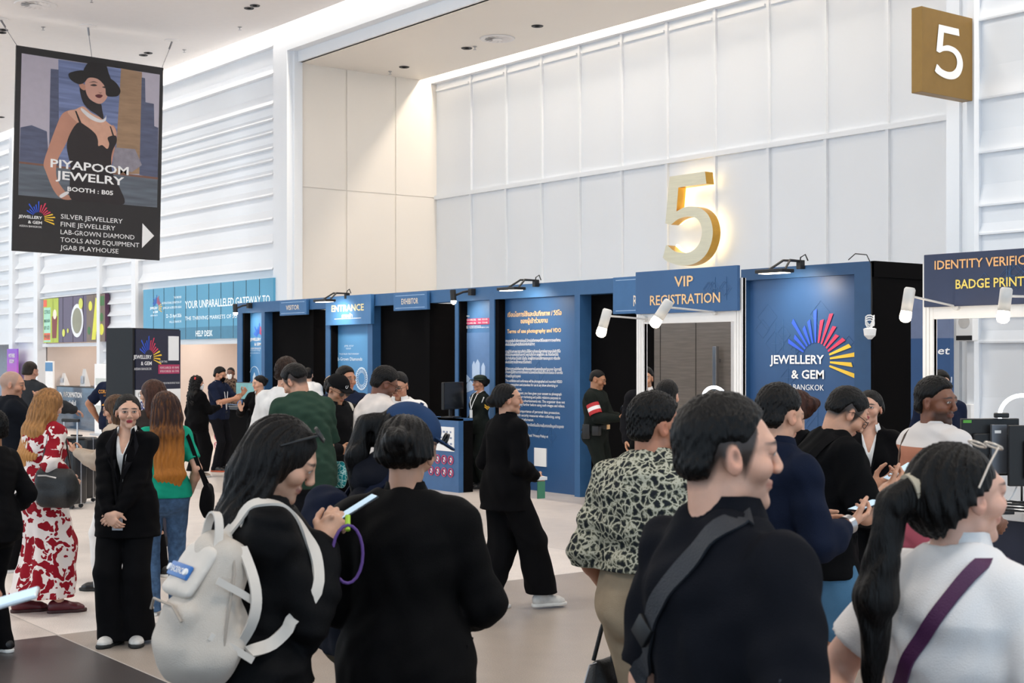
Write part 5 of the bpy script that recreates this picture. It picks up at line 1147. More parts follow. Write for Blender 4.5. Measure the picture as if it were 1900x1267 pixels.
# ------------------------------------------------------------------ the people
BLK = cloth('080709'); BLK2 = cloth('0b0a0c'); CHAR = cloth('151519'); SHIRTW = cloth('ece9e6'); KHAKI = cloth('a8957d'); NAVYC = cloth('1a2136'); JEANS = mat('denim', '47607f', .85, var=.3, vscale=30, bump=.4, bscale=500, spec=.2)
SHOEB = mat('shoe_black', '141315', .4, var=.1); SHOEW = mat('shoe_white', 'cfcac4', .55, var=.12, vscale=25)
def pattern(name, kind, cols, scale):
    m = bpy.data.materials.new(name); m.use_nodes = True; MATS[name] = m; N = m.node_tree.nodes; L = m.node_tree.links; b = N['Principled BSDF']; b.inputs['Roughness'].default_value = .85; b.inputs['Specular IOR Level'].default_value = .2
    tc = N.new('ShaderNodeTexCoord'); nz = N.new('ShaderNodeTexNoise'); nz.inputs['Scale'].default_value = 5 if kind == 'hstripe' else scale*.8; nz.inputs['Detail'].default_value = 3; L.new(tc.outputs['Object'], nz.inputs['Vector'])
    mx = N.new('ShaderNodeMix'); mx.data_type = 'RGBA'; mx.blend_type = 'LINEAR_LIGHT'; mx.inputs[0].default_value = .022 if kind == 'leopard' else .1; L.new(tc.outputs['Object'], mx.inputs[6]); L.new(nz.outputs['Color'], mx.inputs[7])
    def ramp(src, stops):
        r = N.new('ShaderNodeValToRGB'); e = r.color_ramp.elements
        while len(e) < len(stops): e.new(.5)
        for el, (p, c) in zip(e, stops): el.position = p; el.color = (*lin(c), 1)
        L.new(src, r.inputs[0]); return r.outputs[0]
    if kind in ('leopard', 'floral'):
        v = N.new('ShaderNodeTexVoronoi'); v.feature = 'DISTANCE_TO_EDGE'; v.inputs['Scale'].default_value = scale; L.new(mx.outputs[2], v.inputs['Vector'])
        st = [(.0, cols[0]), (.045, cols[0]), (.08, cols[1]), (.16, cols[2]), (.27, cols[3])] if kind == 'leopard' else [(.0, cols[0]), (.085, cols[0]), (.1, cols[1]), (.4, cols[2])]
        out = ramp(v.outputs['Distance'], st)
        if kind == 'floral':
            mx.inputs[0].default_value = .16; a3 = None
            for sc_, th_, of in ((scale, .48, 0), (scale*1.5, .42, 3.3)):
                mpn = N.new('ShaderNodeMapping'); mpn.inputs['Location'].default_value = (of, of, of); L.new(mx.outputs[2], mpn.inputs[0]); vv = N.new('ShaderNodeTexVoronoi'); vv.inputs['Scale'].default_value = sc_; L.new(mpn.outputs[0], vv.inputs['Vector']); lt = N.new('ShaderNodeMath'); lt.operation = 'LESS_THAN'; lt.inputs[1].default_value = th_; L.new(vv.outputs['Distance'], lt.inputs[0])
                if a3 is None: a3 = lt.outputs[0]
                else: mxm = N.new('ShaderNodeMath'); mxm.operation = 'MAXIMUM'; L.new(a3, mxm.inputs[0]); L.new(lt.outputs[0], mxm.inputs[1]); a3 = mxm.outputs[0]
            q = N.new('ShaderNodeMix'); q.data_type = 'RGBA'; L.new(a3, q.inputs[0]); q.inputs[6].default_value = (*lin(cols[0]), 1); q.inputs[7].default_value = (*lin(cols[1]), 1); out = q.outputs[2]
        if False:
            v2 = N.new('ShaderNodeTexVoronoi'); v2.inputs['Scale'].default_value = scale*.45; L.new(mx.outputs[2], v2.inputs['Vector']); g = ramp(v2.outputs['Distance'], [(.66, '000000'), (.72, 'ffffff')]); q = N.new('ShaderNodeMix'); q.data_type = 'RGBA'; L.new(g, q.inputs[0]); L.new(out, q.inputs[6]); q.inputs[7].default_value = (*lin(cols[0]), 1); out = q.outputs[2]
    else:
        sp = N.new('ShaderNodeSeparateXYZ'); L.new(tc.outputs['Object'], sp.inputs[0])
        if kind == 'hstripe':
            mr = N.new('ShaderNodeMapRange'); mr.inputs[1].default_value, mr.inputs[2].default_value = scale; L.new(sp.outputs[2], mr.inputs[0]); out = ramp(mr.outputs[0], cols); out.node.color_ramp.interpolation = 'CONSTANT'
        else:                                # vertical stripes around the body with small flowers
            at2 = N.new('ShaderNodeMath'); at2.operation = 'ARCTAN2'; L.new(sp.outputs[0], at2.inputs[0]); L.new(sp.outputs[1], at2.inputs[1])
            ml = N.new('ShaderNodeMath'); ml.operation = 'MULTIPLY'; L.new(at2.outputs[0], ml.inputs[0]); ml.inputs[1].default_value = 3.2; fr = N.new('ShaderNodeMath'); fr.operation = 'FRACT'; L.new(ml.outputs[0], fr.inputs[0])
            v = N.new('ShaderNodeTexVoronoi'); v.inputs['Scale'].default_value = scale; L.new(tc.outputs['Object'], v.inputs['Vector'])
            a = ramp(v.outputs['Distance'], [(.0, 'c23a6a'), (.45, 'a83a58'), (.55, '4a3a34'), (.8, 'e6d9d4')]); s2 = ramp(fr.outputs[0], [(0, '000000'), (.3, '000000'), (.34, 'ffffff'), (.66, 'ffffff'), (.7, '000000')])
            q = N.new('ShaderNodeMix'); q.data_type = 'RGBA'; L.new(s2, q.inputs[0]); q.inputs[6].default_value = (*lin('ddd3d2'), 1); L.new(a, q.inputs[7]); out = q.outputs[2]
    L.new(out, b.inputs['Base Color']); return m
class Prop:                                   # a thing carried by or next to a figure, in that figure's coordinates
    def __init__(s, p, name, base, label, cat, group=None):
        s.p = p; s.b = V3(base); s.o = empty(name, p.world(base), p.root.rotation_euler.z, label, cat, group)
    def fld(s, name, m, F_, parent=None):
        P, Q = F_.mesh(); return np_mesh(name, (P - s.b)*s.p.k, Q, m, parent or s.o)
    def mb(s, name, m, fn, parent=None, smooth=True):
        t = MB(); fn(t); k = s.p.k; t.v = [((v[0]-s.b[0])*k, (v[1]-s.b[1])*k, (v[2]-s.b[2])*k) for v in t.v]; o = t.build(name, m, parent or s.o, smooth); return sharp(o, 40) if smooth else o
def obox(t, c, a, b, n, la, lb, ln, bev=.004):   # box with axes a, b, n
    q = MB(); q.box(-la/2, la/2, -lb/2, lb/2, -ln/2, ln/2, bev); t.add([V3(c) + V3(a)*v[0] + V3(b)*v[1] + V3(n)*v[2] for v in q.v], q.f)
GLASSY = mat('phone_glass', '15171c', .12, spec=.6); PSCREEN = mat('phone_screen', 'a8c4d8', .2, emit='b8d4e8', estr=.5)
def phone(p, c, long, normal, label, case=None, lit=True, w=.072, h=.15):
    n = nrm(normal); a = nrm(V3(long) - n*np.dot(long, n)); b = np.cross(n, a); r = Prop(p, 'phone', c, label, 'phone')
    r.mb('case', case or GLASSY, lambda t: obox(t, c, a, b, n, h, w, .0085, .0035)); r.mb('screen', PSCREEN if lit else GLASSY, lambda t: obox(t, V3(c) + n*.0045, a, b, n, h*.95, w*.93, .001, 0), None, False)
    r.mb('camera_bump', BLACK, lambda t: obox(t, V3(c) - n*.0052 + a*h*.36 + b*w*.22, a, b, n, .03, .028, .003, .001)); return r
def suit_f(p, trous, hem=.8, tfl=.05, v=1.16, shirt=True, jm=None, **kw):
    if shirt: p.top(SHIRTW, off=.007, hem=.95, collar=.024, name='shirt', sleeve=.97, fold=.002, neck=.02, vneck=1.33)
    p.top(jm or BLK, off=.024, hem=hem, vneck=v if shirt else None, name='jacket', sleeve=.93, **kw); p.pants(trous, off=.013, flare=tfl, knee=.02, hem=.03)
# 1 the man in the dark polo, closest to the camera
p = Person('man in a black polo shirt with a crossbody strap, back turned, closest to the camera', 1346, 2.98, 60, 1.765, 'm', .94, 'd8a58c', limb=1.0, fade='15100e', head=(26, 0), belly=.4, stubble=.15, L=dict(w=(-.2, .1, .88)), R=dict(w=(.25, .1, .9)))
p.body(); p.hair('short', '0c0908', vol=.75, cut=.014); p.top(cloth('13141a', var=.08), off=.02, hem=.84, sleeve=.43, collar=.04, fold=.009, seed=3, boxy=.006, sf=.012, name='polo_shirt'); p.pants(CHAR); p.shoes(SHOEB, '202020')
U = p.Rc; bk = lambda x, z: p.sf(x, z, .036)
cb_ = Prop(p, 'crossbody_bag', p.tp(-.2, .05, .95), 'black crossbody bag strap across the back of the black polo shirt', 'bag')
sp_ = [p.nb + U @ V3(.085, .0, .012), p.nb + U @ V3(.07, -.09, -.02), bk(.03, 1.36), bk(-.04, 1.28), bk(-.10, 1.19), p.tp(-.17, -.11, 1.09), p.tp(-.205, -.02, 1.0)]
cb_.mb('strap', mat('strap_web', '22252c', .6, bump=.4, bscale=300), lambda t: p.strap(t, sp_, 'polo_shirt', .042)); cb_.mb('buckle', BLACK, lambda t: obox(t, bk(-.075, 1.235) + V3(0, -.004, 0), nrm(V3(.62, 0, .78)), nrm(V3(.78, 0, -.62)), V3(0, 1, 0), .05, .05, .012, .003))
F_ = Field(p.tp(-.3, -.15, .8), p.tp(-.05, .25, 1.1), .01); F_.ec(p.tp(-.21, -.03, .93), p.tp(-.2, .12, .93), (.05, .09), None, .02, u=(1, 0, 0)); cb_.fld('pouch', CHAR, F_)
e = p.sh['R'] + (p.el['R'] - p.sh['R'])*.62 + V3(.064, -.045, -.02); p.mesh('sleeve_print', mat('tonal_print', '30323a', .7), lambda t: (obox(t, e, (.5, .85, -.1), (0, .1, 1), (.86, -.5, 0), .05, .022, .002, 0), obox(t, e - V3(0, 0, .03), (.5, .85, -.1), (0, .1, 1), (.86, -.5, 0), .045, .006, .002, 0)), None, False)
# 2 the woman in the white polo
p = Person('woman in a white polo shirt with a long dark ponytail and a purple strap', 1782, 3.15, 52, 1.655, 'f', 1.17, 'dba992', limb=1.25, head=(24, -3), L=dict(w=(-.15, -.19, .98), pole=(-1, .1, -.2), n=(0, 1, 0)), R=dict(w=(.25, .04, .9), pole=(1, -.6, 0)))
p.body(); p.hair('pony', '0c0908', vol=1.05, length=.42, side=-.02); p.top(cloth('e9e5e3', var=.03), off=.017, hem=.86, sleeve=.34, collar=.042, fold=.008, seed=8, sf=.012, name='polo_shirt'); p.pants(CHAR); p.shoes(SHOEB)
p.ring('hair_tie', mat('scrunchie', 'b9ad98', .8), p.H(0, -.118, .026), p.Rh @ V3(0, 1, .2), .028, .02, .022)
p.mesh('hair_sunglasses', mat('clear_plastic', 'd8c8b8', .2), lambda t: [t.tube([p.H(sg*.033 + .024*math.cos(a*PI/8), .07 - .016*math.sin(a*PI/8), .114 + .009*math.sin(a*PI/8)) for a in range(16)], .0028, 6, closed=True) for sg in (-1, 1)] + [t.tube([p.H(sg*.058, .066, .112), p.H(sg*.09, .02, .078), p.H(sg*.094, -.01, .03)], .0025, 6) for sg in (-1, 1)])
U = p.Rc; sb = Prop(p, 'shoulder_bag', p.tp(-.2, .1, .92), 'purple strap of a bag running over the white polo shirt', 'bag'); g = lambda x, y, z: p.tp(x, y, z)
sb.mb('strap', mat('purple_web', '4a1f48', .6, bump=.3, bscale=300), lambda t: p.strap(t, [g(.1, .15, 1.3), g(.095, .06, 1.43), g(.09, -.055, 1.44), p.sf(.06, 1.36, .03), p.sf(.0, 1.27, .03), p.sf(-.06, 1.17, .03), p.sf(-.13, 1.07, .03), g(-.225, -.02, 1.0), g(-.225, .06, .96)], 'polo_shirt', .034))
F_ = Field(g(-.35, -.05, .7), g(-.05, .3, 1.05), .01); F_.ec(g(-.21, .06, .86), g(-.2, .16, .86), (.05, .11), None, .02, u=(1, 0, 0)); sb.fld('pouch', mat('purple_pouch', '3a1c3a', .6), F_)
# 3 the woman with the pale backpack
p = Person('woman in a black jacket looking down at her phone, sunglasses in hair', 474, 4.12, 72, 1.68, 'f', 1.05, 'c99a80', lean=5, head=(12, 26), lips='9a4a48', L=dict(w=(-.035, .20, 1.33), pole=(-.6, -.4, -.8), d=(.25, .5, .75), n=(.8, .2, -.3), curl=1.0), R=dict(w=(.055, .19, 1.34), pole=(.5, -.6, -.9), d=(-.25, .5, .8), n=(-.8, .2, -.3), curl=.8))
p.body(); p.hair('long', '0e0a09', vol=.84, length=.34, side=.02); p.top(cloth('0b0b0d', .6), off=.024, hem=.93, sleeve=.93, flare=.012, fold=.011, seed=5, boxy=.012, soff=.028, sf=.012, name='jacket'); p.pants(pattern('striped_floral', 'vstripe', None, 30), skirt=(.17, .22), hem=.22, name='skirt'); p.shoes(SHOEW)
p.mesh('hair_sunglasses', BLACK, lambda t: [t.tube([p.H(sg*.036 + .027*math.cos(a*PI/8), .066 - .019*math.sin(a*PI/8), .116 + .012*math.sin(a*PI/8)) for a in range(16)], .0035, 6, closed=True) for sg in (-1, 1)] + [t.tube([p.H(sg*.064, .062, .114), p.H(sg*.092, .02, .08), p.H(sg*.096, -.02, .045)], .004, 6) for sg in (-1, 1)])
p.mesh('sunglass_lenses', mat('smoky_lens', '9aa0a8', .08, .7), lambda t: [t.add([p.H(sg*.036 + .026*math.cos(a*PI/8), .067 - .018*math.sin(a*PI/8), .117 + .0115*math.sin(a*PI/8)) for a in range(16)], [tuple(range(16))]) for sg in (-1, 1)], None, False)
c = (p.wr['L'] + p.wr['R'])/2 + V3(.0, .075, .075); ph = phone(p, c + V3(0, .02, .01), (0, .75, .55), (0, -.5, .85), 'black phone held by the woman with the pale backpack', w=.076, h=.16)
wr = Prop(p, 'phone_strap', c + V3(0, .02, -.2), 'purple cord wrist strap with a green clip dangling below the phone', 'strap'); wr.mb('cord', mat('purple_cord', '5a3a80', .6), lambda t: t.tube([c + V3(.085, -.015 + .045*math.sin(a*PI/10), -.11 + .085*math.cos(a*PI/10)) for a in range(-10, 11)], .0048, 8)); wr.mb('clip', mat('lime_clip', 'a8cf3a', .4), lambda t: t.tube([c + V3(.06, -.01, .0), c + V3(.085, -.015, -.04)], .008, 8))
BP = mat('backpack_canvas', 'cfc4b8', .75, var=.05, bump=.35, bscale=350); BPT = mat('backpack_trim', 'd9d0c6', .7)
k = Prop(p, 'backpack', p.tp(.1, -.2, .8), 'pale canvas backpack with a blue tag on the woman in sunglasses', 'backpack')
B0 = p.tp(.115, -.12, 1.0); bu = nrm(V3(-.04, .14, 1)); br = nrm(V3(.97, .24, 0) - bu*np.dot(V3(.97, .24, 0), bu)); bo = np.cross(br, bu)    # up, across, outward
B = lambda a, b, c_: B0 + br*a + bu*b + bo*c_
F_ = Field(B0 - .42, B0 + V3(.42, .42, .62), .009); F_.ec(B(0, .06, .065), B(0, .30, .05), (.165, .105), (.125, .075), .03, u=br); F_.ec(B(0, .03, .065), B(0, .10, .065), (.165, .105), None, .03, u=br); F_.ec(B(0, .06, .145), B(0, .14, .14), (.13, .045), (.125, .04), .02, u=br); F_.folds(.012, 4, .7); F_.cut(B(0, -.06, 0), -bu); k.fld('bag_body', BP, F_)
F_ = Field(B0 - .4, B0 + V3(.4, .4, .6), .008); F_.ec(B(0, .2, .155), B(0, .31, .09), (.11, .02), (.105, .03), .02, u=br); F_.folds(.005, 9); k.fld('flap', BPT, F_)
k.mb('carry_handle', BPT, lambda t: [t.strip([B(a - .055*math.cos(h_*PI/10), .31 + .115*math.sin(h_*PI/10)**.7, o_) for h_ in range(11)], .024, .006, tuple(bo)) for a, o_ in ((.02, .08), (-.02, -.01))])
k.mb('shoulder_strap', BPT, lambda t: (p.strap(t, [B(.03, .36, .03), p.sf(.11, 1.34, .06), p.tp(.115, -.075, 1.44), p.tp(.12, -.01, 1.46), p.tp(.12, .06, 1.44), p.sf(.115, 1.33, .05, 1), p.sf(.125, 1.2, .045, 1), p.tp(.2, .05, 1.1), B(.15, .06, -.02)], 'jacket', .036, .008, .009, near=.06), t.strip([B(.10 + .085*math.sin(h_*PI/12), .34 - .026*h_, .02 - .03*math.sin(h_*PI/12)) for h_ in range(13)], .03, .008, tuple(bo))))
k.mb('side_strap', BPT, lambda t: [t.strip([B(.155, .10 + .05*i, .1), B(.17, .07 + .05*i, .03), B(.165, .04 + .05*i, -.03)], .02, .004, tuple(bu)) for i in (0, 3)])
tagm = k.mb('name_tag', mat('tag_blue', '2e6fb8', .4), lambda t: obox(t, B(0, .255, .152), br, nrm(bu*.92 - bo*.38), nrm(bo*.92 + bu*.38), .155, .042, .012, .005))
tn = nrm(bo*.92 + bu*.38); tu = nrm(bu*.92 - bo*.38); q = MB(); letters(q, 'BACKPACK', 0, 0, 0, .018, .1, 'c', .02)
sgn = 1 if np.dot(np.cross(br, tu), tn) > 0 else -1
k.mb('tag_lettering', INKW, lambda t: (t.add([B(0, .255, .152) + br*(v[0]*sgn) + tu*(v[2] - .009) + tn*.0075 for v in q.v], q.f), t.tube([B(0, .255, .152) + br*-.066 + tn*.004, B(0, .255, .152) + br*-.066 + tn*.012], .01, 10), t.tube([B(0, .255, .152) + br*.066 + tn*.004, B(0, .255, .152) + br*.066 + tn*.012], .01, 10)), tagm, False)
k.mb('zip_line', mat('zip_grey', 'a89c90', .6), lambda t: (t.tube([B(-.13, .13, .175), B(-.08, .165, .188), B(.08, .165, .188), B(.13, .13, .175)], .004, 6), t.tube([B(.168, .02, .06), B(.168, .15, .06), B(.15, .27, .05), B(.11, .34, .05)], .004, 6)))
# 4 the woman in the black blazer, back to the camera, and the woman in the blue cap beyond her
p = Person('woman in a black blazer with a low hair bun, back turned in the middle', 752, 4.42, 6, 1.665, 'f', 1.05, 'b98a70', limb=1.08, head=(4, 10), shoulder=1.12, L=dict(w=(-.14, .26, 1.04), pole=(-.5, -.8, -.7)), R=dict(w=(.14, .26, 1.04), pole=(.7, -.7, -.6)))
p.body(); p.hair('bun', '0c0908', vol=1.0); p.top(cloth('080708', .75), off=.026, hem=.86, fold=.007, seed=11, boxy=.012, name='blazer', flare=.012, soff=.028, collar=.03); p.pants(BLK2, flare=.03); p.shoes(SHOEB)
p.mesh('pocket_flap', BLK2, lambda t: obox(t, p.tp(.2, .0, .97), (0, 1, 0), (.25, 0, 1), (1, 0, -.25), .13, .055, .008, .003))
p = Person('woman in a blue baseball cap and dark hoodie beyond the black blazer', 686, 5.0, 62, 1.69, 'f', 1.05, 'c99a80', lean=14, head=(18, 24), L=dict(w=(-.1, .33, 1.15)), R=dict(w=(.1, .33, 1.15)))
p.body(); p.hair('pony', '0c0908', vol=.9, length=.24); p.top(cloth('14161f'), off=.03, hem=.84, fold=.01, seed=12, boxy=.03, soff=.034, name='hoodie', collar=.03); p.pants(cloth('4a4032'), flare=.08, knee=.045, off=.02, hem=.04); p.shoes(SHOEW)
F_ = Field(p.nb - .25, p.nb + .2, .009); F_.ec(p.nb + p.Rc @ V3(0, -.09, -.03), p.nb + p.Rc @ V3(0, -.06, .03), (.115, .06), (.09, .055), .03, u=p.Rc[:, 0]); F_.folds(.012, 6); p.out('hood', F_, cloth('14161f'))
CAPB = cloth('2a3f60'); 
def cap(p, m, vis=.085, name='cap', logo=None, band=None):
    F_ = Field(p.hc - .17, p.hc + .2, p.hf*1.3); F_.el(p.H(0, -.012, .045), (.093, .112, .095), p.Rh); F_.cut(p.H(0, 0, .045), -(p.Rh @ V3(0, .12, 1)))
    o = p.out(name, F_, m); G = Field(p.hc - .17, p.hc + .24, p.hf); G.ec(p.H(0, .075, .05), p.H(0, .07 + vis, .038), (.075, .007), (.06, .006), .01, u=p.Rh[:, 0]); p.out('visor', G, m, o); p.mesh('button', m, lambda t: t.lathe([(.008, .14), (.006, .146), (.001, .147)], (0, 0, 0), 10) if False else t.tube([p.H(0, -.012, .136), p.H(0, -.012, .146)], .008, 8), o)
    if logo: p.mesh('cap_emblem', logo, lambda t: t.tube([p.H(.012*math.cos(a*PI/8), .101 - .004*abs(math.cos(a*PI/8)), .075 + .014*math.sin(a*PI/8)) for a in range(6, 19)], .0025, 5), o)
    return o
cap(p, CAPB)
p.mesh('cap_sunglasses', BLACK, lambda t: [t.tube([p.H(sg*.034 + .025*math.cos(a*PI/8), .117, .06 + .02*math.sin(a*PI/8)) for a in range(16)], .004, 6, closed=True) for sg in (-1, 1)])
k = Prop(p, 'backpack', p.tp(0, -.3, .95), 'dark navy backpack on the back of the woman in the dark hoodie', 'backpack'); F_ = Field(p.tp(-.3, -.5, .8), p.tp(.3, .05, 1.5), .01); F_.ec(p.tp(0, -.23, 1.0), p.tp(0, -.23, 1.3), (.15, .085), (.13, .07), .03, u=p.Rc[:, 0]); F_.folds(.008, 3); k.fld('bag_body', cloth('141a2c'), F_)
k.mb('shoulder_strap', cloth('141a2c'), lambda t: [p.strap(t, [p.tp(x, -.17, 1.33), p.tp(x, -.06, 1.435), p.tp(x, .05, 1.42), p.tp(x*1.1, .15, 1.3), p.tp(x*1.4, .1, 1.1), p.tp(x*1.6, -.1, 1.0)], 'hoodie', .05, .008) for x in (-.11, .11)])
k.mb('dangling_strap', cloth('141a2c'), lambda t: t.strip([p.tp(-.12, -.3, 1.05), p.tp(-.13, -.32, .9), p.tp(-.13, -.31, .78)], .018, .004, (1, 0, 0)))
# 5 the man in the printed shirt
p = Person('man in a leaf-print grey shirt and khaki trousers carrying a black bag', 1206, 5.45, 32, 1.70, 'm', 1.1, 'b5795c', limb=1.05, head=(38, 4), lean=3, belly=.5, stubble=.2, L=dict(w=(-.235, .10, .93), curl=1.35, pole=(-.3, -1, -.2)), R=dict(w=(.25, .16, 1.0)))
p.body(); p.hair('short', '0c0908', vol=1.35); p.top(pattern('leaf_print', 'leopard', ('bdb9a6', '97947f', '45483f', '1e2126'), 36), off=.028, hem=1.045, sleeve=(.86, .9), collar=.04, fold=.011, seed=21, boxy=.03, soff=.026, name='shirt', flare=-.012); p.pants(KHAKI, off=.014, top=1.06, fold=.007, flare=.02); p.shoes(SHOEB)
p.el_ = p.H(0, 0, .0); F_ = Field(p.hc - .05, p.hc + .2, .005); F_.el(p.H(0, -.035, .085), (.036, .04, .043), p.Rh); p.out('bald_spot', F_, mat('scalp', '9a6450', .5))
bl = p.tp(0, 0, 1.045); p.mesh('belt', mat('belt_blue', '3d628c', .5, bump=.5, bscale=200), lambda t: t.strip([bl + V3(.205*math.cos(a*PI/16), .03 + .168*math.sin(a*PI/16), 0) for a in range(33)], .036, .008, (0, 0, 1)))
p.ring('watch', mat('steel_watch', 'b8b4ae', .3, .9), p.wr['L'] - p.hd['L'][0]*.02, p.hd['L'][0], .034, .008, .022)
k = Prop(p, 'briefcase', p.wr['L'] + V3(0, 0, -.62), 'soft black briefcase hanging from the hand of the man in the leaf-print shirt', 'bag'); w = p.wr['L'] + p.hd['L'][0]*.085; LEATHER = mat('black_leather', '0a0a0c', .55, var=.2, bump=.3, bscale=120)
F_ = Field(w - V3(.3, .35, .66), w + V3(.3, .35, 0), .009); F_.ec(w + V3(-.01, -.13, -.36), w + V3(-.01, .13, -.36), (.06, .15), None, .03, u=(1, 0, 0)); F_.folds(.006, 2); k.fld('bag_body', LEATHER, F_)
k.mb('handle', LEATHER, lambda t: [t.tube([w + V3(sx*3 - .01, -.09, -.22), w + V3(sx*2, -.07, -.1), w + V3(sx, -.03, -.005), w + V3(sx, .03, -.005), w + V3(sx*2, .07, -.1), w + V3(sx*3 - .01, .09, -.22)], .009, 8) for sx in (-.014, .014)]); k.mb('zip', STEEL, lambda t: t.tube([w + V3(-.01, -.26, -.3), w + V3(-.01, -.2, -.215), w + V3(-.01, .2, -.215), w + V3(-.01, .26, -.3)], .004, 6))
# 6 black t-shirt and blue shorts
p = Person('man in a black t-shirt, blue shorts and glasses reading his phone and passport', 1514, 6.85, 76, 1.725, 'm', 1.0, 'cc977a', lean=13, head=(6, 34), fade='1a1310', L=dict(w=(-.07, .33, 1.2), d=(.3, .8, .35), n=(.5, .1, .8), curl=.7, pole=(-.5, -.4, -1)), R=dict(w=(.09, .32, 1.21), d=(-.3, .8, .35), n=(-.5, .1, .8), curl=.7, pole=(.5, -.3, -1)), feet=((-.11, -.05, -5), (.11, .06, 8)))
p.body(); p.hair('short', '0c0908', cut=.03, vol=.9); p.top(cloth('08080a'), off=.03, hem=.80, sleeve=.44, fold=.011, seed=31, boxy=.045, sf=.022, name='t_shirt', flare=.012); p.pants(cloth('4d7492'), off=.026, hem=.5, knee=.035, name='shorts', fold=.009); p.shoes(SHOEW); p.glasses(BLACK)
k = Prop(p, 'backpack', p.tp(0, -.28, .95), 'flat black backpack of the man in blue shorts', 'backpack'); F_ = Field(p.tp(-.25, -.42, .85), p.tp(.25, 0, 1.5), .012); F_.ec(p.tp(0, -.19, 1.06), p.tp(0, -.185, 1.26), (.13, .05), (.11, .045), .03, u=p.Rc[:, 0]); k.fld('bag_body', BLK2, F_); k.mb('shoulder_strap', BLK2, lambda t: [p.strap(t, [p.tp(x, -.17, 1.31), p.tp(x, -.06, 1.432), p.tp(x, .05, 1.415), p.tp(x*1.1, .15, 1.3), p.tp(x*1.5, .1, 1.1), p.tp(x*1.6, -.12, 1.0)], 't_shirt', .045, .008) for x in (-.11, .11)])
c = (p.wr['L'] + p.wr['R'])/2 + V3(.01, .1, .075); phone(p, c, (.1, .85, .5), (0, -.5, .86), 'white phone in the hands of the man in blue shorts', INKW)
r = Prop(p, 'passport', c - V3(0, .01, .04), 'dark red passport under the white phone', 'passport'); r.mb('cover', mat('passport_red', '5a1a28', .5), lambda t: obox(t, c + V3(.03, .02, -.035), nrm(V3(0, .85, .5)), (1, 0, 0), nrm(V3(0, -.5, .86)), .125, .088, .008, .002)); r.mb('pages', INKW, lambda t: obox(t, c + V3(.03, .025, -.029), nrm(V3(0, .85, .5)), (1, 0, 0), nrm(V3(0, -.5, .86)), .118, .084, .004, .001))
# 7 navy shirt
p = Person('man in a navy shirt with a wrist watch holding a phone beside the blue shorts', 1428, 5.75, 62, 1.735, 'm', 1.0, 'd09c80', lean=4, head=(-6, 12), L=dict(w=(-.12, .3, 1.12)), R=dict(w=(.17, .26, 1.16), d=(-.15, .95, .25), n=(-.5, .1, .8), curl=.7, pole=(.5, -.5, -1)))
p.body(); p.hair('short', '0c0908'); p.top(cloth('151c2e'), off=.022, hem=.85, sleeve=.88, collar=.04, fold=.008, seed=41, boxy=.02, name='shirt'); p.pants(BLK2); p.shoes(SHOEB)
p.ring('watch', STEEL, p.wr['R'] - p.hd['R'][0]*.01, p.hd['R'][0], .033, .01, .03); phone(p, p.wr['R'] + p.hd['R'][0]*.13 + V3(-.02, 0, .03), (-.1, .95, .2), (0, -.2, .95), 'dark phone in the hand of the man in the navy shirt')
# 8, 9 women near the emblem panel
p = Person('woman with a brown hair bun mostly hidden behind the man in the navy shirt', 1472, 8.2, -40, 1.66, 'f', 1., 'd9a88e', head=(-20, 5)); p.body(); p.hair('bun', '3a1f16', vol=1.1); p.top(BLK, off=.022, hem=.85); p.pants(BLK2); p.shoes(SHOEB)
p = Person('woman in a black suit and white shirt with crossed arms beside the belt barrier', 1613, 9.05, 196, 1.64, 'f', .98, 'd3a188', lips='a03040', head=(10, -2), L=dict(w=(.11, .19, 1.075), pole=(-1, -.3, -.5), n=(0, -1, 0), d=(.9, .1, .1)), R=dict(w=(-.12, .225, 1.03), pole=(1, -.3, -.5), n=(0, -1, 0), d=(-.9, .15, -.1)), feet=((-.12, .02, -15), (.10, .05, 12)))
p.body(); p.hair('bun', '0c0908', vol=.9); suit_f(p, BLK2, .8, .045, 1.18); p.shoes(SHOEB, '1a1a1a')
p.mesh('badge', mat('badge_card', '3a3632', .4), lambda t: t.box(-.0, .1, .262, .268, .88, .955)); p.mesh('badge_print', GOLD, lambda t: t.box(.012, .088, .268, .27, .9, .915), None, False); p.mesh('lanyard', BLK, lambda t: t.strip([p.nb + V3(-.06, .02, .03), p.tp(-.03, .15, 1.25), V3(.03, .26, 1.03), V3(.05, .262, .955)], .012, .003, (1, 0, 0)))
# 10 striped polo, 11 beyond the identity booth
p = Person('man in a colour striped polo shirt turning his head to the camera', 1736, 7.3, 62, 1.74, 'm', 1.04, '7a4c36', limb=1., head=(76, 2), twist=8, stubble=.75, brows='0e0b0a', L=dict(w=(-.1, .3, 1.05)), R=dict(w=(.2, .2, 1.0)))
p.body(); p.hair('short', '0c0908', vol=1.1); p.top(pattern('colour_stripes', 'hstripe', [(0, 'b65a6a'), (.16, '6a93c4'), (.36, '5d8a86'), (.46, 'd9a83e'), (.57, 'b57860'), (.8, 'ddd6d2')], (1.0, 1.5)), off=.024, hem=.86, sleeve=.42, collar=.035, fold=.008, seed=51, boxy=.02, name='polo_shirt'); p.pants(JEANS); p.shoes(SHOEB)
p.mesh('shoulder_strap', cloth('6a5a50'), lambda t: p.strap(t, [p.tp(-.1, -.13, 1.25), p.tp(-.1, -.06, 1.43), p.tp(-.1, .05, 1.415), p.tp(-.1, .14, 1.25)], 'polo_shirt', .022, .004))
p = Person('person with tousled black hair beyond the striped polo shirt', 1745, 12.9, 170, 1.72, 'm'); p.body(); p.hair('short', '0c0908', vol=1.5); p.top(NAVYC, off=.02, hem=.85); p.pants(BLK2); p.shoes(SHOEB)
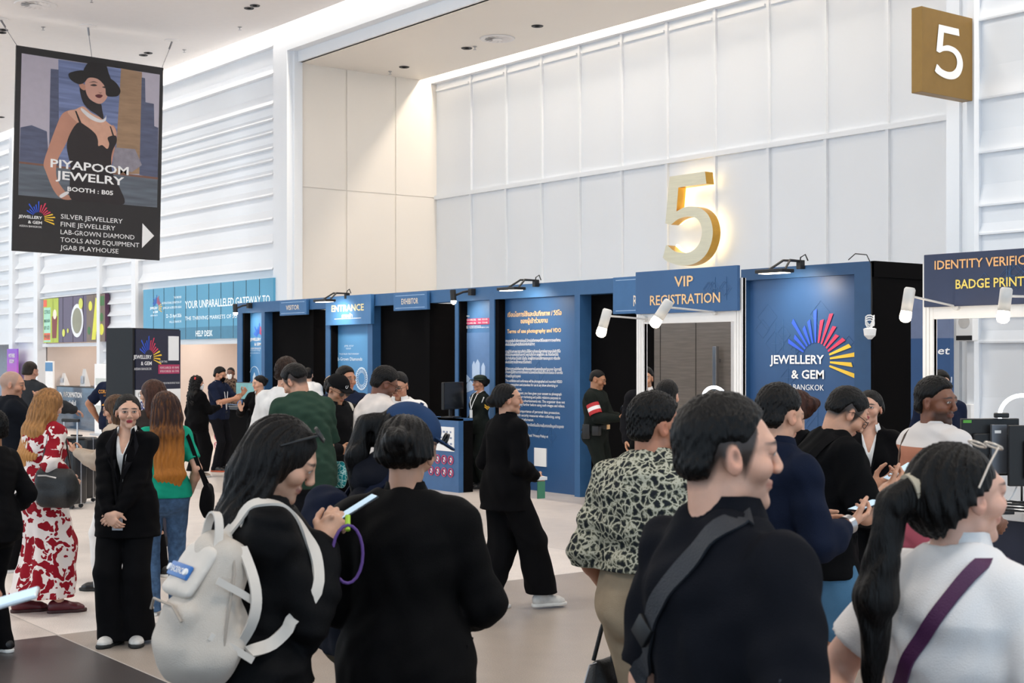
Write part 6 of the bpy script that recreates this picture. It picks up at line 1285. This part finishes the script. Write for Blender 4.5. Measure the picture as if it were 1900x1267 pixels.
# 12 walking woman
p = Person('woman in a black suit and pale sneakers walking across the middle of the hall', 938, 10.5, 56, 1.655, 'f', 1.0, 'cc987c', lean=3, head=(28, -2), R=dict(w=(.13, .2, 1.0)), L=dict(w=(-.16, .18, 1.02)), feet=((-.11, -.12, 20), (.12, .26, 10)))
p.body(); p.hair('bun', '0c0908', side=-.035); p.top(BLK, off=.026, hem=.76, fold=.006, boxy=.02, flare=.02, seed=61, name='jacket', sleeve=.95, collar=.028); p.pants(BLK2, off=.018, flare=.06, knee=.04, hem=.115, fold=.007); p.shoes(SHOEW, 'dcd8d2')
k = Prop(p, 'card_wallet', p.wr['R'] + V3(.0, .04, -.1), 'small green card hanging from the hand of the walking woman', 'card'); k.mb('card', mat('green_card', '4a8a6a', .5), lambda t: t.box(p.wr['R'][0] + .03, p.wr['R'][0] + .036, p.wr['R'][1] - .02, p.wr['R'][1] + .05, p.wr['R'][2] - .16, p.wr['R'][2] - .03)); k.mb('folded_paper', INKW, lambda t: t.box(p.wr['R'][0] - .01, p.wr['R'][0] + .05, p.wr['R'][1] - .05, p.wr['R'][1] + .06, p.wr['R'][2] - .02, p.wr['R'][2] + .005))
# 13, 14, 15 uniformed figures and the man in the booth
GREEN = cloth('1c211f')
p = Person('uniformed woman in a dark green brimmed hat standing guard at the terms panel', 890, 20.3, -122, 1.6, 'f', .98, 'b98468', head=(10, 0), L=dict(w=(-.03, .2, .92), n=(1, -.3, 0)), R=dict(w=(.03, .21, .93), n=(-1, -.3, 0)))
p.body(); p.hair('bun', '0c0908', vol=1.3); p.top(GREEN, off=.02, hem=.82, name='tunic', fold=.003); p.pants(GREEN, off=.012); p.shoes(SHOEB, '141414')
F_ = Field(p.hc - .2, p.hc + .22, .006); F_.el(p.H(0, -.01, .085), (.092, .105, .05), p.Rh); F_.ec(p.H(0, .0, .058), p.H(0, .03, .056), (.115, .008), None, .02, u=p.Rh[:, 0]); F_.el(p.H(0, .02, .055), (.115, .15, .009), p.Rh, .01); p.out('hat', F_, cloth('2a332e'))
p.mesh('belt', mat('belt_gold', 'b8a46a', .4, .4), lambda t: t.strip([p.tp(0, 0, 1.06) + V3(.152*math.cos(a*PI/12), .125*math.sin(a*PI/12), 0) for a in range(25)], .04, .008, (0, 0, 1))); p.mesh('shoulder_cord', INKW, lambda t: [t.tube([p.sh[q] + V3(0, .0, .06), p.sh[q] + V3(.055*sg, .055, 0), p.sh[q] + V3(0, .07, -.1), p.sh[q] + V3(0, -.06, -.08), p.sh[q] + V3(0, 0, .06)], .009, 6) for q, sg in (('L', -1), ('R', 1))])
p.mesh('sleeve_chevron', mat('chevron_yellow', 'e8b43a', .5), lambda t: [t.strip([p.sh['L'] + V3(-.068, -.045, -.10 - i*.03), p.sh['L'] + V3(-.075, -.0, -.14 - i*.03), p.sh['L'] + V3(-.068, .045, -.10 - i*.03)], .016, .004, (0, 0, 1)) for i in (0, 1)]); p.lanyard(INKW, INKW, .2)
p = Person('uniformed man with a red and white arm band standing in the black doorway', 1106, 17.7, 118, 1.7, 'm', 1.05, 'a87656', head=(-8, 14), L=dict(w=(-.1, .34, 1.12), n=(.3, 0, 1)), R=dict(w=(.1, .34, 1.12), n=(-.3, 0, 1)))
p.body(); p.hair('short', '0c0908', cut=.025, vol=.6); p.top(GREEN, off=.02, hem=.95, name='tunic', fold=.004); p.pants(GREEN, off=.014); p.shoes(SHOEB, '141414')
p.mesh('belt', BLACK, lambda t: t.strip([p.tp(0, .01, 1.0) + V3(.195*math.cos(a*PI/12), .15*math.sin(a*PI/12), 0) for a in range(25)], .05, .01, (0, 0, 1))); p.mesh('buckle', GOLD, lambda t: t.box(-.04, .04, .16, .172, .975, 1.03)); p.mesh('pouch', BLACK, lambda t: (t.box(.12, .22, .04, .13, .9, 1.02, .01), t.box(.17, .24, -.08, .02, .86, 1.04, .01)))
for i, m in enumerate((mat('band_red', 'b8262c', .6), INKW, mat('band_red', 'b8262c', .6))): p.ring('arm_band', m, p.sh['R'] + (p.el['R'] - p.sh['R'])*(.4 + .16*i), p.el['R'] - p.sh['R'], .078, .006, .045)
c = (p.wr['L'] + p.wr['R'])/2 + V3(0, .13, .07); k = Prop(p, 'helmet', c, 'red and white helmet held by the uniformed man', 'helmet'); F_ = Field(c - .2, c + .2, .009); F_.el(c, (.12, .14, .13)); F_.el(c + V3(.02, .08, -.08), (.07, .09, .07), None, .02, '-'); k.fld('shell', mat('helmet_black', '1a1a1e', .25), F_); k.mb('red_stripe', mat('helmet_red', 'd0302c', .3), lambda t: t.strip([c + V3(.125*math.cos(a), -.02, .135*math.sin(a)) for a in [x*.2 for x in range(0, 16)]], .07, .006, (0, 1, 0))); k.mb('white_stripe', INKW, lambda t: t.strip([c + V3(.127*math.cos(a), .04, .13*math.sin(a)) for a in [x*.2 for x in range(0, 16)]], .022, .006, (0, 1, 0)))
p = Person('man in a dark suit and tie behind the post of the VIP booth', 1199, 16.6, 190, 1.73, 'm', .95, 'c08c6c', head=(10, 0)); p.body(); p.hair('short', '0c0908', vol=1.3); p.top(SHIRTW, off=.007, hem=.95, collar=.03, name='shirt', fold=0); p.top(CHAR, off=.024, hem=.8, vneck=1.15, name='jacket'); p.pants(CHAR); p.shoes(SHOEB); p.mesh('tie', BLACK, lambda t: t.strip([p.tp(0, .1, 1.44), p.tp(0, .14, 1.3), p.tp(0, .15, 1.1)], .05, .006, (1, 0, 0)))
p = Person('person with dark hair glimpsed beyond the head of the man in the leaf-print shirt', 1238, 10.4, 20, 1.68, 'm'); p.body(); p.hair('short', '0c0908'); p.top(BLK, off=.02, hem=.85); p.pants(BLK2); p.shoes(SHOEB)
# 17 black suit woman on the left
p = Person('woman in a black suit with clasped hands and lanyard, facing the camera', 236, 9.25, 182, 1.61, 'f', 1.0, 'd6a68c', lips='a32436', head=(-24, 2), L=dict(w=(-.005, .235, .90), d=(.75, .25, -.55), n=(.1, -1, -.1), curl=.5, pole=(-1, -.6, 0)), R=dict(w=(.045, .26, .87), d=(-.6, .2, -.7), n=(-.3, -1, 0), curl=.55, pole=(1, -.6, 0)), feet=((-.075, .0, -12), (.075, .03, 14)))
p.body(); p.hair('bun', '0c0908', vol=.85); suit_f(p, BLK2, .735, .07, 1.12, boxy=.03, fold=.007, flare=.02); p.shoes(SHOEW, '1c1c1c'); p.lanyard(BLK, mat('badge_clear', 'a8a8ac', .3), .47, .215)
p.mesh('lapel', cloth('18171a'), lambda t: [t.add([p.nb + V3(sg*.062, .055, .035), p.tp(sg*.115, .118, 1.36), p.tp(sg*.085, .152, 1.26), p.tp(sg*.012, .168, 1.12), p.tp(sg*.028, .172, 1.2), p.nb + V3(sg*.05, .075, .02)], [(0, 1, 2, 3, 4, 5) if sg > 0 else (5, 4, 3, 2, 1, 0)]) for sg in (-1, 1)], None, False)
# 18 floral dress
p = Person('woman with long fair hair in a red floral dress on the left', 78, 10.35, 38, 1.62, 'f', 1.08, 'cfa088', head=(0, 16), lean=5, L=dict(w=(-.14, .2, 1.0)), R=dict(w=(.2, .12, 1.02)), feet=((-.14, -.08, 25), (.1, .08, 30)))
FL = pattern('red_floral', 'floral', ('e9dcd6', '8e1020', '6e0a18'), 8); p.body(); p.hair('long', '8a6038', 'c48a4e', vol=1.25, length=.33, side=-.03, z0=1.15, z1=1.6); p.top(FL, off=.026, hem=.95, sleeve=.72, sf=.02, fold=.007, name='bodice', soff=.03); p.pants(FL, skirt=(.22, .29), off=.016, hem=.13, name='skirt', top=1.04, fold=.006); p.shoes(mat('shoe_red', '5a1520', .4), '3a1a18', low=True)
k = Prop(p, 'handbag', p.tp(.3, -.05, .8), 'big black shoulder bag with a silver zip on the woman in the floral dress', 'bag'); F_ = Field(p.tp(-.1, -.4, .6), p.tp(.7, .4, 1.3), .012); F_.ec(p.tp(.22, -.13, .97), p.tp(.42, -.05, .98), (.07, .15), (.075, .14), .03, u=(.3, -1, 0)); F_.folds(.012, 5, .7); k.fld('bag_body', LEATHER, F_); k.mb('strap', LEATHER, lambda t: t.strip([p.tp(.2, -.15, 1.1), p.tp(.16, -.09, 1.36), p.tp(.15, -.03, 1.44), p.tp(.17, .06, 1.36), p.tp(.36, .0, 1.1)], .03, .006, (1, -.3, 0))); k.mb('zip', STEEL, lambda t: t.tube([p.tp(.26, -.215, 1.06), p.tp(.34, -.2, 1.065), p.tp(.42, -.165, 1.05)], .006, 6))
# 19, 20, 21 at the left edge
p = Person('bald older man in a dark jacket touching his face at the left edge', 20, 12.4, 62, 1.74, 'm', 1.1, 'c18d72', fade='8f857e', fk=.5, head=(20, 8), belly=.4, R=dict(w=(.1, .24, 1.42), d=(-.5, .0, .8), n=(-.4, -.9, 0), curl=1.0, pole=(.4, .5, -1)), L=dict(w=(-.1, .3, 1.1))); p.body(); p.top(cloth('12151c'), off=.026, hem=.82, collar=.03, name='jacket', boxy=.02); p.pants(BLK2); p.shoes(SHOEB)
p = Person('man in a charcoal suit reaching for a suitcase handle, back turned', 56, 18., 28, 1.8, 'm', 1.05, 'c0907a', head=(-10, 4), R=dict(w=(.36, .34, 1.13), n=(-.2, 0, -1), d=(.4, .7, -.3), pole=(.6, -.4, -.4))); p.body(); p.hair('short', '2a211d', cut=.02, vol=.7); p.top(cloth('303236'), off=.028, hem=.78, name='jacket', boxy=.03, collar=.03); p.pants(cloth('222326')); p.shoes(SHOEB)
hd_ = p.world(p.wr['R'] + p.hd['R'][0]*.08)
def suitcase(loc, rz, label, handle, w=.46, h=.68, d=.27):
    o = empty('suitcase', loc, rz, label, 'suitcase', 'black suitcases'); m = mat('suitcase_shell', '18181a', .35, var=.1)
    MB().box(-w/2, w/2, -d/2, d/2, .06, .06 + h, .04).build('shell', m, o, True); t = MB()
    for k in range(7): t.box(-w/2 + .05 + k*.058, -w/2 + .065 + k*.058, -d/2 - .006, -d/2 + .002, .12, h)
    t.build('ribs', m, o); MB().box(-w/2 - .003, w/2 + .003, -.008, .008, .058, .063 + h, .003).build('zip_band', STEEL, o)
    for x in (-w/2 + .07, w/2 - .07):
        for y in (-d/2 + .05, d/2 - .05): MB().lathe([(.022, -.02), (.028, 0), (.022, .02)], (x, y, .03), 12, 'y').build('wheel', BLACK, o)
    if handle:
        MB().tube([(-.1, d/2 - .04, h), (-.1, d/2 - .04, handle)], .011, 8).tube([(.1, d/2 - .04, h), (.1, d/2 - .04, handle)], .011, 8).build('telescopic_rods', mat('silver_rod', 'd8d8da', .25, 1.), o); MB().box(-.13, .13, d/2 - .06, d/2 - .02, handle, handle + .04, .01).build('grip', BLACK, o)
    else: MB().box(-.08, .08, -.02, .02, .07 + h, .09 + h, .006).build('top_handle', BLACK, o)
suitcase(at(122, 17.6), .55, 'black ribbed suitcase with silver pull rods raised', 1.06); suitcase(at(142, 18.3), .6, 'tall black suitcase standing against the one with raised rods', 0, .5, .78, .3)
p = Person('person in black with curly dark hair cut off by the left edge', -14, 8.9, -60, 1.5, 'f', 1., 'a87656', L=dict(w=(-.1, .3, 1.0)), R=dict(w=(.22, .1, .95))); p.body(); p.hair('short', '0c0908', vol=2.0); p.top(cloth('100f11'), off=.025, hem=.8, sleeve=.7, name='jacket'); p.pants(BLK2, off=.02); p.shoes(SHOEB)
p.ring('cuff', SHIRTW, p.wr['R'] - p.hd['R'][0]*.03, p.hd['R'][0], .042, .012, .08)
p = Person('person outside the left edge whose hand and phone reach into view', -460, 3.05, 84, 1.7, 'm', 1., 'c78f74', L=dict(w=(-.08, .38, 1.26), d=(.2, .95, .15), n=(.5, 0, .85), curl=.6), R=dict(w=(.1, .4, 1.27), d=(-.1, .95, .15), n=(-.5, 0, .85), curl=.8)); p.body(); p.hair('short'); p.top(BLK, off=.022, hem=.85, sleeve=.5); p.pants(BLK2); p.shoes(SHOEB)
phone(p, p.wr['R'] + p.hd['R'][0]*.12 + V3(-.02, .02, .04), (-.1, 1, .22), (.15, -.25, .95), 'phone reaching into view at the left edge', mat('phone_silver', 'c8cdd2', .3, .3))
# 22-24 women around the black suit
p = Person('woman in a green top and jeans with long auburn hair beside the black suit', 306, 10.3, -18, 1.6, 'f', .98, 'd3a188', head=(-26, 4), R=dict(w=(.2, .06, .93)), L=dict(w=(-.1, .28, 1.05))); p.body(); p.hair('long', '35201a', 'b8722e', vol=1.15, length=.5, side=.03, z0=1.2, z1=1.5); p.top(cloth('1c9a7c'), off=.018, hem=.9, sleeve=.36, fold=.005, name='top_garment'); p.pants(JEANS, off=.008, flare=.02); p.shoes(mat('sandal_white', 'd8d0c8', .5), low=True)
k = Prop(p, 'laptop_bag', p.tp(.34, -.02, .72), 'black shoulder bag at the side of the woman in the green top', 'bag'); F_ = Field(p.tp(.1, -.3, .6), p.tp(.6, .3, 1.1), .012); F_.ec(p.tp(.3, -.1, .86), p.tp(.34, .08, .86), (.05, .13), None, .03, u=(1, 0, 0)); F_.folds(.006, 8); k.fld('bag_body', BLK2, F_); k.mb('strap', BLK2, lambda t: t.strip([p.tp(.3, -.16, .97), p.tp(.17, -.09, 1.36), p.tp(.14, -.03, 1.42), p.tp(.17, .06, 1.34), p.tp(.34, .14, .97)], .03, .005, (1, 0, 0)))
GL = mat('thin_frame', '2a2220', .4, .3)
p = Person('woman with brown hair and glasses looking left beyond the auburn hair', 284, 12., -50, 1.66, 'f', 1., 'c99a80', head=(-25, 5)); p.body(); p.hair('long', '3c2218', '5a3420', length=.2); p.top(cloth('3a3432'), off=.02, hem=.85); p.pants(BLK2); p.shoes(SHOEB); p.glasses(GL)
p = Person('woman in a beige coat holding a phone behind the black suit', 218, 11.4, -84, 1.55, 'f', 1., 'c99a80', head=(-4, 14), L=dict(w=(-.05, .34, 1.2), d=(.3, .9, .3), n=(.4, .1, .9), curl=.7), R=dict(w=(.08, .34, 1.19), d=(-.3, .9, .3), n=(-.4, .1, .9), curl=.7), feet=((-.09, .1, 0), (.09, -.05, 5))); p.body(); p.hair('long', '4a3324', '9a7a52', length=.18); p.top(cloth('b8a898'), off=.026, hem=.55, name='coat', flare=.02); p.pants(SHIRTW, off=.012, flare=.03); p.shoes(SHOEB, '161616', k=1.1); p.glasses(GL)
phone(p, (p.wr['L'] + p.wr['R'])/2 + V3(.02, .13, .05), (.1, .9, .3), (0, -.3, .95), 'dark phone held in front of the woman in the beige coat')
# 25-29 far left group
p = Person('man in a navy t-shirt with orange back print near the registration board', 214, 20., 10, 1.77, 'm', 1.08, 'b07a5c', limb=1.1, L=dict(w=(-.27, .04, .95), pole=(-1, -.4, 0)), head=(25, 5)); p.body(); p.hair('short', '2a2320', cut=.015, vol=.4); p.top(NAVYC, off=.024, hem=.82, sleeve=.42, boxy=.02, name='t_shirt'); p.pants(CHAR); p.shoes(SHOEB)
q = MB(); letters(q, 'CORAL', -.09, 0, 0, .05, .15, 'c', .02); letters(q, 'GOLD', .09, 0, 0, .05, .13, 'c', .02); letters(q, 'LET IT SHINE', 0, -.04, 0, .022, .18, 'c', 0); q.prism([(-.12, -.16), (-.02, -.09), (.0, -.13), (.1, -.08), (.14, -.18), (.02, -.2)], -.002, 0); p.mesh('back_print', mat('orange_ink', 'e09a3a', .6), lambda t: t.add([p.tp(v[0], -.163 + v[1] + .02*abs(v[0]), 1.31 + v[2]) for v in q.v], q.f), None, False); p.lanyard(GOLD, INKW, .3)
p = Person('woman with long dark curls, red hair clip and face mask in a black blazer', 366, 22.2, 48, 1.57, 'f', 1.1, 'c99a80', head=(24, 0), R=dict(w=(.12, .34, 1.18))); p.body(); p.hair('curly', '0c0908', length=.26, vol=1.2); p.top(BLK, off=.026, hem=.78, boxy=.025, name='blazer'); p.pants(BLK2, off=.02, flare=.08, knee=.04, hem=.1); p.shoes(mat('shoe_beige', 'c8b4a0', .5), low=True); p.mask(INKW); p.mesh('hair_clip', mat('clip_red', 'c03a3a', .4), lambda t: t.tube([p.H(.06, -.04, .1), p.H(.085, -.05, .06)], .016, 8))
p = Person('man in a navy polo and dark face mask holding up a small item', 406, 23.3, 112, 1.7, 'm', 1., 'c08a6c', head=(0, 16), R=dict(w=(.1, .36, 1.2), curl=1.), L=dict(w=(-.1, .4, 1.28), d=(0, .6, .8), curl=1.)); p.body(); p.hair('short', '0c0908', vol=1.2); p.top(NAVYC, off=.022, hem=.85, sleeve=.42, collar=.03, name='polo_shirt'); p.pants(CHAR); p.shoes(SHOEB, 'c05a3a'); p.mask(BLK2); p.lanyard(INKW, BLACK, .4); p.mesh('collar_trim', INKW, lambda t: [t.tube([p.nb + V3(-.06, .02, .03), p.tp(-.05, .12, 1.33)], .008, 6), t.tube([p.nb + V3(.06, .02, .03), p.tp(.05, .12, 1.33)], .008, 6)])
p = Person('man in a brown patterned shirt and white mask by the beige wall', 428, 28.6, 186, 1.66, 'm', 1.05, '6a4636'); p.body(); p.hair('short', '0c0908', cut=.02, vol=.5); p.top(pattern('brown_print', 'leopard', ('6a5648', '5a4a3e', '3a2e28', '2a211d'), 18), off=.022, hem=.85, sleeve=.43, name='shirt'); p.pants(CHAR); p.shoes(SHOEB); p.mask(INKW)
p = Person('woman in a black suit and lanyard gesturing beside the emblem podium', 482, 20.4, 188, 1.6, 'f', .95, 'd6a68c', lips='b03040', head=(42, 6), R=dict(w=(.2, .28, 1.2), d=(.2, .3, .9), n=(-.6, .6, 0), curl=.3)); p.body(); p.hair('bun', '0c0908'); suit_f(p, BLK2, .78, .03, 1.14); p.shoes(SHOEB); p.lanyard(BLK, BLACK, .36)
# 30-37 middle group
p = Person('man in a dark green t-shirt with slicked hair bending his head, back turned', 568, 11., -34, 1.81, 'm', 1.08, 'cf9a7e', lean=11, head=(-32, 30), fade='241a16', L=dict(w=(-.12, .34, 1.1)), R=dict(w=(.14, .34, 1.1)), feet=((-.12, .0, -10), (.12, -.02, 12))); p.body(); p.hair('slick', '0c0908', cut=.05, vol=1.25); p.top(cloth('2f4438'), off=.026, hem=.80, sleeve=.46, boxy=.045, sf=.02, fold=.009, seed=71, name='t_shirt'); p.pants(cloth('17181d'), off=.024, hem=.5, knee=.03, name='shorts'); p.shoes(mat('shoe_tan', '9a8468', .7, var=.2, vscale=20), 'c8b89a'); 
for q in 'LR': p.ring('sock', BLK, p.an[q] + V3(0, -.005, .03), (0, 0, 1), .043, .006, .07)
k = Prop(p, 'patterned_bag', p.tp(.3, .08, .75), 'small teal patterned bag at the side of the man in the green t-shirt', 'bag'); F_ = Field(p.tp(.15, -.15, .65), p.tp(.55, .35, 1.05), .01); F_.ec(p.tp(.3, .02, .88), p.tp(.3, .16, .88), (.04, .1), None, .02, u=(1, 0, 0)); k.fld('bag_body', pattern('teal_print', 'leopard', ('b8dcd8', '2a9a9a', '208a8e', '1c8086'), 30), F_)
p = Person('tall man with tousled brown hair and a white shirt beyond the green t-shirt', 530, 12.6, 14, 1.83, 'm', 1.05, 'cf9a7e', head=(10, 10)); p.body(); p.hair('short', '2a1a12', vol=2.0); p.top(SHIRTW, off=.024, hem=.85, name='shirt', collar=.03); p.pants(CHAR); p.shoes(SHOEB)
p = Person('person in a white shirt with black hair far behind near the ENTRANCE panel', 572, 24., 6, 1.68, 'm'); p.body(); p.hair('short', '0c0908'); p.top(SHIRTW, off=.022, hem=.85, name='shirt'); p.pants(CHAR); p.shoes(SHOEB)
p = Person('man in a black cap, sunglasses and black jacket looking down', 614, 12.2, 138, 1.71, 'm', 1.05, 'b58466', lean=8, head=(-4, 24), L=dict(w=(-.1, .3, 1.1)), R=dict(w=(.12, .3, 1.08))); p.body(); p.hair('short', '0c0908'); p.top(cloth('141416'), off=.028, hem=.82, name='jacket', collar=.03, boxy=.02); p.pants(BLK2); p.shoes(SHOEB); cap(p, cloth('111113'), .075, 'cap', INKW); p.glasses(BLACK, dark=GLASSY)
p.mesh('reflective_stripe', mat('stripe_grey', 'b8b0a4', .5), lambda t: [p.strap(t, [p.tp(sg*.12, -.1, 1.39), p.tp(sg*.13, -.0, 1.445), p.tp(sg*.125, .09, 1.405)], 'jacket', .035, .005) for sg in (-1, 1)])
p = Person('man in a navy jacket with blurred face beyond the black cap', 641, 13.8, 156, 1.76, 'm', 1.08, 'b07a5e', head=(-25, 0)); p.body(); p.hair('short', '0c0908', vol=1.1); p.top(NAVYC, off=.026, hem=.85, name='jacket', collar=.032); p.pants(CHAR); p.shoes(SHOEB)
p = Person('woman with black hair and a golden headband seen between two men', 616, 17.5, 15, 1.62, 'f'); p.body(); p.hair('bun', '0c0908', vol=1.2); p.top(SHIRTW, off=.02, hem=.85); p.pants(CHAR); p.shoes(SHOEB); p.mesh('headband', GOLD, lambda t: t.tube([p.H(.1*math.cos(a*PI/10), -.01, .03 + .1*math.sin(a*PI/10)) for a in range(0, 11)], .008, 6))
p = Person('man in a white shirt and glasses with a dark strap, looking down', 690, 11.3, 62, 1.78, 'm', 1.12, '7a4c38', belly=.5, lean=8, head=(8, 26), stubble=.4, L=dict(w=(-.08, .34, 1.1)), R=dict(w=(.12, .34, 1.08))); p.body(); p.hair('short', '0c0908', vol=1.4); p.top(cloth('e2d8d2'), off=.026, hem=.85, sleeve=.6, collar=.035, fold=.007, boxy=.02, name='shirt', seed=81); p.pants(CHAR); p.shoes(SHOEB); p.glasses(BLACK)
p.mesh('shoulder_strap', BLK, lambda t: p.strap(t, [p.tp(-.04, -.16, 1.12), p.tp(-.07, -.14, 1.32), p.tp(-.1, -.06, 1.445), p.tp(-.1, .05, 1.43), p.tp(-.1, .15, 1.25)], 'shirt', .022, .005))
p = Person('man with thin glasses and a pale shirt facing the camera beyond the white shirt', 742, 12.9, 188, 1.72, 'm', 1.05, 'bf8a6e', head=(6, 18)); p.body(); p.hair('short', '0c0908', cut=.01, vol=.8); p.top(SHIRTW, off=.022, hem=.85, collar=.03, name='shirt'); p.pants(CHAR); p.shoes(SHOEB); p.glasses(GL)
# ------------------------------------------------------------------ desk equipment, ring lights, barrier
def ring_light(loc, rz, label, r=.1, h=.3, tilt=.2):
    o = empty('ring_light', loc, rz, label, 'lamp', 'ring lights on the counters'); m = Matrix.Translation((0, 0, h + r)) @ Matrix.Rotation(tilt, 4, 'X')
    t = MB(); t.M = m; t.tube([(r*math.cos(a*PI/20), 0, r*math.sin(a*PI/20)) for a in range(40)], .014, 10, closed=True); t.build('glow_ring', mat('ring_glow', 'f4f8ff', .4, emit='eef4ff', estr=9), o, True)
    MB().tube([(0, .01, .02), (0, .01, h)], .008, 8).lathe([(.07, 0), (.07, .015), (.01, .02)], (0, 0, 0), 20).build('stand', BLACK, o, True)
ring_light(at(1325, 13.0, .77), .65, 'small glowing ring light on the VIP registration counter', .1, .62); ring_light(at(1896, 10.55, .77), .65, 'glowing ring light at the right edge on the monitor counter', .155, .5)
def back_monitor(px, D, rz, label, w, h, base=.77, lift=.2):
    o = empty('monitor', at(px, D, base), rz, label, 'monitor'); MB().box(-w/2, w/2, 0, .035, lift, lift + h, .006).box(-w*.32, w*.32, -.03, .0, lift + .05, lift + h*.75, .012).build('housing', BLACK, o); MB().box(-.03, .03, -.05, -.02, .02, lift + .15).box(-.12, .12, -.12, .1, 0, .02, .005).build('stand', DARK, o); MB().box(-w/2 + .01, w/2 - .01, .035, .037, lift + .015, lift + h - .01).build('screen', mat('dark_screen'), o); return o
rzc = math.atan2(SN, -CS) - PI/2
o = back_monitor(1838, 9.95, rzc + .1, 'black monitor seen from behind with a silver mini computer on its back', .42, .40, .77, .26); MB().box(-.02, .09, -.065, -.032, .28, .62, .004).build('mini_computer', mat('silver_case', '6d7076', .4, .6), o); MB().box(.0, .045, -.068, -.065, .56, .58).build('white_label', INKW, o); MB().box(-.2, -.14, -.004, 0, .63, .65).build('green_sticker', mat('sticker_green', '5aa83a', .5), o)
w_ = empty('webcam', at(1858, 9.95, 1.435), rzc, 'small black webcam clipped on the top edge of the black monitor', 'webcam'); MB().box(-.05, .05, -.02, .02, 0, .035, .008).build('camera_body', BLACK, w_); MB().lathe([(.014, .02), (.014, .03)], (0, 0, .018), 12, 'y').build('lens', GLASSY, w_)
back_monitor(1945, 9.8, rzc + .05, 'second black monitor at the right edge behind the ponytail', .55, .42, .77, .2)
back_monitor(1268, 13.1, rzc - .3, 'black monitor on the VIP registration counter', .34, .3, .77, .12)
cbl = empty('cable_pile', at(1878, 9.85, .775), 0, 'tangle of black and white cables on the monitor counter', 'cables'); rr = random.Random(7)
MB().tube([(.13*math.cos(a*.55) + rr.uniform(-.02, .02), .07*math.sin(a*.55) + rr.uniform(-.02, .02), .012 + .0018*a) for a in range(46)], .006, 6).build('black_cable', BLACK, cbl, True); MB().tube([(-.02, .1, .2), (-.03, .05, .12), (-.06, -.02, .05), (-.1, -.03, .02), (-.12, .05, .02), (-.05, .1, .02)], .006, 6).build('white_cable', INKW, cbl, True)
st = empty('belt_stanchion', at(1668, 8.52), 0, 'black belt stanchion with a round base near the black trousers', 'barrier post'); MB().lathe([(.17, 0), (.17, .012), (.15, .022), (.03, .03)], seg=40).build('base_plate', mat('gloss_black', '0d0d0f', .12, spec=.6), st, True); MB().tube([(0, 0, .02), (0, 0, .9)], .03, 16).build('post', STEEL, st, True); MB().tube([(0, 0, .78), (0, 0, .92)], .037, 16).tube([(0, 0, .92), (0, 0, .935)], .03, 16).build('cassette', BLACK, st, True)
s2 = dup(st, at(1440, 9.75), label='belt stanchion hidden behind the men at the emblem panel'); a, c = at(1668, 8.52, .85), at(1440, 9.75, .85)
o = empty('barrier_belt', a, 0, 'black belt stretched between the stanchions in front of the crossed arms woman', 'belt'); d = c - a; n_ = Vector((-d.y, d.x, 0)).normalized(); MB().strip([(d*t_ + Vector((0, 0, -.04*math.sin(PI*t_)))) for t_ in (.035, .25, .5, .75, .965)], .048, .003).build('webbing', BLK2, o)
